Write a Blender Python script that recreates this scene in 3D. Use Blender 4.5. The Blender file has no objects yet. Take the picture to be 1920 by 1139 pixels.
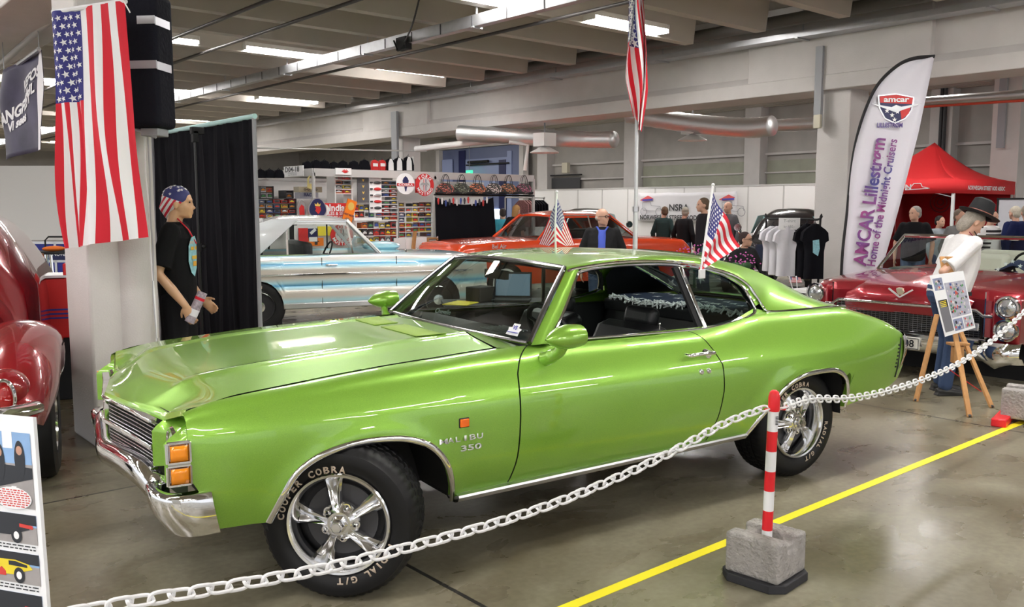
import bpy, bmesh, math, random
from mathutils import Vector, Matrix
random.seed(7)
PI = math.pi
C = bpy.context.scene.collection
SC = bpy.context.scene

# ---------------------------------------------------------------- camera
CAM = Vector((0.0, 0.0, 1.611))
YAW, PITCH, FPX = math.radians(49.5), math.radians(6.18), 1660.0
cd = bpy.data.cameras.new('camera'); cam = bpy.data.objects.new('camera', cd); C.objects.link(cam)
cd.sensor_width = 36.0; cd.lens = 36.0 * FPX / 1920.0; cd.clip_start = .05; cd.clip_end = 300
cam.location = CAM
cam.rotation_euler = (PI/2 - PITCH, 0, YAW - PI/2)
SC.camera = cam
# ---------------------------------------------------------------- world + exposure
w = bpy.data.worlds.new('world'); SC.world = w; w.use_nodes = True
bg = w.node_tree.nodes['Background']; bg.inputs[0].default_value = (0.95, 0.97, 1.0, 1); bg.inputs[1].default_value = 0.85
SC.view_settings.view_transform = 'Standard'; SC.view_settings.look = 'None'
SC.view_settings.exposure = 0.44; SC.view_settings.gamma = 1.0
SC.view_settings.use_curve_mapping = False
LAMP_E = 58.0      # emission of the ceiling tubes

# ---------------------------------------------------------------- rays: a picture position onto a real plane of the hall
_F = Vector((math.cos(YAW)*math.cos(PITCH), math.sin(YAW)*math.cos(PITCH), -math.sin(PITCH)))
_R = Vector((math.sin(YAW), -math.cos(YAW), 0)); _U = _R.cross(_F)
def ray(px, py):
    return (_F*FPX + _R*(px-960) + _U*(569.5-py))/FPX
def on(px, py, p0, n):
    d = ray(px, py); return CAM + d*((Vector(p0)-CAM).dot(Vector(n))/d.dot(Vector(n)))
def at(px, py, Z):          # at horizontal depth Z along the view heading
    d = ray(px, py); h = Vector((math.cos(YAW), math.sin(YAW), 0)); return CAM + d*(Z/d.dot(h))
def onz(px, py, z): return on(px, py, (0, 0, z), (0, 0, 1))
def onx(px, py, x): return on(px, py, (x, 0, 0), (1, 0, 0))
def ony(px, py, y): return on(px, py, (0, y, 0), (0, 1, 0))

# ---------------------------------------------------------------- materials
MATS = {}
def mat(name, col, rough=.5, metal=0., coat=0., emit=0., noise=0., nscale=20., bump=0., bscale=60., alpha=1., spec=.5, trans=0., ior=1.45, sheen=0.):
    if name in MATS: return MATS[name]
    m = bpy.data.materials.new(name); m.use_nodes = True; nt = m.node_tree; b = nt.nodes['Principled BSDF']
    c = (col[0], col[1], col[2], 1)
    b.inputs['Base Color'].default_value = c; b.inputs['Roughness'].default_value = rough
    b.inputs['Metallic'].default_value = metal; b.inputs['Coat Weight'].default_value = coat
    b.inputs['Coat Roughness'].default_value = .03
    b.inputs['Specular IOR Level'].default_value = spec; b.inputs['IOR'].default_value = ior
    b.inputs['Transmission Weight'].default_value = trans
    b.inputs['Alpha'].default_value = alpha
    if sheen: b.inputs['Sheen Weight'].default_value = sheen
    if emit:
        b.inputs['Emission Color'].default_value = c; b.inputs['Emission Strength'].default_value = emit
    if noise or bump:
        tc = nt.nodes.new('ShaderNodeTexCoord')
    if noise:
        n = nt.nodes.new('ShaderNodeTexNoise'); n.inputs['Scale'].default_value = nscale; n.inputs['Detail'].default_value = 5
        nt.links.new(tc.outputs['Object'], n.inputs['Vector'])
        mx = nt.nodes.new('ShaderNodeMix'); mx.data_type = 'RGBA'
        mx.inputs[6].default_value = (col[0]*(1-noise), col[1]*(1-noise), col[2]*(1-noise), 1)
        mx.inputs[7].default_value = (min(1, col[0]*(1+noise)), min(1, col[1]*(1+noise)), min(1, col[2]*(1+noise)), 1)
        nt.links.new(n.outputs['Fac'], mx.inputs[0]); nt.links.new(mx.outputs[2], b.inputs['Base Color'])
    if bump:
        n2 = nt.nodes.new('ShaderNodeTexNoise'); n2.inputs['Scale'].default_value = bscale
        nt.links.new(tc.outputs['Object'], n2.inputs['Vector'])
        bp = nt.nodes.new('ShaderNodeBump'); bp.inputs['Strength'].default_value = bump; bp.inputs['Distance'].default_value = .02
        nt.links.new(n2.outputs['Fac'], bp.inputs['Height']); nt.links.new(bp.outputs[0], b.inputs['Normal'])
    MATS[name] = m; return m
def glassmat(name, tint, fac=.12):
    if name in MATS: return MATS[name]
    m = bpy.data.materials.new(name); m.use_nodes = True; nt = m.node_tree; nt.nodes.clear()
    o = nt.nodes.new('ShaderNodeOutputMaterial'); t = nt.nodes.new('ShaderNodeBsdfTransparent'); g = nt.nodes.new('ShaderNodeBsdfGlossy')
    t.inputs[0].default_value = (*tint, 1); g.inputs['Roughness'].default_value = .01
    lw = nt.nodes.new('ShaderNodeLayerWeight'); lw.inputs[0].default_value = .5; fr = nt.nodes.new('ShaderNodeMath'); fr.operation = 'POWER'; fr.inputs[1].default_value = 3.2; nt.links.new(lw.outputs['Facing'], fr.inputs[0])
    ad = nt.nodes.new('ShaderNodeMath'); ad.operation = 'MULTIPLY_ADD'; ad.inputs[1].default_value = 1.0; ad.inputs[2].default_value = fac
    mx = nt.nodes.new('ShaderNodeMixShader')
    nt.links.new(fr.outputs[0], ad.inputs[0]); nt.links.new(ad.outputs[0], mx.inputs[0]); nt.links.new(t.outputs[0], mx.inputs[1]); nt.links.new(g.outputs[0], mx.inputs[2])
    nt.links.new(mx.outputs[0], o.inputs[0]); MATS[name] = m; return m
WHITE = mat('white_plastic', (.85, .85, .86), .45)
BLACK = mat('black_matte', (.012, .012, .014), .7)
RUBBER = mat('tyre_rubber', (.007, .007, .008), .5, spec=.35)
CHROME = mat('chrome', (.86, .86, .88), .07, 1.)
CHROME_R = mat('brushed_metal', (.6, .6, .62), .3, 1.)
ALU = mat('polished_alloy', (.80, .80, .81), .14, 1.)
STEEL = mat('galvanised_steel', (.50, .51, .53), .38, .85, noise=.15, nscale=12)
GREY = mat('grey_paint', (.30, .31, .33), .5)
DGREY = mat('dark_grey', (.05, .05, .055), .6)
RED = mat('red_paint', (.62, .02, .02), .4)
FRED = mat('flag_red', (.60, .012, .03), .75); FWHITE = mat('flag_white', (.80, .80, .83), .75); FBLUE = mat('flag_blue', (.035, .035, .20), .75)
WOOD = mat('pine_wood', (.52, .27, .10), .5, noise=.25, nscale=30)
SKIN = mat('skin', (.62, .36, .26), .5, noise=.06, nscale=30)
AMBER = mat('amber_lens', (.95, .30, .01), .15, coat=.6, emit=.0)
GLASS = glassmat('clear_glass', (.86, .92, .88), .05)

# ---------------------------------------------------------------- mesh builder
class MB:
    def __init__(s): s.v = []; s.f = []; s.m = []
    def add(s, vs, fs, mi=0):
        o = len(s.v); s.v += [Vector(p) for p in vs]
        for f in fs: s.f.append([i+o for i in f]); s.m.append(mi)
        return s
    def box(s, c, d, mi=0, rz=0, M=None):
        x, y, z = d[0]/2, d[1]/2, d[2]/2
        vs = [Vector((a*x, b*y, e*z)) for e in (-1, 1) for b in (-1, 1) for a in (-1, 1)]
        R = M if M is not None else Matrix.Rotation(rz, 3, 'Z')
        vs = [R @ p + Vector(c) for p in vs]
        return s.add(vs, [(0, 2, 3, 1), (4, 5, 7, 6), (0, 1, 5, 4), (2, 6, 7, 3), (0, 4, 6, 2), (1, 3, 7, 5)], mi)
    def bar(s, a, b, wd, h, mi=0, up=(0, 0, 1)):
        a, b = Vector(a), Vector(b); t = (b-a); L = t.length; t.normalize(); sd = t.cross(Vector(up))
        if sd.length < 1e-4: sd = t.cross(Vector((1, 0, 0)))
        sd.normalize(); u = sd.cross(t)
        M = Matrix((t, sd, u)).transposed()
        return s.box((a+b)/2, (L, wd, h), mi, M=M)
    def grid(s, rows, mi=0, cu=False, cv=False):
        n, k = len(rows), len(rows[0]); vs = [p for r in rows for p in r]; fs = []
        for i in range(n if cu else n-1):
            for j in range(k if cv else k-1):
                i2, j2 = (i+1) % n, (j+1) % k
                fs.append((i*k+j, i*k+j2, i2*k+j2, i2*k+j))
        return s.add(vs, fs, mi)
    def tube(s, pts, r, n=8, mi=0, cap=True, ry=None, up=None, closed=False):
        pts = [Vector(p) for p in pts]; k = len(pts); rows = []; prev = None
        for i, p in enumerate(pts):
            if closed: t = pts[(i+1) % k]-pts[(i-1) % k]
            else: t = pts[min(i+1, k-1)]-pts[max(i-1, 0)]
            t.normalize()
            if up is not None: a = Vector(up)-t*t.dot(Vector(up))
            elif prev is None: a = Vector((0, 0, 1)) if abs(t.z) < .9 else Vector((1, 0, 0)); a = a-t*t.dot(a)
            else: a = prev-t*t.dot(prev)
            if a.length < 1e-6: a = t.orthogonal()
            a.normalize(); prev = a; b = t.cross(a)
            rr = r[i] if isinstance(r, (list, tuple)) else r
            r2 = rr if ry is None else (ry[i] if isinstance(ry, (list, tuple)) else ry)
            rows.append([p + a*math.cos(2*PI*j/n)*rr + b*math.sin(2*PI*j/n)*r2 for j in range(n)])
        s.grid(rows, mi, cu=closed, cv=True)
        if cap and not closed:
            o = len(s.v); s.v += rows[0]; s.f.append(list(range(o, o+n))[::-1]); s.m.append(mi)
            o = len(s.v); s.v += rows[-1]; s.f.append(list(range(o, o+n))); s.m.append(mi)
        return s
    def lathe(s, prof, c=(0, 0, 0), axis='Z', n=24, mi=0, M=None):
        # prof: (radius, height)
        rows = []
        for j in range(n):
            a = 2*PI*j/n; r = []
            for rr, h in prof:
                p = Vector((rr*math.cos(a), rr*math.sin(a), h))
                if axis == 'Y': p = Vector((p.x, p.z, p.y))
                if axis == 'X': p = Vector((p.z, p.x, p.y))
                if M is not None: p = M @ p
                r.append(p+Vector(c))
            rows.append(r)
        return s.grid(rows, mi, cu=True)
    def ell(s, c, r, mi=0, n=14, k=9, M=None):
        rows = []
        for i in range(k+1):
            t = PI*i/k
            row = []
            for j in range(n):
                p = Vector((r[0]*math.sin(t)*math.cos(2*PI*j/n), r[1]*math.sin(t)*math.sin(2*PI*j/n), r[2]*math.cos(t)))
                if M is not None: p = M @ p
                row.append(p+Vector(c))
            rows.append(row)
        return s.grid(rows, mi, cv=True)
    def prism(s, poly, fn, d0, d1, mi=0):
        # poly: 2D points, fn(u, v, d) -> 3D point
        n = len(poly); vs = [fn(u, v, d0) for u, v in poly]+[fn(u, v, d1) for u, v in poly]
        fs = [list(range(n))[::-1], list(range(n, 2*n))]+[(i, (i+1) % n, n+(i+1) % n, n+i) for i in range(n)]
        return s.add(vs, fs, mi)
    def poly(s, pts, mi=0): return s.add(pts, [list(range(len(pts)))], mi)
    def build(s, name, mats, parent=None, loc=None, rot=None, weld=True, sharp=38, bevel=0., recalc=True, solid=0., thing=None):
        me = bpy.data.meshes.new(name); bm = bmesh.new(); vs = [bm.verts.new(p) for p in s.v]
        for f, mi in zip(s.f, s.m):
            try:
                fc = bm.faces.new([vs[i] for i in f]); fc.material_index = mi
            except ValueError: pass
        if weld:
            bmesh.ops.remove_doubles(bm, verts=bm.verts, dist=1e-5)
            bmesh.ops.dissolve_degenerate(bm, dist=1e-6, edges=bm.edges)
        if recalc: bmesh.ops.recalc_face_normals(bm, faces=bm.faces)
        bm.to_mesh(me); bm.free()
        if not isinstance(mats, (list, tuple)): mats = [mats]
        for m in mats: me.materials.append(m)
        if len(me.polygons): me.polygons.foreach_set('use_smooth', [True]*len(me.polygons))
        me.set_sharp_from_angle(angle=math.radians(sharp))
        o = bpy.data.objects.new(name, me); C.objects.link(o)
        if parent: o.parent = parent
        if loc is not None: o.location = loc
        if rot is not None: o.rotation_euler = rot
        if bevel:
            b = o.modifiers.new('bevel', 'BEVEL'); b.width = bevel; b.segments = 2; b.limit_method = 'ANGLE'; b.angle_limit = math.radians(50)
        if solid:
            b = o.modifiers.new('solid', 'SOLIDIFY'); b.thickness = solid; b.offset = 0
        if thing: tag(o, *thing)
        return o
def tag(o, label=None, cat=None, group=None, kind=None):
    if label: o['label'] = label
    if cat: o['category'] = cat
    if group: o['group'] = group
    if kind: o['kind'] = kind
    return o
def empty(name, loc, label=None, cat=None, group=None, rz=0., kind=None):
    o = bpy.data.objects.new(name, None); C.objects.link(o); o.location = loc; o.rotation_euler = (0, 0, rz); o.empty_display_size = .2
    return tag(o, label, cat, group, kind)
def struct(o): o['kind'] = 'structure'; return o
def copy_tree(o, parent=None):
    c = o.copy(); C.objects.link(c)
    if parent: c.parent = parent
    for ch in list(o.children): copy_tree(ch, c)
    return c
# ---------------------------------------------------------------- smooth interpolation through knots
def pc(kn, x):
    if x <= kn[0][0]: return kn[0][1]
    if x >= kn[-1][0]: return kn[-1][1]
    n = len(kn)
    for i in range(n-1):
        if x <= kn[i+1][0]: break
    def sl(j):
        if j == 0: return (kn[1][1]-kn[0][1])/(kn[1][0]-kn[0][0])
        if j == n-1: return (kn[-1][1]-kn[-2][1])/(kn[-1][0]-kn[-2][0])
        a = (kn[j][1]-kn[j-1][1])/(kn[j][0]-kn[j-1][0]); b = (kn[j+1][1]-kn[j][1])/(kn[j+1][0]-kn[j][0])
        return 0. if a*b <= 0 else 2*a*b/(a+b)
    h = kn[i+1][0]-kn[i][0]; t = (x-kn[i][0])/h; m0, m1 = sl(i)*h, sl(i+1)*h
    return (2*t**3-3*t*t+1)*kn[i][1]+(t**3-2*t*t+t)*m0+(-2*t**3+3*t*t)*kn[i+1][1]+(t**3-t*t)*m1
def li(kn, x):
    if x <= kn[0][0]: return kn[0][1]
    for a, b in zip(kn, kn[1:]):
        if x <= b[0]: return a[1]+(b[1]-a[1])*(x-a[0])/max(1e-9, b[0]-a[0])
    return kn[-1][1]
def lerp(a, b, t): return a+(b-a)*t
def bez(p0, p1, p2, n):
    return [Vector(p0)*(1-t)**2+Vector(p1)*2*t*(1-t)+Vector(p2)*t*t for t in [i/n for i in range(n+1)]]
def catmull(pts, k=6):
    pts = [Vector(p) for p in pts]; out = []
    for i in range(len(pts)-1):
        a = pts[max(i-1, 0)]; b = pts[i]; c = pts[i+1]; d = pts[min(i+2, len(pts)-1)]
        for j in range(k):
            t = j/k; out.append(.5*((2*b)+(c-a)*t+(2*a-5*b+4*c-d)*t*t+(-a+3*b-3*c+d)*t**3))
    out.append(pts[-1]); return out
# ---------------------------------------------------------------- text as mesh
_TX = {}
def textmesh(body, bold=.0):
    k = (body, bold)
    if k in _TX: return _TX[k]
    cu = bpy.data.curves.new('t', 'FONT'); cu.body = body; cu.size = 1.; cu.align_x = 'CENTER'; cu.offset = bold; cu.resolution_u = 3
    ob = bpy.data.objects.new('t', cu); C.objects.link(ob); bpy.context.view_layer.update()
    me = bpy.data.meshes.new_from_object(ob.evaluated_get(bpy.context.evaluated_depsgraph_get()))
    r = ([(v.co.x, v.co.y) for v in me.vertices], [list(p.vertices) for p in me.polygons])
    bpy.data.objects.remove(ob); bpy.data.curves.remove(cu); bpy.data.meshes.remove(me)
    _TX[k] = r; return r
def text_on(mb, body, o, ux, uy, size, mi=0, bold=.02, width=None, lift=.002, align='C'):
    """flat lettering: o centre of the baseline, ux reading direction, uy up direction; optional fixed width"""
    vs, fs = textmesh(body, bold); ux = Vector(ux).normalized(); uy = Vector(uy).normalized(); n = ux.cross(uy)
    x0 = min(v[0] for v in vs); x1 = max(v[0] for v in vs); kx = size
    if width: kx = width/(x1-x0)
    off = (x0+x1)/2 if align == 'C' else x0
    mb.add([Vector(o)+ux*(v[0]-off)*kx+uy*v[1]*size+n*lift for v in vs], fs, mi); return mb
# ================================================================ THE HALL
CONC = mat('painted_concrete', (.60, .575, .56), .7, noise=.10, nscale=3, bump=.15, bscale=90)
CONC_D = mat('grey_concrete', (.42, .40, .375), .8, noise=.22, nscale=2, bump=.2, bscale=60)
CEILM = mat('ceiling_concrete', (.50, .465, .42), .8, noise=.08, nscale=2)
PANEL = mat('white_panel', (.80, .79, .78), .5)
def floor_mat():
    m = bpy.data.materials.new('polished_floor'); m.use_nodes = True; nt = m.node_tree; b = nt.nodes['Principled BSDF']; N = nt.nodes.new; L = nt.links.new
    tc = N('ShaderNodeTexCoord')
    def noise(s, d=6, dist=0., sc=None):
        n = N('ShaderNodeTexNoise'); n.inputs['Scale'].default_value = s; n.inputs['Detail'].default_value = d; n.inputs['Distortion'].default_value = dist
        if sc:
            mp = N('ShaderNodeMapping'); mp.inputs['Scale'].default_value = sc; L(tc.outputs['Object'], mp.inputs[0]); L(mp.outputs[0], n.inputs['Vector'])
        else: L(tc.outputs['Object'], n.inputs['Vector'])
        return n
    n1 = noise(.8, 9, .35); n2 = noise(2.2, 9, .5, (1, 1.5, 1)); n3 = noise(28, 4)
    r1 = N('ShaderNodeValToRGB'); e = r1.color_ramp.elements
    e[0].position = .30; e[0].color = (.135, .113, .066, 1); e[1].position = .74; e[1].color = (.34, .32, .245, 1)
    x = r1.color_ramp.elements.new(.5); x.color = (.24, .222, .165, 1)
    L(n1.outputs['Fac'], r1.inputs[0])
    r2 = N('ShaderNodeValToRGB'); e = r2.color_ramp.elements
    e[0].position = .28; e[0].color = (.60, .54, .44, 1); e[1].position = .75; e[1].color = (1.15, 1.15, 1.12, 1)
    L(n2.outputs['Fac'], r2.inputs[0])
    mx = N('ShaderNodeMix'); mx.data_type = 'RGBA'; mx.blend_type = 'MULTIPLY'; mx.inputs[0].default_value = .8
    L(r1.outputs[0], mx.inputs[6]); L(r2.outputs[0], mx.inputs[7])
    # fine grain
    r3 = N('ShaderNodeValToRGB'); e = r3.color_ramp.elements
    e[0].position = .35; e[0].color = (.8, .8, .8, 1); e[1].position = .65; e[1].color = (1.1, 1.1, 1.1, 1); L(n3.outputs['Fac'], r3.inputs[0])
    m2 = N('ShaderNodeMix'); m2.data_type = 'RGBA'; m2.blend_type = 'MULTIPLY'; m2.inputs[0].default_value = .7
    L(mx.outputs[2], m2.inputs[6]); L(r3.outputs[0], m2.inputs[7])
    # expansion joints
    sep = N('ShaderNodeSeparateXYZ'); L(tc.outputs['Object'], sep.inputs[0])
    def joint(sock, off, period, wd):
        a = N('ShaderNodeMath'); a.operation = 'SUBTRACT'; L(sock, a.inputs[0]); a.inputs[1].default_value = off
        p = N('ShaderNodeMath'); p.operation = 'PINGPONG'; L(a.outputs[0], p.inputs[0]); p.inputs[1].default_value = period/2
        c = N('ShaderNodeMath'); c.operation = 'LESS_THAN'; L(p.outputs[0], c.inputs[0]); c.inputs[1].default_value = wd; return c
    j1 = joint(sep.outputs[0], JX, 4.7, .011); j2 = joint(sep.outputs[1], JY, 5.25, .009)
    mm = N('ShaderNodeMath'); mm.operation = 'MAXIMUM'; L(j1.outputs[0], mm.inputs[0]); L(j2.outputs[0], mm.inputs[1])
    m3 = N('ShaderNodeMix'); m3.data_type = 'RGBA'; L(mm.outputs[0], m3.inputs[0]); L(m2.outputs[2], m3.inputs[6]); m3.inputs[7].default_value = (.035, .033, .03, 1)
    L(m3.outputs[2], b.inputs['Base Color'])
    rr = N('ShaderNodeMapRange'); rr.inputs[3].default_value = .16; rr.inputs[4].default_value = .42; L(n2.outputs['Fac'], rr.inputs[0]); L(rr.outputs[0], b.inputs['Roughness'])
    bp = N('ShaderNodeBump'); bp.inputs['Strength'].default_value = .0; bp.inputs['Distance'].default_value = .01; L(n1.outputs['Fac'], bp.inputs['Height']); L(bp.outputs[0], b.inputs['Normal'])
    return m
JX = onz(800, 1080, 0).x; JY = onz(160, 930, 0).y
struct(MB().box((8, 12, -.1), (44, 60, .2)).build('floor', floor_mat()))
# ceiling slab with ribs running along X
m = MB(); m.box((.8, 12, 4.45), (21.6, 60, .2))
def rib(m, x0, x1, y, z0=3.93, z1=4.36):
    m.prism([(y-.075, z0), (y+.075, z0), (y+.13, z1), (y-.13, z1)], lambda u, v, d: (d, u, v), x0, x1)
y = -12.
RIBS = []
while y < 41:
    RIBS.append(y); rib(m, -10, 1.9, y); rib(m, 2.1, 10.36, y); y += 1.19
struct(m.build('ceiling', CEILM, weld=False))
m = MB(); m.box((16.5, 12, 4.42), (9.9, 60, .1))
for k in range(34):
    xx = 11.75+k*.28
    m.prism([(xx, 4.37), (xx+.03, 4.28), (xx+.13, 4.28), (xx+.16, 4.37)], lambda u, v, d: (u, d, v), -12, 40)
struct(m.build('ceiling', mat('corrugated_deck', (.50, .47, .42), .5, .3), weld=False))
# concrete girders
def girder(xc, name):
    m = MB()
    prof = [(-.34, 3.17), (.34, 3.17), (.34, 3.36), (.24, 3.46), (.24, 3.86), (.30, 4.35), (-.30, 4.35), (-.24, 3.86), (-.24, 3.46), (-.34, 3.36)]
    m.prism(prof, lambda u, v, d: (xc+u, d, v), -12, 40)
    for yy in (-4.2, 6.35, 16.9, 27.4):
        m.box((xc, yy, 3.76), (.66, 2.6, 1.16))
    return struct(m.build(name, CONC, weld=False, bevel=.012))
girder(11.3, 'trim_1'); girder(1.93, 'trim_2')
# columns under the girders
def column(x, y, s=.46):
    return m.box((x, y, 1.59), (s, s, 3.18))
m = MB(); column(11.3, 6.35, .47); struct(m.build('column', CONC, bevel=.01))
m = MB(); column(11.3, 16.9); struct(m.build('column', CONC, bevel=.01))
m = MB(); column(11.3, 27.4); struct(m.build('column', CONC, bevel=.01))
m = MB(); m.box((1.875, 6.50, 1.59), (.45, .56, 3.18)); struct(m.build('column', CONC, bevel=.02))
p = at(256, 600, 6.02); m = MB(); m.tube([(p.x, p.y, 0), (p.x, p.y, 3.2)], .11, 24); struct(m.build('column', CONC))
m = MB(); column(1.93, -4.2, .55); struct(m.build('column', CONC, bevel=.02))
m = MB(); column(1.93, 16.9, .55); struct(m.build('column', CONC, bevel=.02))
# outer walls
m = MB(); m.box((21.1, 12, 2.2), (.2, 60, 4.4)); struct(m.build('wall_back', CONC_D))
m = MB(); m.box((3, 41.1, 2.2), (36, .2, 4.4)); struct(m.build('wall_left', CONC_D))
m = MB()
for yy in (3.2, 9.2, 14.2, 18.6, 22.6):
    m.box((20.85, yy, 2.2), (.4, .5, 4.4))
struct(m.build('trim_3', CONC, bevel=.01))
m = MB(); m.box((20.95, 12, 3.05), (.1, 22, .06)); m.box((20.95, 12, 2.55), (.1, 22, .04)); struct(m.build('trim_4', CONC))
# lower pale band of the back wall: ribbed translucent sheeting
m = MB()
for a, b in ((9.5, 13.9), (14.5, 18.3)):
    m.box((20.96, (a+b)/2, 2.5), (.05, b-a, .75))
struct(m.build('trim_5', mat('ribbed_sheet', (.33, .34, .27), .6, noise=.2, nscale=3)))

# ---------------------------------------------------------------- ceiling lamps
TUBE = mat('lamp_diffuser', (1., .965, .93), .4, emit=LAMP_E)
LBODY = mat('lamp_housing', (.75, .74, .72), .5)
_lp = None
def ceiling_lamp(x, y, z=3.97, L=1.42, label=None, grp='strip lamps under the ribbed ceiling'):
    global _lp
    if _lp is None:
        r = empty('ceiling_lamp', (0, 0, 0))
        m = MB(); m.prism([(-.11, .03), (.11, .03), (.085, .10), (-.085, .10)], lambda u, v, d: (d, u, v), -.5, .5); m.build('housing', LBODY, r)
        m = MB(); m.prism([(-.10, .028), (-.085, -.012), (.085, -.012), (.10, .028)], lambda u, v, d: (d, u, v), -.495, .495); m.build('diffuser', TUBE, r)
        for sx in (-.5, .5):
            m = MB(); m.box((sx, 0, .035), (.012, .225, .11)); m.build('end_cap', LBODY, r)
        _lp = r; o = r
    else: o = copy_tree(_lp)
    o.location = (x, y, z); o.scale = (L, 1, 1)
    tag(o, label or 'small lit strip lamp in one of the farther rows under the ribbed ceiling', 'ceiling lamp', grp); return o
named = {(8.85, 8.05): 'large lit strip lamp in the ceiling just left of the tall flag pole',
         (6.45, 12.9): 'lit strip lamp in the ceiling right of the black speaker, nearest of its row',
         (8.95, 13.15): 'lit strip lamp in the ceiling between the two cable trays, second row from the viewer',
         (9.2, 18.45): 'lit strip lamp in the third row, close to the girder tray'}
for y in (-8.2, -3.0, 2.6, 8.05, 12.95, 18.4, 24.1, 29.4, 35.):  # rows behind the viewer are unseen, filled out to light the coupe's side
    for x in (-7.4, -5.1, -2.8, -.5, 4.35, 6.55, 8.95):
        k = min(named, key=lambda q: abs(q[0]-x)+abs(q[1]-y)); hit = abs(k[0]-x)+abs(k[1]-y) < .4
        ceiling_lamp(k[0] if hit else x, k[1] if hit else y, label=named[k] if hit else None)
for y in (1., 6.5, 11.5, 17, 22.5, 28):  # lamp grid with more lamps added to brighten the back of the hall
    for x in (14.2, 17.4):
        if x > 15 and y == 6.5: continue
        ceiling_lamp(x, y, z=4.1, L=1.6, label='lit strip lamp under the corrugated ceiling beyond the girder', grp='strip lamps beyond the girder')
# ---------------------------------------------------------------- cable trays, pipes and conduits
def tray(name, x, z, wd, h, y0, y1, label, material, seg=1.0, hang=True, slots=0):
    r = empty(name, (x, (y0+y1)/2, z), label, 'cable tray'); yc = (y0+y1)/2
    m = MB()
    m.box((0, 0, 0), (wd, y1-y0, .006)); m.box((-wd/2, 0, h/2), (.008, y1-y0, h)); m.box((wd/2, 0, h/2), (.008, y1-y0, h))
    for k in range(slots): m.box((-.054, -18.6+k*.62, .06), (.006, .022, .12), 1)
    m.build('channel', [material, DGREY], r)
    if hang:
        yy = y0+.7
        while yy < y1:
            m = MB(); m.tube([(0, yy-yc, .0), (0, yy-yc, 4.35-z)], .012, 6); m.box((0, yy-yc, -.01), (wd+.05, .04, .02)); m.build('hanger', material, r)
            yy += 2.4
    return r
t = tray('cable_tray', 6.55, 3.70, .10, .13, -2, 36, 'galvanised steel cable trunking crossing the hall under the ceiling ribs', STEEL, slots=60)
t = tray('cable_tray', 10.82, 3.86, .26, .07, -6, 38, 'long cable tray with lamps cables running beside the white girder', STEEL)
m = MB()
for k in range(5): m.tube([(-.1+k*.05, -22, .02), (-.1+k*.05, 22, .02)], .014, 6)
m.build('cables', mat('grey_cable', (.55, .55, .54), .5), t)
def pipe(name, pts, r, material, label, cat='pipe'):
    m = MB(); m.tube(pts, r, 12); return m.build(name, material, thing=(label, cat))
pipe('ventilation_pipe', [(10.56, -6, 4.07), (10.56, 38, 4.07)], .085, mat('dark_pipe', (.10, .095, .09), .5), 'thick dark pipe running under the ceiling behind the cable tray')
pipe('ceiling_conduit', [(5.15, -3, 3.85), (5.15, 36, 3.85)], .022, mat('dark_conduit', (.06, .055, .055), .5), 'thin dark conduit crossing the ribs, second from the speaker')
pipe('ceiling_conduit', [(4.42, -3, 3.85), (4.42, 36, 3.85)], .022, MATS['dark_conduit'], 'thin dark conduit crossing the ribs nearest the speaker')
pipe('ceiling_conduit', [(7.55, -3, 3.88), (7.55, 36, 3.88)], .022, MATS['dark_conduit'], 'thin dark conduit just beyond the steel trunking')
for i, yy in enumerate([3.3, 7.6, 9.3, 11.7, 14.1, 16.5, 20.]):
    pipe('ceiling_conduit', [(2.3, yy+.33, 4.28), (10.9, yy+.33, 4.28)], .028, MATS['dark_conduit'], 'dark conduit lying in the hollow between two ceiling ribs').__setitem__('group', 'conduits between the ceiling ribs')
# sagging cable from the trunking to the top of the picture
a = onx(757, 82, 6.5); b = Vector((5.2, 7.2, 4.3)); m = MB(); m.tube(catmull([a, lerp(a, b, .35)-Vector((0, 0, .13)), lerp(a, b, .7)-Vector((0, 0, .05)), b], 6), .011, 6)
m.build('hanging_cable', BLACK, thing=('black cable sagging from a clamp on the steel trunking', 'cable'))
m = MB(); m.box((0, 0, 0), (.1, .22, .16)); m.tube([(-.06, -.1, -.04), (-.09, 0, -.1), (-.06, .14, .05)], .012, 6); m.build('cable_clamp', BLACK, loc=a, thing=('black clamp block on the steel trunking', 'clamp'), bevel=.01)
a = onx(196//1+10, 0, 6.5)
# ================================================================ THE GREEN COUPE (own frame: x to its tail, y away from the viewer, z up)
def paintmat(name, col, dark, metal=.35, rough=.32, flake=True):
    m = bpy.data.materials.new(name); m.use_nodes = True; nt = m.node_tree; b = nt.nodes['Principled BSDF']; N = nt.nodes.new; L = nt.links.new
    b.inputs['Base Color'].default_value = (*col, 1); b.inputs['Metallic'].default_value = metal; b.inputs['Roughness'].default_value = rough
    b.inputs['Coat Weight'].default_value = 1.; b.inputs['Coat Roughness'].default_value = .015; b.inputs['Coat IOR'].default_value = 1.55
    if flake:
        tc = N('ShaderNodeTexCoord'); n = N('ShaderNodeTexNoise'); n.inputs['Scale'].default_value = 420; L(tc.outputs['Object'], n.inputs['Vector'])
        mx = N('ShaderNodeMix'); mx.data_type = 'RGBA'; mx.inputs[6].default_value = (*dark, 1); mx.inputs[7].default_value = (*[min(1, c*1.18) for c in col], 1)
        L(n.outputs['Fac'], mx.inputs[0]); L(mx.outputs[2], b.inputs['Base Color'])
    return m
GREEN = paintmat('lime_green_metallic', (.27, .52, .06), (.17, .37, .035), .42, .36)
TRIMM = CHROME
GAP = mat('panel_gap', (.01, .02, .005), .8)
CW = 1.915; CX, CY = 1.825, 3.098; CROT = math.radians(-7.85)
coupe = empty('coupe', (CX, CY, 0), 'lime green two-door hardtop coupe in the foreground with chrome five-spoke wheels', 'car', rz=CROT)
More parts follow.
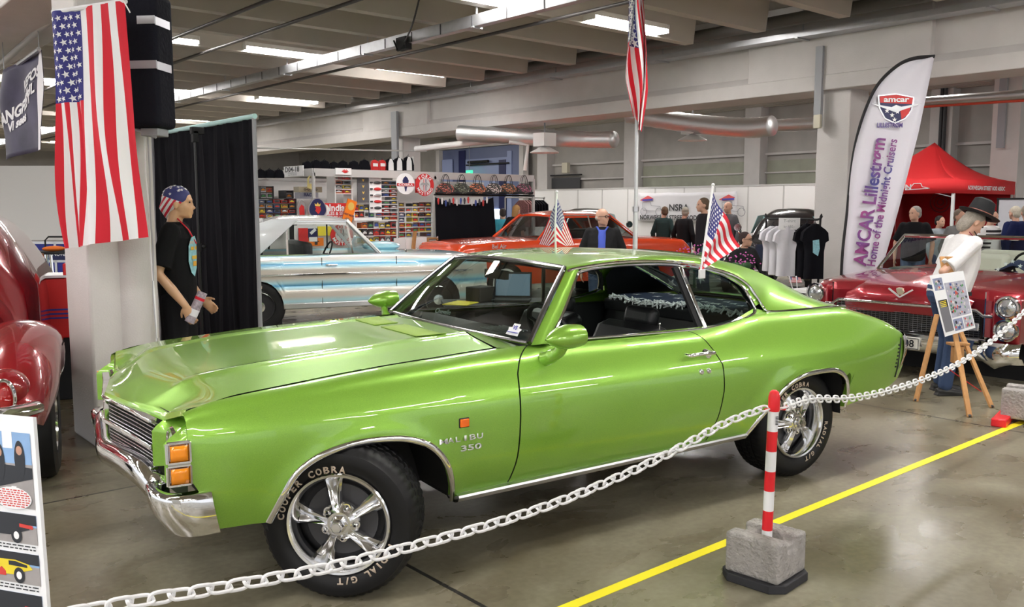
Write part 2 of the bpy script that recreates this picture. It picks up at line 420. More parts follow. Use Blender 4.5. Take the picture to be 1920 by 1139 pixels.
def mir(m):      # mirrored copy of a builder about the centre line
    r = MB(); r.v = [Vector((p.x, CW-p.y, p.z)) for p in m.v]; r.f = [f[::-1] for f in m.f]; r.m = list(m.m); return r
YP = [(.25, .13), (.30, .105), (.36, .065), (.43, .034), (.50, .014), (.58, .003), (.66, .0), (.72, .003), (.765, .010), (.80, .026), (.85, .052), (.90, .085), (.95, .12), (1.02, .17)]
TP = [(-.80, .10), (-.66, .055), (-.45, .022), (-.1, .003), (.5, 0), (2.6, 0), (3.2, .012), (3.6, .045), (3.8, .085), (3.95, .16)]
ZI = [(-.80, .79), (-.70, .815), (-.63, .845), (-.53, .868), (-.26, .893), (.14, .922), (.44, .935), (.88, .95), (1.1, .95), (1.7, .945), (2.04, .948), (2.25, .965), (2.45, .99), (2.6, 1.005), (3.1, 1.0), (3.32, .993), (3.47, .962), (3.69, .90), (3.84, .83), (3.93, .76)]
YI = [(-.80, .14), (-.63, .135), (-.4, .142), (0, .165), (.4, .19), (.8, .208), (.95, .20), (1.05, .17), (2.04, .17), (2.4, .175), (2.6, .20), (3.2, .21), (3.45, .25), (3.8, .27), (3.95, .30)]
def FL(x, z):    # slight lip around the wheel openings
    f = 0
    for cx in (.055, 2.755):
        d = math.hypot(x-cx, (z-.30)*1.12); f += -.012*math.exp(-((d-.42)/.05)**2)
    return f
def Y(x, z): return pc(YP, z)+pc(TP, x)+FL(x, z)
FA = [(-.365, .37), (-.31, .50), (-.27, .565), (-.21, .610), (-.13, .640), (-.01, .658), (.12, .655), (.21, .642), (.30, .608), (.36, .56), (.41, .49), (.45, .39), (.475, .30)]
RA = [(2.335, .335), (2.39, .43), (2.47, .51), (2.56, .59), (2.65, .635), (2.76, .660), (2.95, .662), (3.06, .640), (3.13, .59), (3.160, .50), (3.170, .405)]
def zb(x):
    if x < FA[0][0]: return .37
    if x <= FA[-1][0]: return max(pc(FA, x), .31)
    if x < RA[0][0]: return lerp(.315, .345, (x-.48)/1.86)
    if x <= RA[-1][0]: return pc(RA, x)
    return pc([(3.170, .405), (3.55, .455), (3.74, .51), (3.84, .58), (3.93, .66)], x)
def side(xa, xb, n, nz=15, nt=8, topc=True):
    """skin panel between the curves xa(z), xb(z): wheel-opening edge below, inner top edge above"""
    rows = []
    for i in range(n+1):
        u = i/n; x = lerp(xa(.5), xb(.5), u)
        for _ in range(4):
            z0 = zb(x); x = lerp(xa(z0), xb(z0), u)
        z0 = zb(x); xt = lerp(xa(.95), xb(.95), u); zi = pc(ZI, xt); zs = zi-.062; col = []
        zl = z0 - .018
        for j in range(nz+1):
            v = j/nz; z = lerp(z0, zs, v); xx = lerp(xa(z), xb(z), u) if True else x
            col.append(Vector((xx, Y(xx, z), z)))
        b = col[0]; col.insert(0, Vector((b.x, b.y+.035, b.z-.004)))
        p = col[-1]; q = Vector((lerp(xa(.95), xb(.95), u), pc(YI, lerp(xa(.95), xb(.95), u)), zi))
        slope = (col[-1]-col[-2]); ctl = p+slope.normalized()*.062; ctl.z = min(ctl.z, zi-.002)
        col += bez(p, ctl, q, nt)[1:]
        rows.append(col)
    return MB().grid(rows)
xdf = lambda z: li([(.30, .765), (.45, .785), (.77, .79), (.88, .812), (.95, .955)], z)         # door front cut
xdr = lambda z: li([(.34, 2.03), (.50, 2.072), (.64, 2.095), (.78, 2.09), (.88, 2.045), (.96, 1.97)], z)
xnose = lambda z: li([(.36, -.56), (.53, -.62), (.60, -.66), (.85, -.66)], z)
xtail = lambda z: li([(.50, 3.74), (.58, 3.80), (.66, 3.865), (.74, 3.89), (.80, 3.86), (.95, 3.84)], z)
g = .004
PARTS = [('front_fender', xnose, lambda z: xdf(z)-g, 76), ('door', lambda z: xdf(z)+g, lambda z: xdr(z)-g, 44), ('quarter_panel', lambda z: xdr(z)+g, xtail, 96)]
panels = {}
for nm, a, b, n in PARTS:
    m = side(a, b, n)
    o = m.build(nm, GREEN, coupe, sharp=42); panels[nm] = o
    mir(m).build(nm, GREEN, coupe, sharp=42)
# dark gaps behind the shut lines
for fn in (xdf, xdr):
    m = MB(); rows = []
    for i in range(24):
        z = lerp(.32, .935, i/23); rows.append([(fn(z)+d, Y(fn(z), z)+.008 if z < .885 else Y(fn(z), .885)+.008+(z-.885)*1.2, z) for d in (-.03, .03)])
    m.grid(rows); m.build('shut_line', GAP, coupe); mir(m).build('shut_line', GAP, coupe)
# ---- hood
def xf(y):      # front edge of the hood: a shallow arrow
    d = abs(y-CW/2); return li([(0, -.815), (.34, -.745), (.50, -.70), (.60, -.680), (.72, -.660), (.84, -.640)], d)
def xcowl(y):
    d = abs(y-CW/2); return .78+.05*(1-(d/.75)**2)
def hz(x, y):
    d = abs(y-CW/2)
    zc = pc([(-.83, .792), (-.74, .845), (-.6, .885), (-.3, .925), (.2, .958), (.6, .975), (1.0, .985)], x)   # on the raised centre
    ze = pc(ZI, x)+.004
    wr = pc([(-.8, .38), (-.5, .44), (0, .45), (.8, .40)], x)        # half width of the raised centre
    t = min(1, max(0, (d-wr)/(.13))); s = t*t*(3-2*t)
    edge = max(0, (CW/2-pc(YI, x)-.006-d))
    base = ze + .018*min(1, edge/.25)
    zc = max(zc, base+.0)
    z = lerp(zc, base, s)
    tf = min(1, max(0, (x-xf(y))/(.20+.12*max(0, 1-d/.5)))); tf = math.sin(tf*PI/2); z = lerp(min(z, .788+.28*max(0, d-.60)), z, tf)
    # crease beside the power dome
    z += .010*math.exp(-((d-wr)/.02)**2)*tf
    return z
rows = []
for i in range(49):
    u = i/48; row = []
    for j in range(61):
        y = lerp(.14, CW-.14, j/60); x = lerp(xf(y), xcowl(y), u**1.15); yE = pc(YI, x)+.006; y = lerp(yE, CW-yE, j/60); row.append(Vector((x, y, hz(x, y))))
    rows.append(row)
m = MB().grid(rows)
front = [[rows[0][j]+Vector((-.004*k, 0, -.012*k)) for j in range(61)] for k in (0, 1, 2)]
m.grid(front); m.build('hood', GREEN, coupe, sharp=50)
# cowl strip between hood and windscreen
rows = []
for i in range(5):
    row = []
    for j in range(41):
        y = lerp(.20, CW-.20, j/40); xa = xcowl(y)+.006; xb = .95-.0*abs(y-CW/2)-.03*(1-((y-CW/2)/.76)**2)
        x = lerp(xa, xb, i/4); row.append((x, y, hz(min(x, .83), y)-.004-.004*i+.004))
    rows.append(row)
MB().grid(rows).build('cowl_panel', GREEN, coupe)
# louvred vents on the hood
VG = mat('vent_mesh', (.42, .66, .10), .5, bump=.6, bscale=500)
for y0, y1 in ((1.10, 1.44), (.54, 1.02)):
    rows = [[Vector((lerp(a, b, u), lerp(y0, y1, v), 0)) for v in [k/8 for k in range(9)]] for u, (a, b) in zip([0, .5, 1], [(.56, .70)]*3)]
    for r in rows:
        for p in r: p.z = hz(p.x, p.y)+.003
    MB().grid(rows).build('hood_vent', VG, coupe, solid=.003)
# ---- nose: header, headlamps, grille
NX = lambda y: li([(0, -.66), (.10, -.70), (.20, -.735), (.36, -.745)], min(y, CW-y))
rows = []
for k in range(9):       # corner cap from the fender seam round to the grille opening
    t = k/8; row = []
    for j in range(13):
        z = lerp(.585, .80, j/12); ins = .0 if j < 9 else .012*(j-8)**1.35
        if t < .55:
            s = t/.55; x = lerp(-.661, -.725, s); yy = Y(-.66, z)+.012*s*s*2; x += ins*1.3*s; yy = min(yy+ins*.6*s, .3)
        else:
            x, yy = ((-.738, .105), (-.676, .128), (-.676, .325), (-.733, .352))[k-5]; x += ins*1.3; yy = max(yy, Y(-.66, z)+.045) if k == 5 else yy
        zz = z+(.012*(1-t) if j == 12 else 0)
        row.append(Vector((x, yy, zz)))
    rows.append(row)
m = MB().grid(rows)
rows2 = []       # top skin from that cap back to the hood edge
for k in range(9):
    p = rows[k][-1]; yq = lerp(.145, .42, k/8); q = Vector((xf(yq)+.004, yq, hz(xf(yq), yq)-.022))
    rows2.append([p, (p+q)/2+Vector((0, 0, .010)), q])
m.grid(rows2); m.build('headlamp_surround', GREEN, coupe, sharp=60); mir(m).build('headlamp_surround', GREEN, coupe, sharp=60)
LENS = mat('lamp_glass', (.75, .78, .80), .08, .6)
m = MB(); m.lathe([(.0, -.010), (.045, -.008), (.06, -.003), (.07, .002)], c=(-.680, .228, .682), axis='X', n=24); m.build('headlamp', LENS, coupe); mir(m).build('headlamp', LENS, coupe)
m = MB(); m.lathe([(.070, -.002), (.074, -.009), (.080, -.009), (.084, .004)], c=(-.682, .228, .682), axis='X', n=24); m.build('headlamp_ring', CHROME, coupe); mir(m).build('headlamp_ring', CHROME, coupe)
def vee(y0, dx=0.): # V-shaped line across the nose, grille plane
    return [(-.715+dx, y0), (-.745+dx, .60), (-.80+dx, CW/2), (-.745+dx, CW-.60), (-.715+dx, CW-y0)]
m = MB()
for z, h in ((.768, .016), (.662, .020), (.570, .018)):
    pts = [(x, y, z) for x, y in vee(.36, -.012)]
    for a, b in zip(pts, pts[1:]): m.bar(a, b, .035, h)
m.build('grille_bars', CHROME, coupe, bevel=.003)
m = MB()
for z0, z1 in ((.67, .762), (.578, .655)):
    for k in range(5):
        z = lerp(z0, z1, (k+.6)/5.4); pts = [(x, y, z) for x, y in vee(.37, .004)]
        for a, b in zip(pts, pts[1:]): m.bar(a, b, .014, .0045)
m.build('grille_slats', CHROME_R, coupe)
m = MB(); v = vee(.34, .05)
for a, b in zip(v, v[1:]): m.poly([(a[0], a[1], .55), (b[0], b[1], .55), (b[0], b[1], .80), (a[0], a[1], .80)])
m.build('grille_backing', BLACK, coupe)
m = MB(); m.box((-.79, CW/2, .765), (.02, .10, .03)); m.build('emblem', CHROME, coupe, bevel=.004)
# two stacked amber lamps on the fender corner
for z in (.704, .618):
    m = MB(); mm = MB()
    f = [(-.728, .80), (-.664, .80)]
    def q(x, z): return Vector((x, Y(-.66, z)-.004+.18*max(0, -.69-x), z))
    z0, z1 = z-.028, z+.028
    pts = [[q(lerp(-.726, -.666, i/4), lerp(z0, z1, j/3))+Vector((0, -.010, 0)) for i in range(5)] for j in range(4)]
    m.grid(pts); m.build('turn_signal', AMBER, coupe, solid=.01)
    fr = [q(-.736, z0-.008), q(-.656, z0-.008), q(-.656, z1+.010), q(-.736, z1+.010)]
    for a, b in zip(fr, fr[1:]+fr[:1]): mm.tube([a+Vector((0, -.008, 0)), b+Vector((0, -.008, 0))], .007, 6)
    mm.poly([p+Vector((0, -.001, 0)) for p in fr]); mm.build('turn_signal_bezel', CHROME, coupe)
    mir(m).build('turn_signal', AMBER, coupe, solid=.01)
# front bumper blade + wrapped corners
ctr = [(-.735, .30, .475), (-.755, .35, .515), (-.78, .44, .545), (-.805, .62, .545), (-.825, .80, .535), (-.842, CW/2, .530)]
ctr = ctr+[(x, CW-y, z) for x, y, z in ctr[-2::-1]]
sec = [(-.05, -.050), (-.006, -.062), (.012, -.045), (.020, -.012), (.020, .014), (.010, .040), (-.010, .052), (-.05, .046)]
rows = []
cc = catmull(ctr, 5)
for i, p in enumerate(cc):
    k = 1.0
    rows.append([Vector((p.x-a, p.y, p.z+b*k)) for a, b in sec])
m = MB().grid(rows); m.poly([Vector(p) for p in rows[0]]); m.poly([Vector(p) for p in rows[-1]]); m.build('front_bumper', CHROME, coupe, sharp=50)
m = MB(); rows = []
for i in range(11):
    t = i/10; ang = t*PI/2
    for_x = [(-.775, .29), (-.782, .25), (-.785, .20), (-.780, .14), (-.765, .10), (-.745, .070), (-.72, .052), (-.69, .042), (-.66, .038), (-.625, .036), (-.585, .036)][i]
    row = []
    for j in range(9):
        z = lerp(.372, .535, j/8); bul = .014*math.sin(PI*j/8); low = .05*((8-j)/8)**1.5
        x, y = for_x; x += low*(1-t)*.9+low*.6; row.append(Vector((x-bul*(1-t), y-bul*t+low*.25, z)))
    top = row[-1]; row += [top+Vector((.012*(1-t), .014*t+.004, .008)), top+Vector((.05*(1-t)+.005, .055*t+.01, .004))]
    rows.append(row)
m.grid(rows); m.build('bumper_corner', CHROME, coupe, sharp=60); mir(m).build('bumper_corner', CHROME, coupe, sharp=60)
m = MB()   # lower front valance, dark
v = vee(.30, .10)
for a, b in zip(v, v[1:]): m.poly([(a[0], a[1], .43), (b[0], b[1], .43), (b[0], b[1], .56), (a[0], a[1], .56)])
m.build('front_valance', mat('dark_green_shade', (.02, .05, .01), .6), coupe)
# ---- inner body: wells and floor in black
m = MB(); m.box((1.41, CW/2, .34), (1.86, 1.62, .07)); m.box((3.42, CW/2, .46), (.5, 1.5, .07)); m.box((-.45, CW/2, .42), (.16, 1.5, .05)); m.build('underbody', BLACK, coupe)
for arch, xs in ((FA, (-.37, .49)), (RA, (2.33, 3.17))):
    m = MB(); rows = []
    for i in range(len(arch)*3-2):
        x = lerp(arch[0][0], arch[-1][0], i/(len(arch)*3-3)); z = pc(arch, x)
        rows.append([(x, Y(x, z)+.03, z), (x, .16, z+.03), (x, .42, z+.03)])
    rows.insert(0, [(xs[0], .05, .34), (xs[0], .16, .34), (xs[0], .42, .34)]); zq = .30 if xs[1] < 1 else .36; rows.append([(xs[1], .07, zq), (xs[1], .16, zq), (xs[1], .42, zq)])
    m.grid(rows); m.poly([Vector(r[2]) for r in rows])
    m.build('wheel_well', BLACK, coupe); mir(m).build('wheel_well', BLACK, coupe)
    # bright lip
    pts = [Vector((p[0], Y(p[0], p[1])-.006, p[1])) for p in arch]; pts = catmull(pts, 5)
    m = MB(); m.tube(pts, .006, 8, ry=.0135, up=(0, 1, 0)); m.build('wheel_opening_trim', CHROME, coupe); mir(m).build('wheel_opening_trim', CHROME, coupe)
# rocker moulding
rows = []
for i in range(20):
    x = lerp(.49, 2.335, i/19); z = lerp(.298, .328, i/19)
    rows.append([(x, .085, z+.030), (x, .050, z+.028), (x, .046, z+.018), (x, .058, z-.002), (x, .085, z-.012), (x, .12, z-.012)])
m = MB().grid(rows); m.build('rocker_moulding', CHROME_R, coupe); mir(m).build('rocker_moulding', CHROME_R, coupe)
# ---- greenhouse
RL = [(1.30, .345, 1.285), (1.34, .335, 1.300), (1.56, .315, 1.322), (1.75, .31, 1.326), (1.94, .31, 1.318), (2.14, .31, 1.296), (2.33, .305, 1.258), (2.46, .295, 1.218), (2.545, .275, 1.165), (2.585, .25, 1.105), (2.62, .225, 1.04), (2.66, .205, 1.006), (2.9, .203, 1.000), (3.1, .205, 1.000), (3.28, .215, .997), (3.42, .26, .985)]
def rl(s): return catmull(RL, 4)[s]
RLs = catmull(RL, 4)
RR = [(1.30, .40, 1.312), (1.6, .42, 1.345), (1.9, .43, 1.352), (2.2, .43, 1.338), (2.45, .43, 1.305), (2.72, .43, 1.245), (2.95, .42, 1.165), (3.15, .41, 1.085), (3.30, .40, 1.025), (3.42, .38, .99)]
RC = [(1.30, 1.330), (1.55, 1.356), (1.9, 1.366), (2.2, 1.356), (2.45, 1.330), (2.70, 1.285)]
rows = []
nR = len(RLs)
for i, L in enumerate(RLs):
    t = i/(nR-1); xr = L.x if L.x < 2.3 else lerp(2.3, 3.42, (i-[k for k, q in enumerate(RLs) if q.x >= 2.3][0])/(nR-1-[k for k, q in enumerate(RLs) if q.x >= 2.3][0]))
    R = Vector((xr, pc([(a[0], a[1]) for a in RR], xr), pc([(a[0], a[2]) for a in RR], xr)))
    d = R-L; ctl = L+Vector((d.x*.35, d.y*.10 if xr < 2.3 else d.y*.30, d.z*.85 if xr < 2.3 else d.z*.62))
    rows.append(bez(L, ctl, R, 8))
sail = rows
m = MB().grid(rows)
# centre of the roof between the two shoulders, only as far as the rear window
for_rows = []
idx = [i for i, r in enumerate(rows) if r[-1].x <= 2.42]
for i in idx:
    R = rows[i][-1]; zc = pc(RC, R.x); row = []
    for j in range(13):
        y = lerp(R.y, CW-R.y, j/12); s = abs(y-CW/2)/(CW/2-R.y); xb = -.045*(1-s*s) if R.x < 1.5 else 0.
        fade = max(0, 1-(R.x-1.30)/.3)
        row.append(Vector((R.x-.045*(1-s*s)*fade, y, lerp(zc, R.z, s*s))))
    for_rows.append(row)
m2 = MB().grid(for_rows); full = MB(); 
for q in (m, m2, mir(m)): full.add(q.v, q.f)
full.build('roof', GREEN, coupe, sharp=50)
# rear glass and its edge
g0 = for_rows[-1]; rows = []; xg = g0[0].x; zg0 = g0[6].z
def zglass(x): t = (x-xg)/(3.13-xg); return lerp(zg0, 1.000, t)+.022*math.sin(PI*t)
for i in range(10):
    x = lerp(xg, 3.13, i/9); ya_ = lerp(g0[0].y, .475, min(1, i/2)); row = []
    for j in range(13):
        y = lerp(ya_, CW-ya_, j/12); s = abs(y-CW/2)/(CW/2-ya_); row.append(Vector((x+.03*(1-s*s)*i/9, y, zglass(x)-(zg0-g0[0].z if i == 0 else .018)*s*s)))
    rows.append(row)
m = MB(); wl = []
for r in sail:
    q = r[-1]
    if xg-.001 <= q.x: xx = min(q.x, 3.40); zz = zglass(xx)-.018 if xx < 3.13 else .993; wl.append([q, Vector((q.x, q.y+.02, q.z-.004)), Vector((q.x, .478, min(zz, q.z-.002)))])
m.grid(wl); m.build('rear_window_surround', BLACK, coupe, sharp=50); mir(m).build('rear_window_surround', BLACK, coupe, sharp=50)
GLS = glassmat('car_glass', (.46, .56, .51), .04)
MB().grid(rows).build('rear_window', GLS, coupe)
m = MB(); edge = [r[0] for r in rows]; m.tube(edge, .010, 6); m.tube([r[-1] for r in rows], .010, 6); m.tube(rows[-1], .010, 6); m.tube(rows[0], .010, 6); m.build('rear_window_trim', CHROME, coupe)
# trunk lid and tail
rows = []
for i in range(25):
    t = i/24; x = lerp(3.11, 3.90, t); row = []
    ze = pc(ZI, x); ye = lerp(.44, pc(YI, x), min(1, max(0, (x-3.38)/.08)))
    for j in range(21):
        y = lerp(ye, CW-ye, j/20); s = abs(y-CW/2)/(CW/2-ye); row.append(Vector((x+.03*(1-s*s)*t, y, ze+.020*(1-s**2)*(1-t*.6))))
    rows.append(row)
m = MB().grid(rows); 
rows = [[Vector((p.x-.02*k, p.y+(0), p.z-.09*k)) for p in rows[-1]] for k in range(4)]
m.grid(rows); m.build('trunk_lid', GREEN, coupe, sharp=50)
m = MB(); rows = []
for i in range(9):
    x, y = [(3.80, .075), (3.845, .09), (3.90, .125), (3.935, .18), (3.955, .28), (3.97, .5), (3.975, CW/2), (3.97, CW-.5), (3.955, CW-.28)][i]
    prof = [(-.11, .55), (-.045, .60), (0, .66), (.008, .72), (-.004, .765), (-.04, .80)]
    if i < 2: prof = [(-.10, .525), (-.045, .58), (-.01, .65), (-.002, .70), (-.006, .75), (-.03, .79)]
    rows.append([Vector((x+a, y, z)) for a, z in prof])
rows += [[Vector((p.x, CW-p.y, p.z)) for p in r] for r in rows[3::-1]]
m.grid(rows); m.build('rear_bumper', CHROME, coupe, sharp=60)
m = MB()    # dark seam and side louvres at the tail
for k in range(7):
    t = k/6; x = lerp(3.735, 3.690, t); z = lerp(.735, .600, t); m.box((x, Y(x, z)-.001, z), (.014, .006, .010))
m.build('side_vent', BLACK, coupe)
m = MB(); pts = [(lerp(3.778, 3.70, t), z) for t, z in ((0, .775), (.25, .74), (.7, .60), (1., .53))]
m.tube([Vector((x, Y(x, z)-.002, z)) for x, z in pts], .006, 6); m.build('tail_seam', BLACK, coupe)
# ---- windscreen
WB = lambda y: Vector((.955-.055*(1-((y-CW/2)/.79)**2), y, .962+.004*(1-((y-CW/2)/.79)**2)))
def WT(y): s = (y-CW/2)/(CW/2-.37); return Vector((1.305-.045*(1-s*s), y, 1.300+.022*(1-s*s)))
rows = []
for j in range(17):
    v = j/16; b = WB(lerp(.185, CW-.185, v)); t = WT(lerp(.385, CW-.385, v)); s = 2*v-1
    rows.append([lerp(b, t, k/6)+Vector((-.012*math.sin(PI*k/6)*(1-s*s), 0, .012*math.sin(PI*k/6))) for k in range(7)])
MB().grid(rows).build('windscreen', GLS, coupe)
wsrows = rows
TRD = mat('dark_chrome', (.30, .30, .31), .18, 1.)
m = MB()
m.tube([r[0]+Vector((-.006, 0, .002)) for r in rows], .011, 8); m.tube([r[-1]+Vector((0, 0, .002)) for r in rows], .013, 8)
m.tube([p+Vector((0, -.012, .004)) for p in rows[0]], .013, 8); m.tube([p+Vector((0, .012, .004)) for p in rows[-1]], .013, 8); m.build('windscreen_trim', TRD, coupe)
# A pillars
def apil(f):
    m = MB(); rows = []
    for k in range(9):
        t = k/8; a = lerp(Vector((.955, .165, .955)), Vector((1.315, .365, 1.305)), t); b = lerp(Vector((1.045, .150, .955)), Vector((1.372, .335, 1.300)), t)
        mid = (a+b)/2+Vector((.005, -.018, .006)); rows.append([a+Vector((.03, .05, -.01)), a, lerp(a, mid, .6)+Vector((0, -.004, 0)), mid, lerp(mid, b, .5)+Vector((0, -.002, 0)), b, b+Vector((0, .06, -.01))])
    m.grid(rows); (m if not f else mir(m)).build('windscreen_pillar', GREEN, coupe, sharp=50)
apil(0); apil(1)
# side glass opening: frame curve (near side)
WO = [(1.055, .165, .965), (1.15, .205, 1.055), (1.25, .262, 1.160), (1.325, .310, 1.245), (1.375, .325, 1.283), (1.56, .318, 1.303), (1.75, .314, 1.307), (1.94, .312, 1.300), (2.14, .310, 1.279), (2.33, .303, 1.240), (2.44, .292, 1.200), (2.515, .275, 1.150), (2.548, .253, 1.09), (2.562, .225, 1.035), (2.53, .195, 1.008), (2.42, .178, .982), (2.25, .170, .962), (2.06, .168, .950), (1.6, .170, .955), (1.2, .168, .962)]
m = MB(); m.tube(catmull(WO[:14], 4), .009, 8); m.build('window_trim', CHROME, coupe); mir(m).build('window_trim', CHROME, coupe)
m = MB(); m.tube(catmull(WO[13:], 4)+[Vector(WO[0])], .006, 8); m.build('beltline_trim', CHROME, coupe); mir(m).build('beltline_trim', CHROME, coupe)
# chrome drip rail above the opening and trim line under the sail panel
m = MB(); m.tube([p+Vector((0, -.004, 0)) for p in RLs if p.x < 2.665], .008, 8); m.build('drip_rail', CHROME, coupe); mir(m).build('drip_rail', CHROME, coupe)
m = MB(); m.tube([p+Vector((0, -.006, 0)) for p in RLs if p.x > 2.655], .009, 8); m.build('sail_panel_trim', CHROME, coupe); mir(m).build('sail_panel_trim', CHROME, coupe)
# filler between opening and roof edge / belt
def jamb(m):
    rr = [Vector(p) for p in WO]; ins = [p+Vector((0, .05, 0)) for p in rr]; m.grid([rr+[rr[0]], ins+[ins[0]]]); return m
m = jamb(MB()); m.build('window_jamb', BLACK, coupe); mir(m).build('window_jamb', BLACK, coupe)
m = MB()      # strip between window opening and drip rail, rear of the opening painted green
seq = catmull(WO[4:14], 4); rr = []
for i, p in enumerate(seq):
    q = min(RLs, key=lambda r: (r-p).length); rr.append([p+Vector((0, .008, 0)), q+Vector((0, .004, 0))])
m.grid(rr); m.build('window_reveal', GREEN, coupe); mir(m).build('window_reveal', GREEN, coupe)
m = MB(); m.add([(1.0, .175, .945), (1.06, .168, .962), (2.06, .172, .948), (2.3, .178, .965), (2.56, .23, 1.03), (2.68, .21, 1.0), (2.6, .202, 1.0), (2.3, .172, .962)], [(0, 1, 2, 7), (2, 3, 7), (3, 4, 5, 6, 7)]); m.build('belt_filler', GREEN, coupe); mir(m).build('belt_filler', GREEN, coupe)
# rear quarter glass + division post; the door glass is wound down on the near side
qg = [p for p in WO if p[0] > 2.1]
m = MB(); m.poly([Vector(p)+Vector((0, .018, 0)) for p in [(2.045, .305, 1.283)]+WO[8:17]+[(2.105, .17, .958)]]); m.build('quarter_window', GLS, coupe, recalc=False); mir(m).build('quarter_window', GLS, coupe, recalc=False)
m = MB(); m.bar((2.035, .300, 1.285), (2.112, .172, .952), .016, .026, up=(1, 0, 0)); m.build('quarter_window_post', CHROME, coupe, bevel=.003); mir(m).build('quarter_window_post', CHROME, coupe, bevel=.003)
m = MB(); m.bar((2.005, .312, 1.285), (2.080, .182, .952), .018, .030, up=(1, 0, 0)); m.build('quarter_window_seal', BLACK, coupe)
# inner cabin shell: roof lining, pillars, floor, doors
m = MB(); rows = []
for i in idx[::3]+[idx[-1]]:
    r = for_rows[idx.index(i)]; rows.append([Vector((p.x+(.03 if p.x < 1.4 else 0), p.y, p.z-.035)) for p in r])
m.grid(rows); 
m.build('headliner', BLACK, coupe)
m = MB(); rows = []
for r in sail:
    if r[0].x > 2.56: rows.append([p+Vector((-.0, .035, -.02)) for p in r])
m.grid(rows); m.build('sail_lining', BLACK, coupe); mir(m).build('sail_lining', BLACK, coupe)
INT = mat('black_vinyl', (.014, .014, .016), .38, bump=.1, bscale=200)
m = MB(); m.box((1.75, .215, .66), (1.9, .06, .56)); m.build('door_lining', INT, coupe, bevel=.02); mir(m).build('door_lining', INT, coupe, bevel=.02)
m = MB(); m.box((2.88, CW/2, .925), (.60, 1.40, .09)); m.build('parcel_shelf', BLACK, coupe, bevel=.02)
# dashboard
prof = [(.96, .955), (1.10, .962), (1.22, .945), (1.26, .90), (1.24, .80), (1.0, .70)]
m = MB(); m.prism(prof, lambda u, v, d: (u, d, v), .20, CW-.20); m.build('dashboard', INT, coupe, bevel=.02)
m = MB()
for k in range(7): m.bar((lerp(.99, 1.13, k/6), .46, .978), (lerp(.99, 1.13, k/6), .70, .978), .006, .006)
m.build('defrost_grille', CHROME_R, coupe)
# script badge on the dash pad
m = MB(); text_on(m, 'Chevelle', (1.02, 1.18, 1.0), (.15, -1, 0), (.4, 0, .9), .042, bold=.01); m.build('dash_script', WHITE, coupe)
# steering wheel
M = Matrix.Rotation(math.radians(62), 3, 'Y')
m = MB(); cpt = Vector((1.36, .56, .93)); ring = [cpt+M @ Vector((.185*math.cos(a), .185*math.sin(a), 0)) for a in [2*PI*k/32 for k in range(32)]]
m.tube(ring, .016, 8, closed=True); m.tube([cpt, (1.2, .56, .80)], .03, 10)
for a in (0, 2.1, 4.2): m.bar(cpt, cpt+M @ Vector((.18*math.cos(a), .18*math.sin(a), 0)), .03, .008)
m.lathe([(0, .03), (.05, .02), (.06, -.02)], c=cpt, M=M); m.build('steering_wheel', INT, coupe)
def seat(y, x=1.62):
    m = MB(); m.prism([(x-.38, .46), (x-.36, .60), (x, .575), (x+.08, .62), (x+.24, .93), (x+.32, .955), (x+.38, .93), (x+.22, .46)], lambda u, v, d: (u, d, v), y-.27, y+.27)
    o = m.build('front_seat', INT, coupe, bevel=.05); o.modifiers['bevel'].segments = 4
    m = MB(); m.box((x+.37, y, .985), (.09, .25, .12), M=Matrix.Rotation(.25, 3, 'Y')); h = m.build('headrest', INT, o, bevel=.04); h.modifiers['bevel'].segments = 4
seat(.56); seat(1.36)
m = MB(); m.prism([(2.05, .46), (2.05, .60), (2.42, .58), (2.50, .66), (2.60, .93), (2.68, .965), (2.76, .95), (2.8, .46)], lambda u, v, d: (u, d, v), .26, CW-.26); o = m.build('rear_seat', INT, coupe, bevel=.05); o.modifiers['bevel'].segments = 4
m = MB(); m.box((1.25, CW/2, 1.235), (.03, .22, .05)); m.tube([(1.25, CW/2, 1.24), (1.28, CW/2, 1.30)], .008, 6); m.build('inner_mirror', BLACK, coupe, bevel=.01)
m = MB(); m.tube([(1.80, .195, .965), (1.80, .195, .992)], .004, 8); m.ell((1.80, .195, .995), (.007, .007, .007)); m.build('lock_button', CHROME, coupe)
# ---- small outside fittings
def mirrorbuild(f):
    m = MB(); rows = []
    N_ = 18
    for i in range(13):       # teardrop head, nose pointing forward
        t = i/12; r = [.004, .022, .036, .047, .056, .063, .068, .071, .072, .071, .069, .067, .064][i]
        x = lerp(.895, 1.085, t); rows.append([(x, -.045+r*1.05*math.cos(2*PI*k/N_), 1.012+t*.008+r*.80*math.sin(2*PI*k/N_)) for k in range(N_)])
    m.grid(rows, cv=True); m.poly([Vector(p) for p in rows[-1]]); 
    m.tube(catmull([(1.00, -.03, .975), (.995, -.01, .945), (.985, .03, .92), (.975, .085, .895)], 4), [.030]*4+[.030]*4+[.034]*4+[.042], 14, ry=[.022]*8+[.03]*5)
    (m if not f else mir(m)).build('door_mirror', GREEN, coupe, sharp=50)
mirrorbuild(0); mirrorbuild(1)
m = MB(); m.tube(catmull([(1.835, .036, .846), (1.84, -.004, .848), (1.90, -.012, .852), (1.97, -.012, .850), (2.01, -.004, .848), (2.015, .03, .846)], 4), .0105, 10); m.lathe([(0, -.012), (.022, -.008), (.026, .02)], c=(1.995, .03, .838), axis='Y', n=20); m.build('door_handle', CHROME, coupe); mir(m).build('door_handle', CHROME, coupe)
m = MB()
for x in (1.928, 1.982): m.lathe([(0, -.010), (.010, -.010), (.015, -.004), (.016, .01)], c=(x, Y(x, .752), .752), axis='Y', n=20)
m.build('door_lock', CHROME, coupe)
m = MB(); m.box((.492, Y(.49, .672)-.004, .672), (.044, .014, .036)); m.build('side_repeater', mat('orange_lens', (.95, .16, .005), .15, coat=.6), coupe, bevel=.004)
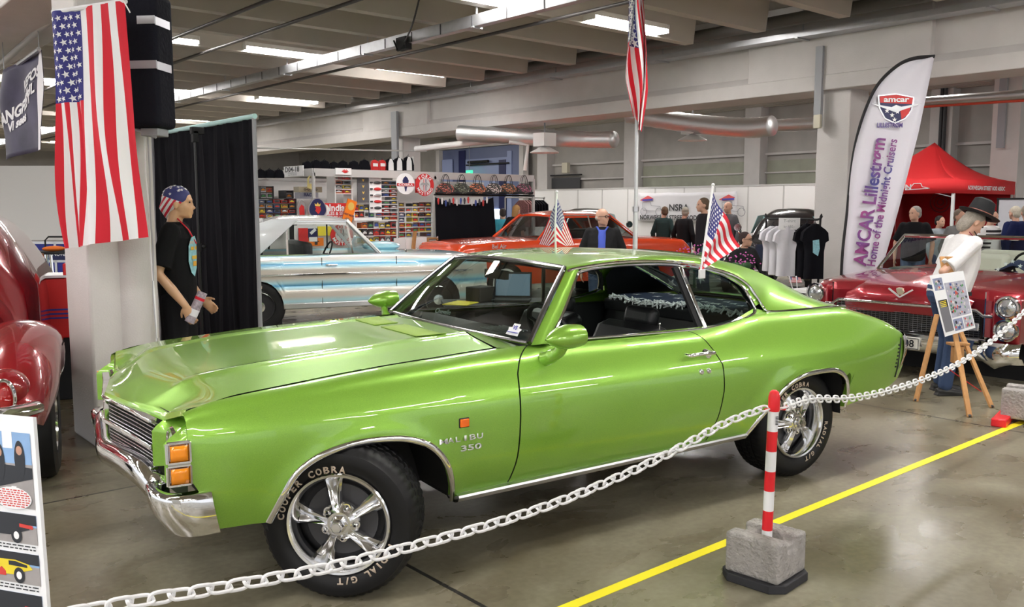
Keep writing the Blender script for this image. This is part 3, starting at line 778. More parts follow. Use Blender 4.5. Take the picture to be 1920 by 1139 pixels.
m = MB(); m.box((.492, Y(.49, .672)+.002, .672), (.052, .012, .044)); m.build('side_repeater_bezel', BLACK, coupe, bevel=.004)
m = MB()
BADGE = mat('badge_silver', (.72, .72, .74), .4, .4)
for k, ch in enumerate('MALIBU'):
    x = lerp(.385, .57, k/5); text_on(m, ch, (x, Y(x, .60)-.003, .592), (1, 0, 0), (0, 0, 1), .034, bold=.008, width={'M': .040, 'I': .011, 'L': .024}.get(ch, .031), lift=.003)
m.build('name_badge', BADGE, coupe, solid=.003)
m = MB(); text_on(m, '350', (.527, Y(.53, .56)-.003, .545), (1, 0, 0), (0, 0, 1), .036, bold=.015, width=.105, lift=.003); m.build('engine_badge', BADGE, coupe, solid=.003)
# ---- wheels (local frame: outer face at y=0 looking to -y)
CREAM = mat('tyre_lettering', (.55, .45, .36), .6)
def make_wheel(parent, loc, rz, spin=0., letters=True, R=.335, wd=.245, words=('COOPER COBRA', 'RADIAL G/T')):
    ri = .213
    m = MB()     # rim barrel + spokes
    m.lathe([(ri, .012), (ri+.004, .0), (ri-.002, -.006), (ri-.012, -.004), (ri-.022, .012), (ri-.028, .05), (ri-.040, .085), (ri-.045, .15)], axis='Y', n=64)
    for k in range(5):
        a = spin+2*PI*k/5; ca, sa = math.cos(a), math.sin(a); rows = []
        for r, hw, yy, dp in ((.042, .020, .022, .012), (.075, .021, .026, .012), (.11, .026, .035, .014), (.145, .033, .048, .016), (.178, .042, .062, .02)):
            prof = [(-hw, yy+.035), (-hw, yy+.006), (-hw*.72, yy-.004), (-hw*.45, yy-.001), (0, yy+dp), (hw*.45, yy-.001), (hw*.72, yy-.004), (hw, yy+.006), (hw, yy+.035)]
            rows.append([Vector((ca*r-sa*q, v, sa*r+ca*q)) for q, v in prof])
        m.grid(rows)
    m.lathe([(.0, .012), (.048, .012), (.060, .022), (.075, .030), (.085, .045), (.085, .06)], axis='Y', n=40)
    w_ = m.build('wheel', ALU, parent, loc=loc, rot=(0, 0, rz), sharp=35)
    m = MB(); m.lathe([(0, -.034), (.022, -.034), (.027, -.028), (.029, .0), (.038, .006), (.040, .014)], axis='Y', n=6); m.lathe([(0, -.0355), (.017, -.0355)], axis='Y', n=20)
    m.build('centre_cap', CHROME, w_)
    for k in range(5):
        a = spin+2*PI*(k+.5)/5; m = MB(); m.lathe([(.006, .0), (.010, .004), (.012, .03)], c=(.066*math.cos(a), 0.012, .066*math.sin(a)), axis='Y', n=8); m.lathe([(.012, .022), (.019, .022), (.020, .032)], c=(.066*math.cos(a), 0.008, .066*math.sin(a)), axis='Y', n=14); m.build('lug_nut', CHROME, w_)
    m = MB(); m.lathe([(0, .10), (.19, .10)], axis='Y', n=40); m.lathe([(.03, .075), (.15, .075), (.15, .09), (.03, .09)], axis='Y', n=40, mi=1); m.build('brake_disc', [BLACK, DGREY], w_)
    m = MB(); n = 168; rows = []       # tyre
    for i in range(n):
        a = 2*PI*i/n; g1 = .0045 if (i % 3) == 0 else 0; g2 = .0045 if ((i+1) % 3) == 0 else 0
        pr = [(ri-.004, .012), (ri+.006, .004), (ri+.03, -.010), (ri+.06, -.014), (ri+.085, -.008), (R-.022, .004), (R-.012-g1*.6, .014), (R-.004-g1, .028), (R-g1, .052),
              (R-g1, .078), (R-.010, .080), (R-.010, .088), (R-g2, .090), (R-g2, .120), (R-.010, .122), (R-.010, .130), (R-g1, .132), (R-g1, .165), (R-.010, .167), (R-.010, .175), (R-g2, .177),
              (R-.004-g2, wd-.028), (R-.014, wd-.012), (R-.05, wd), (ri+.03, wd-.005), (ri-.02, wd-.03)]
        rows.append([Vector((r*math.cos(a), y, r*math.sin(a))) for r, y in pr])
    m.grid(rows, cu=True); m.build('tyre', RUBBER, w_, sharp=35)
    if letters:
        m = MB(); rl_ = ri+.020
        for word, a0, step in ((words[0], None, 0), (words[1], None, 1)):
            h = .036; n = len(word); st = .14
            for k, ch in enumerate(word):
                if ch == ' ': continue
                if step == 0: a = math.radians(letters[0])-k*st
                else: a = math.radians(letters[1])-k*st*.92
                vs, fs = textmesh(ch, .035); x0 = min(v[0] for v in vs); x1 = max(v[0] for v in vs); kx = min(.025/(x1-x0), .044)
                er = Vector((math.cos(a), 0, math.sin(a))); et = Vector((math.sin(a), 0, -math.cos(a)))
                o = er*(rl_-.011)
                m.add([o+et*(v[0]-(x0+x1)/2)*kx+er*v[1]*h*1.05+Vector((0, -.0125, 0)) for v in vs], fs)
        m.build('tyre_lettering', CREAM, w_, solid=.0015)
    return w_
SA = math.radians(-36)
make_wheel(coupe, (-.10, .0, .326), SA, spin=math.radians(29), letters=(172, -22), R=.326)
make_wheel(coupe, (2.85, .115, .335), 0, spin=math.radians(38), letters=(166, -8))
w2 = make_wheel(coupe, (.03, CW-.1, .335), PI, letters=None); make_wheel(coupe, (2.85, CW-.1, .335), PI, letters=None)
for k, (lx, ly) in enumerate(((.03, .3), (2.85, .3))): pass
m = MB(); m.tube([(.0, .2, .335), (0, 1.7, .335)], .05, 8); m.tube([(2.85, .2, .335), (2.85, 1.7, .335)], .05, 8); m.tube([(-.3, 1.3, .30), (3.6, 1.3, .32)], .04, 8); m.build('axles', BLACK, coupe)
m = MB(); pts = [(3.05, .10, .40), (3.22, .12, .30), (3.24, .30, .30), (3.05, .28, .44)]
# ================================================================ PEOPLE: one continuous remeshed body, clothes as parts
def skinobj(m, name, mt, parent, vox, smooth=4, fac=.5):
    o = m.build(name, mt, parent, weld=False, recalc=True, sharp=180)
    r = o.modifiers.new('remesh', 'REMESH'); r.mode = 'VOXEL'; r.voxel_size = vox; r.use_smooth_shade = True
    s = o.modifiers.new('smooth', 'SMOOTH'); s.iterations = smooth; s.factor = fac
    return o
def limb(m, pts, rs, n=12):
    pts = [Vector(p) for p in pts]; m.tube(pts, rs, n)
    for p, r in zip(pts, rs): m.ell(p, (r, r, r), n=12, k=8)
def hand(m, w, d, palm_n, curl=.5, s=1.):
    """w wrist, d pointing direction, palm_n palm normal"""
    w = Vector(w); d = Vector(d).normalized(); pn = Vector(palm_n); pn = (pn-d*pn.dot(d)).normalized(); sd = d.cross(pn)
    M = Matrix((d, sd, pn)).transposed(); m.ell(w+d*.045*s, (.052*s, .040*s, .018*s), M=M)
    for k, (o, L) in enumerate(((-.030, .070), (-.010, .080), (.011, .075), (.030, .060))):
        b = w+d*.085*s+sd*o*s; c1 = (d*math.cos(curl*.7)+pn*math.sin(curl*.7)); c2 = (d*math.cos(curl*1.7)+pn*math.sin(curl*1.7))
        m.tube([b-d*.02*s, b, b+c1*L*.5*s, b+c1*L*.5*s+c2*L*.5*s], [.0095*s, .0095*s, .0088*s, .007*s], 8)
    t = w+d*.02*s-sd*.030*s; td = (d*.7-sd*.6+pn*.35).normalized(); m.tube([t, t+td*.035*s, t+(td*.06+d*.015)*s], [.012*s, .0105*s, .008*s], 8)
def head(m, c, R, s=1., nose=1.):
    """c centre of the skull, R rotation (x = face direction)"""
    def E(p, r): m.ell(Vector(c)+R @ (Vector(p)*s), Vector(r)*s, M=R, n=18, k=12)
    E((-.012, 0, .022), (.095, .074, .090)); E((.020, 0, -.028), (.066, .060, .075)); E((.026, 0, .036), (.058, .060, .050)); E((.046, 0, -.088), (.026, .028, .022)); E((.012, .0, -.075), (.055, .052, .034))
    E((.066, 0, -.040), (.022, .034, .034)); E((.080, 0, .020), (.010, .044, .010)); E((.086, 0, -.014), (.011*nose, .008, .024)); E((.099, 0, -.034), (.014*nose, .012, .011))
    E((.086, 0, -.062), (.009, .021, .006)); E((.084, 0, -.072), (.010, .019, .007)); E((.068, 0, -.096), (.016, .020, .015)); E((.060, 0, -.078), (.024, .030, .026))
    for y in (-1, 1): E((.050, y*.038, -.030), (.022, .020, .026)); E((-.008, y*.076, -.018), (.018, .008, .030))
    return
def person(loc, rz, label, h=1.72, shirt=(.1, .1, .1), pants=(.06, .08, .14), sleeve='long', hair=(.1, .07, .05), skin=SKIN, vox=.013, arms=None, lean=0., hyaw=0., hpitch=0., sit=False, girth=1., collar=None, bald=False, glasses=False, group=None, shoes=(.02, .02, .02), legs=True, jacket=None, name='person', cat='person', hairlen=0., shirtlen=.86, hidehair=False):
    root = empty(name, loc, label, cat, group, rz=rz); k = h/1.75; root.scale = (k, k, k)
    Ml = Matrix.Rotation(lean, 3, 'Y'); piv = Vector((0, 0, .93))
    def T(p): return piv+Ml @ (Vector(p)-piv)
    dz = 0 if not sit else -.45
    arms = arms or {}
    rs = T((0, -.168*girth, 1.405)); ls = T((0, .168*girth, 1.405))
    A = {}
    for sgn, nm, sh in ((-1, 'R', rs), (1, 'L', ls)):
        e, w_, hd, pn = arms.get(nm, ((-.03, sgn*.25*girth, 1.13), (.05, sgn*.24*girth, .88), (.15, 0, -1), (0, -sgn, 0)))
        A[nm] = (sh, Vector(e), Vector(w_), Vector(hd), Vector(pn))
    hc = T((.035, 0, 1.608)); RH = Matrix.Rotation(hyaw, 3, 'Z') @ Matrix.Rotation(lean+hpitch, 3, 'Y')
    m = MB()
    head(m, hc, RH)
    limb(m, [T((-.01, 0, 1.42)), T((0, 0, 1.50)), hc+RH @ Vector((-.015, 0, -.06))], [.062, .053, .053])
    zt = [.90, 1.0, 1.12, 1.25, 1.36, 1.43]; m.tube([T((0, 0, z)) for z in zt], [.095, .10, .10, .105, .10, .06], 18, ry=[.145, .14, .13, .145, .145, .09], up=Ml @ Vector((1, 0, 0)))
    for nm in 'RL':
        sh, e, w_, hd, pn = A[nm]; limb(m, [sh, (sh+e)/2, e, (e+w_)/2, w_], [.040, .040, .037, .036, .026]); hand(m, w_, hd, pn)
    hips = [Vector((0, s*.092, .92)) for s in (-1, 1)]
    LG = []
    for i, s in enumerate((-1, 1)):
        if sit: kn = Vector((.43, s*.15, .93)); an = Vector((.50, s*.15, .52))
        elif isinstance(legs, dict): kn, an = Vector(legs['RL'[i]][0]), Vector(legs['RL'[i]][1])
        else: kn = Vector((.01, s*.10, .50)); an = Vector((-.03, s*.11, .08))
        LG.append((hips[i], kn, an)); limb(m, [hips[i], (hips[i]+kn)/2, kn, lerp(kn, an, .4), an], [.082, .072, .052, .050, .034]); m.tube([an+Vector((-.04, 0, -.04)), an+Vector((.06, 0, -.05)), an+Vector((.16, 0, -.06))], [.035, .035, .022], 10)
    skinobj(m, 'body', skin, root, vox, 8 if vox < .008 else 4)
    g = girth
    # shirt
    sm = mat('cloth_%02x%02x%02x' % tuple(int(c*255) for c in shirt), shirt, .85, bump=.12, bscale=35, spec=.15)
    m = MB(); zt = [shirtlen, .93, 1.02, 1.13, 1.25, 1.36, 1.43, 1.475]
    m.tube([T((.012*(g-1)*12*math.sin(PI*min(1, max(0, (z-.85)/.6))), 0, z)) for z in zt], [.122*g, .13*g, .135*g, .132*g, .128*g, .118, .090, .062], 20, ry=[.165*g, .17*g, .17*g, .168*g, .172*g, .182*g, .165*g, .092], up=Ml @ Vector((1, 0, 0)))
    for nm in 'RL':
        sh, e, w_, hd, pn = A[nm]; sh = lerp(sh, T((0, 0, 1.40)), .12)
        if sleeve == 'long': limb(m, [sh, (sh+e)/2, e, (e+w_)/2, lerp(e, w_, .96)], [.068, .063, .055, .050, .040])
        elif sleeve == 'short': limb(m, [sh, lerp(sh, e, .5)], [.070, .069]); m.tube([lerp(sh, e, .4), lerp(sh, e, .84)], [.069, .079], 14)
    skinobj(m, 'shirt' if not jacket else 'jacket', sm, root, vox)
    if jacket:    # open front showing a shirt beneath
        jm = mat('cloth_%02x%02x%02x' % tuple(int(c*255) for c in jacket), jacket, .8); m = MB()
        m.tube([T((.072, 0, z)) for z in (.93, 1.1, 1.25, 1.36, 1.44)], [.10*g, .10*g, .095*g, .08, .045], 16, ry=[.09, .09, .085, .07, .05], up=Ml @ Vector((1, 0, 0)))
        for s in (-1, 1): m.bar(T((.10, s*.02, 1.40)), T((.075, s*.075, 1.485)), .05, .012)
        skinobj(m, 'shirt', jm, root, vox*.8, smooth=2)
    # trousers
    pm = mat('cloth_%02x%02x%02x' % tuple(int(c*255) for c in pants), pants, .85, bump=.15, bscale=30, spec=.15); m = MB()
    m.tube([(0, 0, .84), (0, 0, .90), (0, 0, 1.0)], [.10*g, .118*g, .112*g], 18, ry=[.13*g, .165*g, .155*g], up=(1, 0, 0))
    for hp, kn, an in LG: limb(m, [hp, (hp+kn)/2, kn, lerp(kn, an, .5), lerp(kn, an, .96)], [.098, .088, .070, .064, .062])
    skinobj(m, 'trousers', pm, root, vox)
    for hp, kn, an in LG:
        m = MB(); m.tube([an+Vector((-.075, 0, -.045)), an+Vector((-.03, 0, -.042)), an+Vector((.07, 0, -.05)), an+Vector((.19, 0, -.058))], [.030, .042, .038, .020], 12, ry=[.036, .042, .050, .034], up=(0, 0, 1)); m.box(an+Vector((.055, 0, -.075)), (.28, .085, .014)); skinobj(m, 'shoe', mat('shoe_%d' % int(shoes[0]*255), shoes, .4), root, .009, 2)
    # hair
    if not hidehair:
        hm = mat('hair_%02x%02x%02x' % tuple(int(c*255) for c in hair), hair, .75, bump=.5, bscale=120, noise=.3, nscale=60); m = MB()
        def E(p, r): m.ell(hc+RH @ Vector(p), r, M=RH, n=16, k=10)
        if bald: E((-.045, 0, -.012), (.066, .077, .045))
        else:
            E((-.024, 0, .034), (.094, .080, .088)); E((-.055, 0, -.015), (.060, .074, .070))
            if hairlen: E((-.06, 0, -.05-hairlen/2), (.055, .075, .07+hairlen/2))
        skinobj(m, 'hair', hm, root, .009, 2)
    m = MB()
    for s in (-1, 1): m.ell(hc+RH @ Vector((.078, s*.030, .006)), (.006, .012, .007), M=RH, n=10, k=6)
    m.build('eyes', mat('eye_dark', (.03, .02, .02), .3), root)
    if glasses:
        m = MB()
        for s in (-1, 1):
            c0 = hc+RH @ Vector((.098, s*.032, .004)); m.tube([c0+RH @ Vector((0, .024*math.cos(a), .017*math.sin(a))) for a in [2*PI*q/16 for q in range(16)]], .0028, 6, closed=True)
            m.tube([hc+RH @ Vector((.096, s*.056, .008)), hc+RH @ Vector((0, s*.080, .004))], .0028, 6)
        m.tube([hc+RH @ Vector((.1, -.01, .008)), hc+RH @ Vector((.1, .01, .008))], .0028, 6); m.build('glasses', BLACK, root)
    return root, hc, RH, T
# ================================================================ FLAGS
def star(c, ux, uy, r):
    c = Vector(c); return [c+ux*(r*(1 if k % 2 == 0 else .40))*math.sin(2*PI*k/10)+uy*(r*(1 if k % 2 == 0 else .40))*math.cos(2*PI*k/10) for k in range(10)]
def stripes_flag(P, parent, name='flag_cloth', nu=28, starscale=1., th=.003, both=True):
    """P(u, v): u 0..1 from the hoist along the flag, v 0..1 from the top stripe down"""
    m = MB(); nv = 13
    for j in range(nv):
        for sub in range(2):
            for i in range(nu):
                u0, u1 = i/nu, (i+1)/nu; v0, v1 = (j+sub*.5)/nv, (j+sub*.5+.5)/nv
                col = 2 if (j < 7 and u1 <= .4001) else (0 if j % 2 == 0 else 1)
                m.add([P(u0, v0), P(u1, v0), P(u1, v1), P(u0, v1)], [(0, 1, 2, 3)], col)
    o = m.build(name, [FRED, FWHITE, FBLUE], parent, recalc=False)
    m = MB(); e = .004
    for r in range(9):
        for q in range(6 if r % 2 == 0 else 5):
            u = .4*((q*2+1+(r % 2))/12); v = (7/13)*(r+1)/10
            c = Vector(P(u, v)); uu = (Vector(P(u+e, v))-Vector(P(u-e, v))); vv = (Vector(P(u, v-e))-Vector(P(u, v+e)))
            su = uu.length/(2*e); sv = vv.length/(2*e); uu.normalize(); vv.normalize(); n = uu.cross(vv)
            if n.length < 1e-6: continue
            n.normalize(); rr = .030*min(su*1.0, sv*1.9)*starscale
            for s in ((1, -1) if both else (1,)): m.poly([p+n*s*th for p in star(c, uu, vv, rr)])
    m.build('stars', FWHITE, o, weld=False, recalc=False); return o
# large flag hanging on the column
p0 = Vector(at(107, 25, 5.62)); p1 = Vector(at(243, 4, 5.42)); p2 = Vector(at(274, 445, 5.42)); p3 = Vector(at(134, 466, 5.62))
r = empty('hanging_flag', (p0+p1)/2, 'large stars and stripes flag hanging down the concrete column', 'flag')
O = (p0+p1)/2; nrm = (p1-p0).cross(Vector((0, 0, -1))).normalized()
if nrm.dot(CAM-O) < 0: nrm = -nrm
def PF(u, v):    # u runs down the cloth, v across it: canton at the upper left
    t = 1-v if False else v
    top = lerp(p0, p1, 1-v) if False else lerp(p1, p0, 1-v)
    a = lerp(p1, p0, v) if False else None
    w_ = 1-v; w_ = w_*.70 if w_ < .54 else .378+(w_-.54)*1.352
    L = lerp(p0, p1, w_); Bm = lerp(p3, p2, w_)
    p = lerp(L, Bm, u)
    w = .030*math.sin(9*(1-v)+2.2*u+.6)*(0.35+.8*u)+.018*math.sin(23*v+5*u)*(.3+u)
    s = (p1-p0).normalized()*(.020*math.sin(7*u+6*v))
    return p-O+nrm*(w+.04)+s*u
# the canton hangs to the viewer's left: run v from the left edge
def PF2(u, v): return PF(u, 1-(1-v)) if False else PF(u, v)
def PFl(u, v): return PF(u, 1-v)
stripes_flag(PFl, r, nu=34, th=.005, starscale=.85)
m = MB(); m.tube([p0-O+nrm*.03, p1-O+nrm*.03], .016, 8); m.build('hem', FWHITE, r)
m = MB(); q = p1-O+nrm*.05; m.tube([q, q+Vector((.02, .0, .05)), q+Vector((0, 0, .12))], .004, 6); m.tube([q, q+Vector((.03, -.02, -.07))], .004, 6); m.build('tie_string', WHITE, r)
# window flags on the coupe and the tall flag
def car_flag(label, base, top, tipbot, drop_in, seed, canton_top=True, mirrored=1):
    base, top = Vector(base), Vector(top); r = empty('car_flag', base, label, 'flag')
    m = MB(); m.tube([Vector((0, 0, 0)), top-base], .006, 8); m.ell(top-base, (.009, .009, .009)); m.build('staff', WHITE, r); return r
WP = mat('white_gloss_plastic', (.82, .82, .84), .3)
def window_flag(label, pole_b, pole_t, h0, h1, f0, f1, bow=.02, clip=None, flip=1, nu=22, ss=1.3):
    """h0,h1 hoist top/bottom on the staff; f0,f1 fly top/bottom points (world)"""
    r = empty('car_flag', pole_b, label, 'flag'); b = Vector(pole_b)
    L = lambda p: Vector(p)-b
    m = MB(); m.tube([L(pole_b), L(lerp(Vector(pole_b), Vector(pole_t), .5)), L(pole_t)], .0065, 8); m.ell(L(pole_t), (.010, .010, .010)); m.build('staff', WP, r)
    h0, h1, f0, f1 = L(h0), L(h1), L(f0), L(f1); n = (f0-h0).cross(h1-h0).normalized()
    def P(u, v): return lerp(lerp(h0, h1, v), lerp(f0, f1, v), u)+n*bow*math.sin(3*PI*u+v*2)*min(1, u*4)
    stripes_flag(P, r, nu=nu, th=.0025, starscale=ss)
    if clip: 
        m = MB(); m.box(L(clip), (.05, .012, .05)); m.build('window_clip', WP, r, bevel=.003)
    return r
Zf = 4.95
a = at(1314, 508, 4.86); t = at(1337, 347, 5.0)
hs = (Vector(t)-Vector(a))
window_flag('small stars and stripes flag clipped to the near side rear window of the green coupe', a, t, Vector(a)+hs*.93, Vector(a)+hs*.06, at(1388, 462, 5.12), at(1312, 507, 4.86), bow=.012, ss=1.0, clip=at(1316, 514, 4.85))
b_ = at(1042, 468, 6.05); t = at(1044, 360, 6.0); hs = (Vector(t)-Vector(b_)); r = None
# far-side flag: hangs folded on both sides of its staff
r = empty('car_flag', b_, 'small stars and stripes flag standing up from the far window of the green coupe', 'flag'); L = lambda p: Vector(p)-Vector(b_)
m = MB(); m.tube([L(b_), L(lerp(Vector(b_), Vector(t), .4))+Vector((-.01, 0, 0)), L(t)], .007, 8); m.ell(L(t), (.011, .011, .011)); m.build('staff', WP, r)
H0, H1 = L(at(1045, 372, 6.01)), L(at(1042, 458, 6.04)); K0, K1 = L(at(1055, 405, 6.12)), L(at(1075, 462, 6.2)); G0, G1 = L(at(1040, 392, 6.1)), L(at(1010, 460, 6.2))
def PA(u, v):
    a = lerp(H0, H1, v); f = lerp(K0, K1, min(1, v*1.0)); return lerp(a, f, u)
mm_A = lambda u, v: lerp(lerp(H0, L(at(1078, 460, 6.15)), u), lerp(H1, L(at(1060, 462, 6.10)), u), v)
mm_B = lambda u, v: lerp(lerp(H0, L(at(1010, 458, 6.15)), u), lerp(H1, L(at(1030, 462, 6.08)), u), v)
stripes_flag(mm_A, r, nu=20, th=.0025); stripes_flag(mm_B, r, nu=20, th=.0025, name='flag_fold')
# tall flag on a pole behind the coupe
pb = at(1191, 452, 7.3); pb = Vector((pb.x, pb.y, 0)); ptop = Vector((pb.x, pb.y, 3.75))
r = empty('flag_pole', pb, 'tall grey flag pole with a hanging stars and stripes flag behind the green coupe', 'flag pole')
m = MB(); m.tube([(0, 0, 0), (0, 0, 1.62)], .020, 14); m.build('pole', mat('grey_pole', (.62, .62, .65), .35, .3), r)
m = MB(); m.tube([(0, 0, 1.6), (0, 0, 3.75)], .0155, 14); m.build('upper_pole', MATS['grey_pole'], r)
m = MB(); m.lathe([(.0, -.02), (.027, -.02), (.027, .02), (.0, .02)], c=(0, 0, 1.60)); m.build('collar', CHROME_R, r)
m = MB(); m.lathe([(0, 0), (.22, 0), (.22, .02), (.05, .04), (0, .05)]); m.build('foot', DGREY, r)
ft = L = None
def PT(u, v):
    Rr = Vector((math.sin(YAW), -math.cos(YAW), 0)); Fd = Vector((math.cos(YAW), math.sin(YAW), 0))
    x = (lerp(-.085, .10, v)+.026*math.sin(v*9+u*4))*(.42+.75*math.sin(PI*min(1, .10+u*.66))**2)*(1-.5*max(0, u-.7)/.3)+.03*u-.02
    return Rr*(x-.015)+Fd*(.045*math.cos(v*15+u*3)-.03)+Vector((0, 0, 3.30-1.02*u-.16*(v-.5)*u+.02*math.sin(v*8)))
stripes_flag(PT, r, nu=48, th=.004, starscale=1.4)

# ================================================================ BARRIER, CHAINS, FLOOR TAPE
BRED = mat('barrier_red', (.78, .02, .03), .35); BWH = mat('barrier_white', (.86, .86, .88), .4)
BLK = mat('cast_concrete', (.36, .34, .325), .9, noise=.25, nscale=25, bump=.8, bscale=55)
pb = Vector((3.262, 2.115, 0))
r = empty('barrier_post', pb, 'red and white striped barrier post standing in a concrete block', 'barrier post')
pt = at(1457, 733, 3.70); hgt = pt.z
base_z = .10; tilt = Vector((pt.x-pb.x, pt.y-pb.y, 0))*.6
seg = 7; z0 = .13; zt_ = hgt-.09
for k in range(seg):
    a, b = lerp(z0, zt_, k/seg), lerp(z0, zt_, (k+1)/seg); m = MB(); m.tube([tilt*(a/hgt)+Vector((0, 0, a)), tilt*(b/hgt)+Vector((0, 0, b))], .0225, 20)
    m.build('stripe', BWH if (k % 2 == 0) else BRED, r)
m = MB(); c = tilt+Vector((0, 0, 0)); m.lathe([(.0235, zt_), (.0245, zt_+.01), (.0245, hgt-.03), (.019, hgt-.008), (.010, hgt), (0, hgt+.001)], c=tilt, n=24); m.build('cap', BRED, r)
m = MB(); m.tube([tilt+Vector((.02, -.01, zt_+.008)), tilt+Vector((.045, -.025, zt_+.004)), tilt+Vector((.05, -.03, zt_+.02))], .005, 8); m.tube([tilt+Vector((-.02, .01, zt_+.008)), tilt+Vector((-.04, .02, zt_+.008))], .005, 8); m.build('chain_hook', BRED, r)
m = MB()
for k in range(6): m.box(tilt+Vector((-.35*.0228, -.937*.0228, zt_-.022-.0065*k)), (.013, .0016, .0035), rz=-.358)
m.build('price_sticker', DGREY, r)
# the block with its cross channel
def concrete_block(loc, rz, label, size=(.255, .255, .175)):
    r = empty('concrete_block', loc, label, 'weight block', rz=rz); a, b, h = size; z0 = .035
    m = MB(); m.box((0, 0, z0+h*.32), (a, b, h*.64))
    for sx in (-1, 1):
        m.box((sx*a*.33, 0, z0+h*.80), (a*.34, b, h*.42))
    m.box((0, -b*.34, z0+h*.72), (a*.40, b*.2, h*.22)); m.box((0, b*.34, z0+h*.74), (a*.40, b*.2, h*.25))
    o = skinobj(m, 'block', BLK, r, .008, 5, .6)
    return r
rzb = math.radians(5)
r2 = concrete_block(pb+Vector((0, 0, 0)), rzb, 'grey concrete weight block at the foot of the striped post beside the yellow tape')
m = MB(); a = .15; ch = .05
poly = [(-a, -a+ch), (-a+ch, -a), (a-ch, -a), (a, -a+ch), (a, a-ch), (a-ch, a), (-a+ch, a), (-a, a-ch)]
m.prism(poly, lambda u, v, d: (u, v, d), 0, .038); m.build('rubber_foot', mat('black_rubber_foot', (.03, .03, .035), .7), r2, bevel=.004)
r3 = concrete_block(Vector((7.22, 2.50, .0)), .2, 'grey concrete weight block on red feet at the right edge', (.30, .24, .22))
for dx, dy in ((-.12, .10), (.10, -.12)):
    m = MB(); m.box((dx, dy, .03), (.42, .10, .06)); m.build('foot', BRED, r3, bevel=.008)
m = MB(); m.tube([(0, 0, .1), (0, 0, .99)], .0225, 16); m.build('post', BWH, empty('barrier_post', (7.45, 2.42, 0), 'white barrier post at the right end of the chain, mostly outside the picture', 'barrier post'))
# chains
_lk = None
def chain(label, pts, pitch=.047):
    global _lk
    pts = catmull(pts, 10); r = empty('barrier_chain', pts[0], label, 'chain'); dist = [0]
    for a, b in zip(pts, pts[1:]): dist.append(dist[-1]+(b-a).length)
    n = int(dist[-1]/pitch)
    for k in range(n):
        d = (k+.5)*pitch; i = max(j for j in range(len(dist)-1) if dist[j] <= d); t = (d-dist[i])/(dist[i+1]-dist[i]); c = lerp(pts[i], pts[i+1], t); tn = (pts[i+1]-pts[i]).normalized()
        if _lk is None:
            m = MB(); L2, W2 = .0215, .0105; ring = []
            for q in range(20):
                a = 2*PI*q/20; ring.append((L2*(1 if math.cos(a) > 0 else -1)*abs(math.cos(a))**.6, W2*(1 if math.sin(a) > 0 else -1)*abs(math.sin(a))**.6*1.2, 0))
            m.tube(ring, .0036, 8, closed=True); o = m.build('link', WP, r); _lk = o
        else: o = _lk.copy(); C.objects.link(o); o.parent = r
        up = Vector((0, 0, 1)); sd = tn.cross(up).normalized(); u2 = sd.cross(tn)
        ang = math.radians(20 if k % 2 == 0 else 110); y_ = sd*math.cos(ang)+u2*math.sin(ang); z_ = tn.cross(y_)
        o.matrix_local = Matrix.Translation(c-pts[0]) @ Matrix((tn, y_, z_)).transposed().to_4x4() @ Matrix.Scale(1.30, 4)
    return r
hk = pb+tilt+Vector((0, 0, zt_+.015))
Lp = [hk+Vector((-.02, .02, .0))]+[ony(px, py, lerp(2.14, 2.0, t)) for px, py, t in ((1360, 794, .1), (1240, 858, .25), (1090, 925, .4), (950, 975, .55), (800, 1018, .7), (620, 1064, .85), (430, 1100, 1), (240, 1131, 1.1), (80, 1162, 1.2), (-60, 1182, 1.3))]
chain('white plastic chain running from the striped post to the lower left corner', Lp)
Rp = [hk+Vector((.03, -.02, -.005))]
for px, py in ((1520, 749), (1585, 748), (1650, 737), (1720, 716), (1790, 686), (1850, 647), (1905, 600), (1945, 560)):
    t = (px-1457)/(1945-1457); Rp.append(on(px, py, pb, (.08, -1, 0)) if False else ony(px, py, lerp(2.12, 2.42, t**.75)))
chain('white plastic chain running from the striped post towards the easel and the right edge', Rp)
# yellow tape on the floor
a, b = onz(1065, 1139, 0), onz(1910, 795, 0); d = (b-a).normalized()
m = MB(); m.bar(a-d*3, b+d*3, .055, .0012); m.build('floor_tape', mat('yellow_tape', (.95, .83, .03), .45), loc=(0, 0, .0012), thing=('yellow marking tape stuck along the floor beside the green coupe', 'floor tape'))

# ================================================================ PHOTO BOARD LOWER LEFT
bx = Vector(onz(108, 1175, .0)) if False else None
tr = at(62, 783, 2.05); br = at(92, 1180, 1.92); rt = Vector((math.sin(YAW), -math.cos(YAW), 0)); rt = (rt*.93-Vector((math.cos(YAW), math.sin(YAW), 0))*.30).normalized()
dn = (br-tr).normalized(); W_, H_ = .62, .86
r = empty('photo_board', Vector((br.x, br.y, 0)), 'white display board of car photographs at the lower left corner', 'display board'); O = r.location
def BP(u, v, d=0.): # u leftwards from the right edge (m), v down from the top
    return tr-rt*u+dn*v+rt.cross(dn)*d-O if False else (tr-rt*u+dn*v)+(-rt.cross(dn)*d)-O
nb = rt.cross(dn)
sgn = 1 if (CAM-tr).dot(nb) > 0 else -1
def BP(u, v, d=0.): return tr-rt*u+dn*v+nb*sgn*d-O
def brect(m, u0, v0, u1, v1, d, mi=0): m.add([BP(u0, v0, d), BP(u1, v0, d), BP(u1, v1, d), BP(u0, v1, d)], [(0, 1, 2, 3)], mi)
m = MB(); m.add([BP(0, 0, 0), BP(W_, 0, 0), BP(W_, H_, 0), BP(0, H_, 0), BP(0, 0, -.01), BP(W_, 0, -.01), BP(W_, H_, -.01), BP(0, H_, -.01)], [(0, 1, 2, 3), (4, 5, 6, 7), (0, 1, 5, 4), (1, 2, 6, 5), (2, 3, 7, 6), (3, 0, 4, 7)])
m.build('board', mat('board_white', (.82, .83, .86), .35), r)
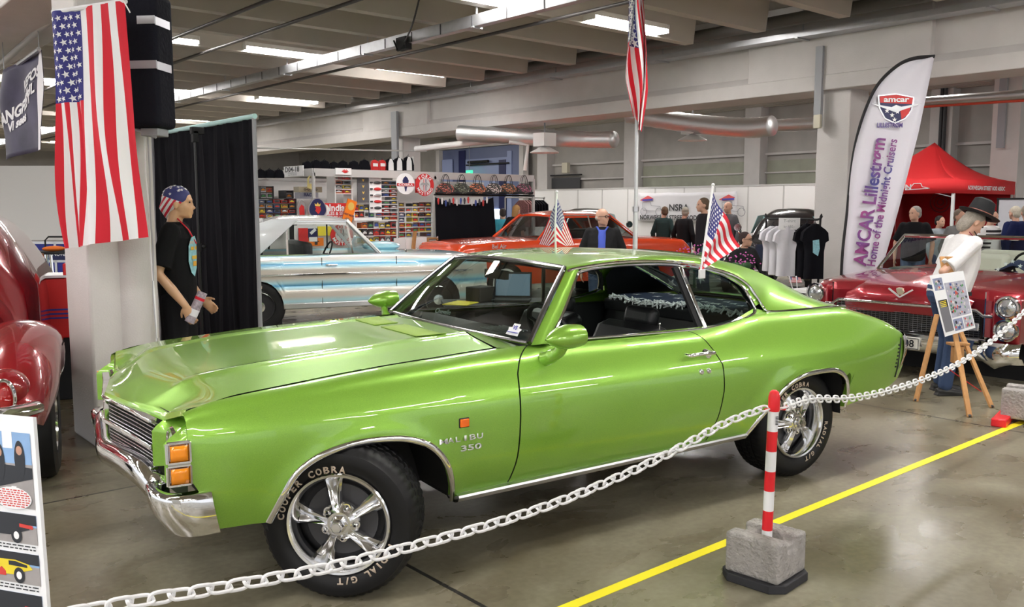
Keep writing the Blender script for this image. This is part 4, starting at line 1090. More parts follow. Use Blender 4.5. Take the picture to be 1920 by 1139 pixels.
SKY = mat('print_sky', (.25, .42, .70), .4, noise=.3, nscale=8); ROAD = mat('print_road', (.32, .30, .30), .4, noise=.2, nscale=30); PDK = mat('print_dark', (.02, .022, .028), .3); PYE = mat('print_yellow', (.75, .60, .03), .4); PRE = mat('print_red', (.60, .05, .04), .4); PSK = mat('print_skin', (.5, .28, .2), .4)
def ellp(m, cu, cv, ru, rv, d, mi=0, n=20): m.poly([BP(cu+ru*math.cos(2*PI*k/n), cv+rv*math.sin(2*PI*k/n), d) for k in range(n)], mi)
def picture(v0, v1, kind, u0=.013, u1=.30):
    m = MB(); h = v1-v0
    brect(m, u0, v0, u1, v0+h*.42, .0012, 0); brect(m, u0, v0+h*.42, u1, v1, .0012, 1)
    if kind == 'bikes':
        m.poly([BP(u0, v0+h*.46, .002), BP(u0, v0+h*.60, .002), BP(u0+.10, v0+h*.74, .002), BP(u1, v0+h*.88, .002), BP(u1, v0+h*.40, .002)], 2)
        for q in range(4): ellp(m, u0+.035+.062*q, v0+h*.36+.01*q, .016, .045, .0024, 2); ellp(m, u0+.035+.062*q, v0+h*.24+.008*q, .009, .011, .0028, 5)
        brect(m, u0+.055, v0, u0+.085, v0+h*.22, .0018, 4); m.poly([BP(u0+.05, v0+h*.72, .0022), BP(u0+.065, v0+h*.72, .0022), BP(u0+.085, v1, .0022), BP(u0+.07, v1, .0022)], 4)
    else:
        bodyi = 3 if kind == 'yellow' else 2
        brect(m, u0, v0, u1, v0+h*.35, .0018, 2 if kind != 'yellow' else 2)
        m.poly([BP(u0+.02, v0+h*.50, .0022), BP(u0+.03, v0+h*.35, .0022), BP(u0+.07, v0+h*.25, .0022), BP(u0+.14, v0+h*.28, .0022), BP(u0+.18, v0+h*.42, .0022), BP(u1, v0+h*.5, .0022), BP(u1, v0+h*.80, .0022), BP(u0+.08, v0+h*.74, .0022)], bodyi)
        if kind == 'yellow':
            m.poly([BP(u0+.10, v0+h*.80, .0026)]+[BP(u0+.10+.012*q, v0+h*(.52 if q % 2 else .66), .0026) for q in range(14)]+[BP(u0+.27, v0+h*.85, .0026)], 6)
            m.poly([BP(u0+.035, v0+h*.38, .0026), BP(u0+.07, v0+h*.29, .0026), BP(u0+.09, v0+h*.30, .0026), BP(u0+.09, v0+h*.44, .0026), BP(u0+.035, v0+h*.46, .0026)], 2)
        else: m.poly([BP(u0+.01, v0+h*.36, .0026), BP(u0+.05, v0+h*.32, .0026), BP(u0+.05, v0+h*.44, .0026), BP(u0+.01, v0+h*.48, .0026)], 6)
        for c in (.06, .16): ellp(m, u0+c, v0+h*.74, .016, .018, .003, 2); ellp(m, u0+c, v0+h*.74, .008, .009, .0034, 4)
    m.build('photograph', [SKY, ROAD, PDK, PYE, MATS['board_white'], PSK, PRE], r, recalc=False, weld=False)
picture(.040, .218, 'bikes'); picture(.232, .300, 'black'); picture(.322, .392, 'yellow'); picture(.414, .50, 'black')
m = MB(); ellp(m, .075, .196, .056, .026, .0036); m.build('caption_bubble', MATS['board_white'], r, recalc=False)
m = MB()
for k in range(8):
    hw = .052*math.sqrt(max(.05, 1-((k-3.5)/4.6)**2)); u = .075-hw; 
    while u < .075+hw:
        L_ = random.uniform(.005, .014); brect(m, u, .176+k*.0053, min(u+L_, .075+hw), .1786+k*.0053, .0042); u += L_+.003
for v in (.304, .311, .396, .403):
    u = .02
    while u < .28:
        L_ = random.uniform(.006, .018); brect(m, u, v, u+L_, v+.0028, .0016, 1); u += L_+.004
m.build('caption_text', [PRE, PDK], r, recalc=False, weld=False)
for u in (.02, .58):
    m = MB(); a = BP(u, .5, -.03); m.tube([a, Vector((a.x+.0, a.y+.05, 0.01-O.z))], .012, 8); m.build('leg', CHROME_R, r)
# ================================================================ LEFT SIDE: speaker, curtain, mannequin, maroon car, cabinet
# black wrapped loudspeaker hung on the column
c = at(279, 118, 5.85); r = empty('loudspeaker', c, 'tall black cloth-wrapped loudspeaker with silver tape hung on the concrete column', 'loudspeaker')
BCL = mat('black_cloth', (.010, .010, .016), .85, bump=.3, bscale=40, spec=.15); TAPE = mat('silver_tape', (.55, .55, .60), .35, .6)
rzs = YAW-PI/2-.12; Ms = Matrix.Rotation(rzs, 3, 'Z')
m = MB(); m.box((0, 0, 0), (.235, .24, .84), M=Ms); m.build('cabinet', BCL, r, bevel=.035).modifiers['bevel'].segments = 4
for z, w0, w1 in ((.245, 0, .118), (-.03, -.119, .119)):
    m = MB(); m.box(Ms @ Vector(((w0+w1)/2, -.122, z)), (w1-w0, .006, .05), M=Ms); m.box(Ms @ Vector((.119, -.03, z-.005)), (.006, .18, .05), M=Ms); m.build('tape_strip', TAPE, r)
m = MB(); m.box(Ms @ Vector((.02, 0, -.445)), (.12, .14, .05), M=Ms); m.tube([Ms @ Vector((-.1, -.05, -.42)), Ms @ Vector((.02, -.06, -.46)), Ms @ Vector((.06, -.05, -.48))], .012, 8); m.build('bracket', GREY, r, bevel=.006)
# loose cables running down the column
for k, (off, lab) in enumerate(((0, 'white cable hanging down the column beside the mannequin'), (5, 'thin grey cable hanging beside the white one on the column'))):
    pts = [at(271+off, 245, 5.9), at(273+off*1.5, 320, 5.9), at(281+off*.3, 410, 5.88), at(282+off, 470, 5.88), at(290-off*.5, 560, 5.86), at(294, 634, 5.85), at(297, 760, 5.9)]
    m = MB(); m.tube(catmull(pts, 6), .0055, 6); m.build('speaker_cable', [WHITE, mat('grey_cable2', (.4, .4, .42), .5)][k], thing=(lab, 'cable'))
# hanging banner upper left
a, b = at(8, 140, 8.6), at(73, 92, 8.0); cc, dd = at(75, 280, 8.0), at(12, 300, 8.6)
r = empty('hanging_banner', a, 'dark printed banner with white lettering hanging from a pipe at the upper left', 'banner'); O = a
def HB(u, v, d=0): 
    t = lerp(a, b, u); q = lerp(dd, cc, u); p = lerp(t, q, v); n = (b-a).cross(Vector((0, 0, -1))).normalized(); n = n if n.dot(CAM-a) > 0 else -n
    return p-O+n*(d+.05*math.sin(6*u)*(1-v*.5)+.05*math.exp(-((v-.35)/.3)**2)*math.sin(9*u+1))
m = MB().grid([[HB(i/24, j/20) for i in range(25)] for j in range(21)]); m.build('cloth', mat('banner_print', (.05, .045, .085), .6, noise=.8, nscale=3.5), r, solid=.003)
m = MB(); m.grid([[HB(.90+.1*i/3, j/20, .004) for i in range(4)] for j in range(21)]); m.build('white_margin', FWHITE, r)
def banner_text(s, u, v, size, slope=-.0, bold=.04):
    vs, fs = textmesh(s, bold); W_ = (b-a).length; H_ = (dd-a).length; return MB().add([HB(u+x*size/W_, v-y*size/H_+slope*x*size, .008) for x, y in vs], fs)
for s, u, v, sz in (('KEFOS', .74, .28, .13), ('ANGFEST', .44, .55, .15), ('4. JUL', .70, .43, .12), ('Vi sees', .42, .68, .12), ('#1', .12, .60, .10)):
    banner_text(s, u, v, sz, slope=-.25).build('print', FWHITE, r)
m = MB(); m.tube([a-O, b-O], .02, 8); m.build('rail', CHROME_R, r)
m = MB(); m.tube([b-O, b-O+Vector((0, 0, 1.4))], .004, 5); m.tube([a-O, a-O+Vector((0, 0, 1.1))], .004, 5); m.build('hanging_wire', GREY, r)
# dark pipe rising along the left girder
p0_, p1_ = at(0, 122, 9.3), at(106, 28, 7.6)
m = MB(); d_ = (p1_-p0_).normalized(); m.tube([p0_-d_*4, p1_+d_*1.2], .03, 10); m.build('ceiling_pipe', mat('pale_pipe', (.45, .44, .43), .5), thing=('pale pipe running along the girder in the upper left corner', 'pipe'))
# ---- curtain wall on a pipe stand
CURT = mat('charcoal_curtain', (.010, .010, .013), .9, bump=.1, bscale=30, spec=.1)
x0 = 3.2; ya, yb = 7.02, 9.45; ht = 2.36
r = empty('curtain_backdrop', (x0, ya, 0), 'charcoal curtain on a frame with a pale aqua top rail behind the mannequin', 'curtain')
m = MB(); rows = []
for i in range(61):
    y = (yb-ya)*i/60; w_ = .010*math.sin(i*.9)+.01*math.sin(i*2.3+1); rows.append([(w_+.01*math.sin(i*.5+j), y, lerp(.02, ht-.02, j/10)) for j in range(11)])
m.grid(rows); m.build('curtain', CURT, r, solid=.004)
m = MB(); m.tube([(0, -.02, ht), (0, yb-ya+.02, ht)], .022, 12); m.build('top_rail', mat('pale_aqua_rail', (.50, .78, .78), .4), r)
m = MB(); m.tube([(0, 0, 0), (0, 0, ht)], .018, 10); m.tube([(0, yb-ya, 0), (0, yb-ya, ht)], .018, 10); m.build('upright', GREY, r)
q = at(377, 560, 7.6); r = empty('light_stand', (q.x, q.y, 0), 'thin black telescopic stand in front of the charcoal curtain', 'stand')
top = at(373, 245, 7.6).z
m = MB(); m.tube([(0, 0, .1), (0, 0, 1.30)], .016, 10); m.tube([(0, 0, 1.25), (0, 0, top)], .012, 10); m.build('pole', mat('stand_black', (.02, .02, .022), .35), r)
m = MB(); m.tube([(0, 0, 1.24), (0, 0, 1.31)], .028, 12); m.ell((.03, -.03, 1.28), (.018, .018, .018)); m.build('clamp', BLACK, r)
m = MB(); m.box((.02, 0, top), (.11, .05, .06)); m.box((0, 0, top-.05), (.05, .05, .10)); m.build('head', BLACK, r, bevel=.006)
for k in range(3):
    m = MB(); m.bar((0, 0, .25), (.35*math.cos(2.1*k), .35*math.sin(2.1*k), .02), .02, .02); m.build('leg', BLACK, r)
# ---- mannequin (facing the picture's right), black T-shirt with a print, flag bandana, leaflets in the hand
MSK = mat('mannequin_skin', (.66, .39, .22), .38, coat=.25)
mp = at(336, 600, 6.5); fdir = math.atan2(-math.cos(YAW), math.sin(YAW))   # heading of picture right
man, hc, RH, T = person((mp.x, mp.y, 0), fdir+.12, 'female mannequin in black T-shirt and flag bandana holding a leaflet', h=1.79, shirt=(.010, .010, .011), pants=(.012, .012, .014), sleeve='short', skin=MSK, vox=.0065,
    hair=(.1, .1, .1), hidehair=True, girth=.98, shirtlen=.62, arms={'R': ((-.07, -.235, 1.12), (.10, -.22, .895), (.35, .05, -1), (.1, 1, 0)), 'L': ((-.05, .23, 1.13), (.13, .16, .90), (.75, -.1, -.65), (0, -1, 0))}, name='mannequin', cat='mannequin')
m = MB(); m.ell(hc+RH @ Vector((-.022, 0, .034)), (.101, .083, .090), M=RH @ Matrix.Rotation(-.25, 3, 'Y'), n=36, k=24); m.tube([hc+RH @ Vector((-.05, 0, 0)), hc+RH @ Vector((-.095, 0, -.05)), hc+RH @ Vector((-.085, 0, -.11))], [.08, .05, .012], 16)
def bandana_faces(m):
    o = skinobj(m, 'bandana', FRED, man, .007, 3); return o
bo = bandana_faces(m)
# stripes and stars of the bandana: procedural bands in its own material
def bandmat():
    mt = bpy.data.materials.new('flag_bandana'); mt.use_nodes = True; nt = mt.node_tree; b = nt.nodes['Principled BSDF']; N = nt.nodes.new; L = nt.links.new; b.inputs['Roughness'].default_value = .6
    tc = N('ShaderNodeTexCoord'); sp = N('ShaderNodeSeparateXYZ'); L(tc.outputs['Object'], sp.inputs[0])
    w_ = N('ShaderNodeMath'); w_.operation = 'MULTIPLY_ADD'; w_.inputs[1].default_value = .55; L(sp.outputs[0], w_.inputs[0]); mz = N('ShaderNodeMath'); mz.operation = 'MULTIPLY'; mz.inputs[1].default_value = -.45; L(sp.outputs[2], mz.inputs[0]); L(mz.outputs[0], w_.inputs[2])
    s1 = N('ShaderNodeMath'); s1.operation = 'MULTIPLY'; s1.inputs[1].default_value = 260; L(w_.outputs[0], s1.inputs[0]); s2 = N('ShaderNodeMath'); s2.operation = 'SINE'; L(s1.outputs[0], s2.inputs[0]); s3 = N('ShaderNodeMath'); s3.operation = 'GREATER_THAN'; s3.inputs[1].default_value = .1; L(s2.outputs[0], s3.inputs[0])
    mx = N('ShaderNodeMix'); mx.data_type = 'RGBA'; L(s3.outputs[0], mx.inputs[0]); mx.inputs[6].default_value = (.78, .76, .78, 1); mx.inputs[7].default_value = (.62, .02, .05, 1)
    bl = N('ShaderNodeMath'); bl.operation = 'MULTIPLY_ADD'; bl.inputs[1].default_value = .35; L(sp.outputs[0], bl.inputs[0]); L(sp.outputs[2], bl.inputs[2]); g = N('ShaderNodeMath'); g.operation = 'GREATER_THAN'; g.inputs[1].default_value = hc.z+.030; L(bl.outputs[0], g.inputs[0])
    m2 = N('ShaderNodeMix'); m2.data_type = 'RGBA'; L(g.outputs[0], m2.inputs[0]); L(mx.outputs[2], m2.inputs[6]); m2.inputs[7].default_value = (.03, .035, .16, 1); L(m2.outputs[2], b.inputs['Base Color']); return mt
bo.data.materials[0] = bandmat()
m = MB()
for k in range(26):
    th = random.uniform(.15, 1.25); ph = -PI/2+random.uniform(-1.3, 1.3); d = Vector((.103*math.sin(th)*math.cos(ph), .085*math.sin(th)*math.sin(ph), .092*math.cos(th)))
    Mx = RH @ Matrix.Rotation(-.25, 3, 'Y'); c = hc+RH @ Vector((-.022, 0, .034))+Mx @ d*1.015; n = (Mx @ Vector((d.x/.0106, d.y/.0072, d.z/.0085))).normalized(); ux = n.orthogonal().normalized(); m.poly(star(c, ux, n.cross(ux), .013))
m.build('bandana_stars', FWHITE, bo, weld=False)
# printed picture on the chest, sleeve print, lanyard
m = MB(); pr = [(.0, .12), (.05, .13), (.09, .09), (.085, -.02), (.07, -.10), (.03, -.16), (-.01, -.13), (-.035, -.05), (-.03, .06)]
def chest(u, v, d=.0): ph = -.42+u*6.2; return Vector((.134*math.cos(ph)+.0+d*math.cos(ph)-.004, .186*math.sin(ph)*.98+d*math.sin(ph), 1.245+v))
m.add([chest(u, v, .006) for u, v in pr], [list(range(len(pr)))]); PB = mat('print_lightblue', (.30, .60, .70), .6, noise=.5, nscale=40); o_ = m.build('shirt_print', PB, man, recalc=False)
for i, (u0, v0, u1, v1, cc_) in enumerate(((-.01, .03, .075, .055, (.75, .45, .05)), (.0, -.035, .07, -.01, (.85, .55, .06)), (.01, -.085, .06, -.05, (.80, .42, .04)), (-.02, .075, .07, .095, (.55, .55, .5)))):
    m = MB(); m.add([chest(u0, v0, .009), chest(u1, v0, .009), chest(u1, v1, .009), chest(u0, v1, .009)], [(0, 1, 2, 3)]); m.build('print_patch', mat('print_patch_%d' % i, cc_, .6), o_)
m = MB(); m.tube([T((.03, -.06, 1.50)), T((.10, -.05, 1.42)), T((.142, -.01, 1.32))], .005, 6, ry=.012); m.build('lanyard', FRED, man)
# rolled leaflet held in the right hand
w_ = Vector((.15, -.215, .84)); m = MB(); d = Vector((.45, .1, 1)).normalized(); m.tube([w_-d*.07, w_+d*.16], .034, 18, ry=.018); o_ = m.build('leaflet', mat('leaflet_print', (.35, .30, .34), .4, noise=.95, nscale=60), man)
m = MB(); m.tube([w_+d*.10, w_+d*.12], .0352, 18, ry=.0192); m.build('leaflet_band', FRED, o_); m = MB(); m.tube([w_-d*.02, w_+d*.03], .0352, 18, ry=.0192); m.build('leaflet_panel', FWHITE, o_)

# ---- maroon vintage car at the left edge (own frame: x rearwards from the nose, y to the right of the picture)
MAROON = paintmat('maroon_gloss', (.26, .006, .012), (.20, .004, .010), .15, .25, flake=False)
fc = at(22, 700, 4.85); r = empty('vintage_car', (fc.x, fc.y, 0), 'dark maroon vintage car with rounded fender and chrome bumper at the left edge', 'car', rz=math.radians(74)); MC = r
# local x = away from viewer (world Y), local y = towards picture left
def blob(name, c, rr, mt, n=32, k=20, M=None, parent=None): m = MB(); m.ell(c, rr, n=n, k=k, M=M); return m.build(name, mt, parent or r, sharp=80)
rows = []      # pontoon front fender: swept teardrop section
for i in range(25):
    t = i/24; x = lerp(-.25, 1.75, t); top = pc([(0, .52), (.06, .68), (.2, .86), (.38, .93), (.6, .88), (.85, .66), (1, .42)], t); w_ = pc([(0, .08), (.08, .17), (.3, .23), (.7, .22), (1, .13)], t); zb_ = pc([(0, .45), (.1, .30), (.22, .33), (.4, .62), (.62, .58), (.8, .33), (1, .28)], t)
    row = []
    for j in range(17):
        a = -.18*PI+1.36*PI*j/16; row.append((x, .0+w_*math.cos(a), max(zb_ if abs(math.cos(a)) > .3 or True else 0, lerp(zb_, top, .5+.5*math.sin(a)))))
    rows.append(row)
m = MB().grid(rows); m.poly([Vector(p) for p in rows[0]]); m.build('front_fender', MAROON, r, sharp=80)
blob('headlamp_pod', (-.10, .02, .62), (.14, .12, .12), MAROON); m = MB(); m.tube([(-.245, .02+.050*math.cos(2*PI*k/24), .60+.10*math.sin(2*PI*k/24)) for k in range(24)], .010, 8, closed=True); m.build('lamp_ring', CHROME, r); blob('running_lamp', (-.215, .02, .60), (.03, .045, .09), mat('red_lens', (.35, .01, .01), .1, coat=.6))
m = MB(); rows = []
for i in range(21):      # tapering bonnet
    t = i/20; x = lerp(-.05, 1.7, t); w_ = lerp(.22, .60, t); top = pc([(0, .98), (.15, 1.07), (1, 1.16)], t); rows.append([(x, .62+w_*math.cos(PI*j/16), .55+(top-.55)*math.sin(PI*j/16)**.6) for j in range(17)])
m.grid(rows); m.poly([Vector(p) for p in rows[0]]); m.build('bonnet', MAROON, r, sharp=80)
# body side and cabin
rows = []
for i in range(29):
    t = i/28; x = lerp(1.45, 4.5, t); w_ = pc([(0, .60), (.2, .68), (.7, .68), (1, .35)], t); top = pc([(0, 1.22), (.10, 1.50), (.25, 1.62), (.6, 1.58), (.85, 1.25), (1, .75)], t); row = []
    for j in range(21):
        a = PI*j/20; z = .35+(top-.35)*abs(math.sin(a))**.45; ins = max(0, (z-1.05))*.38; row.append((x, .62+(w_-ins)*(1 if math.cos(a) > 0 else -1)*abs(math.cos(a))**.45, z))
    rows.append(row)
m = MB().grid(rows); m.poly([Vector(p) for p in rows[0]]); m.build('cabin', MAROON, r, sharp=80)
rows = []
for i in range(21):       # rear fender bulge
    t = i/20; x = lerp(2.7, 4.3, t); top = pc([(0, .5), (.25, .86), (.5, .92), (.8, .76), (1, .45)], t); w_ = .20*math.sin(PI*min(.98, t*.9+.06))**.6; rows.append([(x, -.02+w_*math.cos(-.2*PI+1.4*PI*j/12), lerp(.30, top, .5+.5*math.sin(-.2*PI+1.4*PI*j/12))) for j in range(13)])
MB().grid(rows).build('rear_fender', MAROON, r, sharp=80)
m = MB(); m.tube(catmull([(-.33, -.13, .56), (-.40, -.06, .56), (-.46, .12, .56), (-.50, .5, .56), (-.50, .8, .56), (-.46, 1.2, .56)], 5), .035, 12, ry=.06); m.build('front_bumper', CHROME, r)
def simple_wheel(parent, loc, rz, R=.33, wd=.20, ww=False, name='wheel', rim=ALU, letters=None, ri=.20):
    m = MB(); m.lathe([(ri, .02), (ri+.01, 0), (R-.05, -.008), (R-.012, .01), (R, .04), (R, wd-.04), (R-.03, wd), (ri, wd)], axis='Y', n=48); o = m.build('tyre', RUBBER, parent, loc=loc, rot=(0, 0, rz))
    m = MB(); m.lathe([(ri+.002, .014), (ri-.012, .004), (ri-.02, .02), (ri-.035, .06), (.09, .05), (.07, .02), (0, .012)], axis='Y', n=40); m.build('hub_cap', rim, o)
    if ww: m = MB(); m.lathe([(ri+.012, -.003), (ri+.045, -.009)], axis='Y', n=48); m.build('white_band', WHITE, o)
    return o
simple_wheel(r, (.35, -.19, .34), -PI/2*0, ww=False, R=.34); simple_wheel(r, (3.35, -.14, .34), 0, R=.34)
simple_wheel(r, (.35, 1.40, .34), PI, R=.34); simple_wheel(r, (3.35, 1.40, .34), PI, R=.34)
# ---- red cabinet beside the column
q = at(132, 800, 7.5); r = empty('service_cabinet', (q.x, q.y, 0), 'red service cabinet with blue stripes between the maroon car and the column', 'cabinet', rz=-.35)
m = MB(); m.box((0, 0, .78), (.36, .42, .50)); m.build('body', RED, r, bevel=.01); m = MB(); m.box((.02, 0, .27), (.30, .36, .54)); m.build('pedestal', BLACK, r, bevel=.01)
m = MB(); m.box((-.06, -.03, 1.045), (.26, .40, .02)); m.build('top_tray', CHROME_R, r)
m = MB(); m.box((.10, 0, 1.08), (.14, .42, .14)); m.build('upstand', RED, r, bevel=.01)
for k in range(3): m = MB(); m.box((0, -.213, .70+.035*k), (.30, .004, .014)); m.box((-.183, 0, .70+.035*k), (.004, .36, .014)); m.build('stripe', mat('deep_blue', (.02, .03, .30), .4), r)
# ---- booth behind: white partition, blue window units, stool, sign, boxes
q0, q1 = at(-60, 470, 13.5), at(150, 470, 13.5); d_ = (q1-q0); d_.z = 0; L_ = d_.length; rzb_ = math.atan2(d_.y, d_.x)
r = empty('booth_wall', (q0.x, q0.y, 0), 'white booth partition with blue lower panels beyond the maroon car', 'partition', rz=rzb_)
m = MB(); m.box((L_/2, 0, 1.68), (L_+1.6, .05, 1.12)); m.build('panel', PANEL, r)
k = 0
for x in (.62, 1.10, 1.58):
    for z0, z1 in ((.0, .78), (.83, 1.06)):
        m = MB(); m.box((x, 0, (z0+z1)/2), (.44, .03, z1-z0)); m.build('blue_panel', MATS['deep_blue'], r)
m = MB()
for x in (.38, .86, 1.34, 1.82): m.box((x, 0, .55), (.035, .05, 1.1))
m.box((1.1, 0, .80), (1.5, .05, .035)); m.box((1.1, 0, 1.08), (1.5, .05, .035)); m.build('frame', CHROME_R, r)
m = MB(); text_on(m, 'AMCAR', (.30, -.03, 1.52), (1, 0, 0), (0, 0, 1), .12, bold=.01); m.build('lettering', mat('faded_red', (.6, .2, .25), .5), r)
q = at(108, 470, 12.6); r = empty('blue_sign', (q.x, q.y, 0), 'dark blue framed sign standing beside the column behind the stool', 'sign', rz=rzb_)
m = MB(); m.box((0, 0, .95), (.30, .03, .16)); m.build('face', mat('navy', (.01, .015, .09), .4), r, bevel=.01); m = MB(); m.tube([(-.17, 0, 0), (-.17, 0, 1.15), (-.12, 0, 1.2), (.15, 0, 1.2)], .012, 8); m.build('frame', BLACK, r)
m = MB(); text_on(m, 'Novel', (.03, -.017, .93), (1, 0, 0), (0, 0, 1), .085, bold=.01); m.build('lettering', FWHITE, r)
q = at(92, 570, 11.3); r = empty('bar_table', (q.x, q.y, 0), 'black round bar table on a chrome leg in front of the blue panels', 'table')
m = MB(); m.lathe([(0, 1.03), (.30, 1.03), (.31, 1.045), (.30, 1.06), (0, 1.06)], n=32); m.build('tabletop', BLACK, r)
m = MB(); m.tube([(0, 0, .02), (0, 0, 1.03)], .025, 12); m.lathe([(0, .0), (.22, .0), (.22, .012), (.04, .04), (0, .05)], n=32); m.build('leg', CHROME, r)
for a_ in (1, 3, 5): m = MB(); m.tube([(.12*math.cos(a_), .12*math.sin(a_), 1.02), (.2*math.cos(a_), .2*math.sin(a_), .03)], .009, 6); m.build('brace', CHROME, r)
q = at(118, 480, 11.3); m = MB(); m.ell((0, 0, 0), (.14, .08, .035), n=18, k=8); m.build('cap', mat('orange_cloth', (.80, .18, .02), .7), loc=(q.x-.1, q.y, 1.095), thing=('orange cap lying on the black bar table', 'cap'))
q = at(52, 500, 9.6); r = empty('drawer_stack', (q.x, q.y, 0), 'white slatted drawer unit with a dark round speaker behind the maroon car', 'drawers')
m = MB(); m.box((0, 0, .50), (.26, .34, .94)); m.build('carcass', PANEL, r, bevel=.01)
for k in range(5): m = MB(); m.box((0, -.175, .12+.18*k), (.24, .01, .15)); m.box((0, -.18, .04+.18*k), (.22, .004, .01)); m.build('drawer', WHITE, r)
m = MB(); m.lathe([(0, -.02), (.07, -.02), (.075, 0)], c=(.05, -.19, .94), axis='Y'); m.build('dial', DGREY, r)
m = MB(); m.box((0, 0, 0), (.28, .26, .15)); m.build('wooden_box', mat('brown_wood', (.20, .07, .03), .5), loc=(q.x, q.y, 1.045), thing=('brown wooden box standing on the white drawer unit', 'box'), bevel=.008)
m = MB(); a, b = at(70, 548, 10.2), at(130, 547, 10.2)
pts = catmull([a, lerp(a, b, .5)-Vector((0, 0, .01)), b], 8); m.tube(pts, .011, 6)
m.build('barrier_chain', WP, thing=('far white chain strung in front of the blue booth panels', 'chain'))
for p_, lb in ((a, 'white barrier post at the left end of the far chain'), (b, 'white barrier post at the right end of the far chain, behind the column')): m = MB(); m.tube([(0, 0, 0), (0, 0, p_.z+.03)], .02, 10); m.lathe([(0, 0), (.14, 0), (.12, .04), (0, .05)]); m.build('barrier_post', WHITE, loc=(p_.x, p_.y, 0), thing=(lb, 'barrier post'))
# ================================================================ CARS IN THE BACKGROUND
def bg_body(root, paint, Lc, Wc, zbot, arches, ztop, ins, YK, cabin=None, front=0, n=72, name='body_shell', cr=.03, mats=None):
    """shell of a car: x rearwards from the nose, y centred; arches [(x, r, zc)], ztop/ins knot curves of the shoulder"""
    rows = []
    def zb_(x):
        z = pc(zbot, x)
        for ax, ar, az in arches:
            if abs(x-ax) < ar: z = max(z, az+math.sqrt(max(0, ar*ar-(x-ax)**2))*.98)
        return z
    xs = [Lc*i/n for i in range(n+1)]
    for ax, ar, az in arches: xs += [ax-ar, ax-ar+.01, ax-ar+.04, ax+ar-.04, ax+ar-.01, ax+ar]
    xs = sorted(xs)
    for x in xs:
        zs = pc(ztop, x); z0 = min(zb_(x), zs-.02); w_ = Wc/2-pc(ins, x); col = []
        for j in range(15):
            z = lerp(z0, zs, j/14); col.append(Vector((x, w_-pc(YK, (z-.25)/(zs-.25)), z)))
        y1 = col[-1].y; top = []
        incab = cabin and cabin[0] < x < cabin[1]
        for j in range(1, 9):
            t = j/8; y = y1*(1-t); z = zs+.012*min(1, t*4)+cr*(1-(1-t)**2)
            if incab and t > .2: z = zs-.35
            top.append(Vector((x, y, z)))
        half = col+top; full_ = half+[Vector((p.x, -p.y, p.z)) for p in half[-2::-1]]; rows.append(full_)
    m = MB().grid(rows); m.poly([p.copy() for p in rows[0]]); m.poly([p.copy() for p in rows[-1]]); return m.build(name, paint, root, sharp=40)
YK0 = [(0, .07), (.12, .035), (.3, .008), (.55, .0), (.8, .012), (.93, .035), (1., .08)]
def bg_cabin(root, paint, b0, t0, t1, b1, zb_, zt, wb, wt, glass, post=None, roofcr=.04, trim=CHROME, pillar=.05, cw=.0):
    """greenhouse: b0/b1 base x front/rear, t0/t1 roof x, wb/wt half widths"""
    m = MB(); rows = []
    for i in range(13):
        u = i/12; x = lerp(t0-.04, t1+.04, u); row = []
        for j in range(17):
            v = j/16*2-1; e = 1-abs(u*2-1)**4; row.append((x+(-.05 if u < .5 else .05)*(1-v*v)*abs(u*2-1), wt*v, zt+roofcr*(1-v*v)*(.5+.5*e)-.03*(1-e)-.025*abs(v)**6))
        rows.append(row)
    m.grid(rows); rows2 = [[Vector(p)-Vector((0, 0, .05)) for p in (rows[0][k], rows[-1][k])] for k in range(17)]
    m.grid([[Vector(p) for p in r] for r in rows]+[]); 
    rim = [Vector(p) for p in rows[0]]+[Vector(r[-1]) for r in rows[1:]]+[Vector(p) for p in rows[-1][-2::-1]]+[Vector(r[0]) for r in rows[-2:0:-1]]
    m.grid([rim+[rim[0]], [p-Vector((0, 0, .045)) for p in rim]+[rim[0]-Vector((0, 0, .045))]])
    m.build('roof', paint, root, sharp=50)
    for s in (-1, 1):
        for (bx, tx) in ((b0, t0), (b1, t1)):
            m = MB(); m.bar((bx, s*(wb-.02), zb_), (tx, s*(wt-.015), zt-.02), pillar, .05, up=(1, 0, 0)); m.build('pillar', paint, root, bevel=.008)
            m = MB(); m.tube([(bx, s*(wb+.005), zb_), (tx, s*(wt+.010), zt-.035)], .010, 6); m.build('pillar_trim', trim, root)
        if post:
            for p_ in post: m = MB(); m.bar((p_, s*(wb-.01), zb_), (lerp(p_, (t0+t1)/2, .08), s*(wt-.01), zt-.03), .012, .03, up=(1, 0, 0)); m.build('window_post', trim, root)
        m = MB(); m.tube([(t0-.03, s*(wt+.008), zt-.03), (t1+.03, s*(wt+.008), zt-.03)], .009, 6); m.tube([(b0, s*(wb+.01), zb_+.01), (b1, s*(wb+.01), zb_+.01)], .009, 6); m.build('window_trim', trim, root)
        m = MB(); m.poly([(b0+.04, s*(wb-.02), zb_), (b1-.04, s*(wb-.02), zb_), (t1-.03, s*(wt-.02), zt-.03), (t0+.03, s*(wt-.02), zt-.03)]); m.build('side_glass', glass, root)
    def curved(bx, tx, d, nm):
        rows = []
        for j in range(13):
            v = j/12*2-1; rows.append([(lerp(bx, tx, k/4)+d*(1-v*v), lerp(wb-.03, wt-.03, k/4)*v, lerp(zb_, zt-.02, k/4)) for k in range(5)])
        MB().grid(rows).build(nm, glass, root); m = MB(); m.tube([r[0] for r in rows], .012, 6); m.tube([r[-1] for r in rows], .012, 6); m.build(nm+'_trim', trim, root)
    curved(b0, t0, -.07-cw, 'windscreen'); curved(b1, t1, .06, 'rear_window')
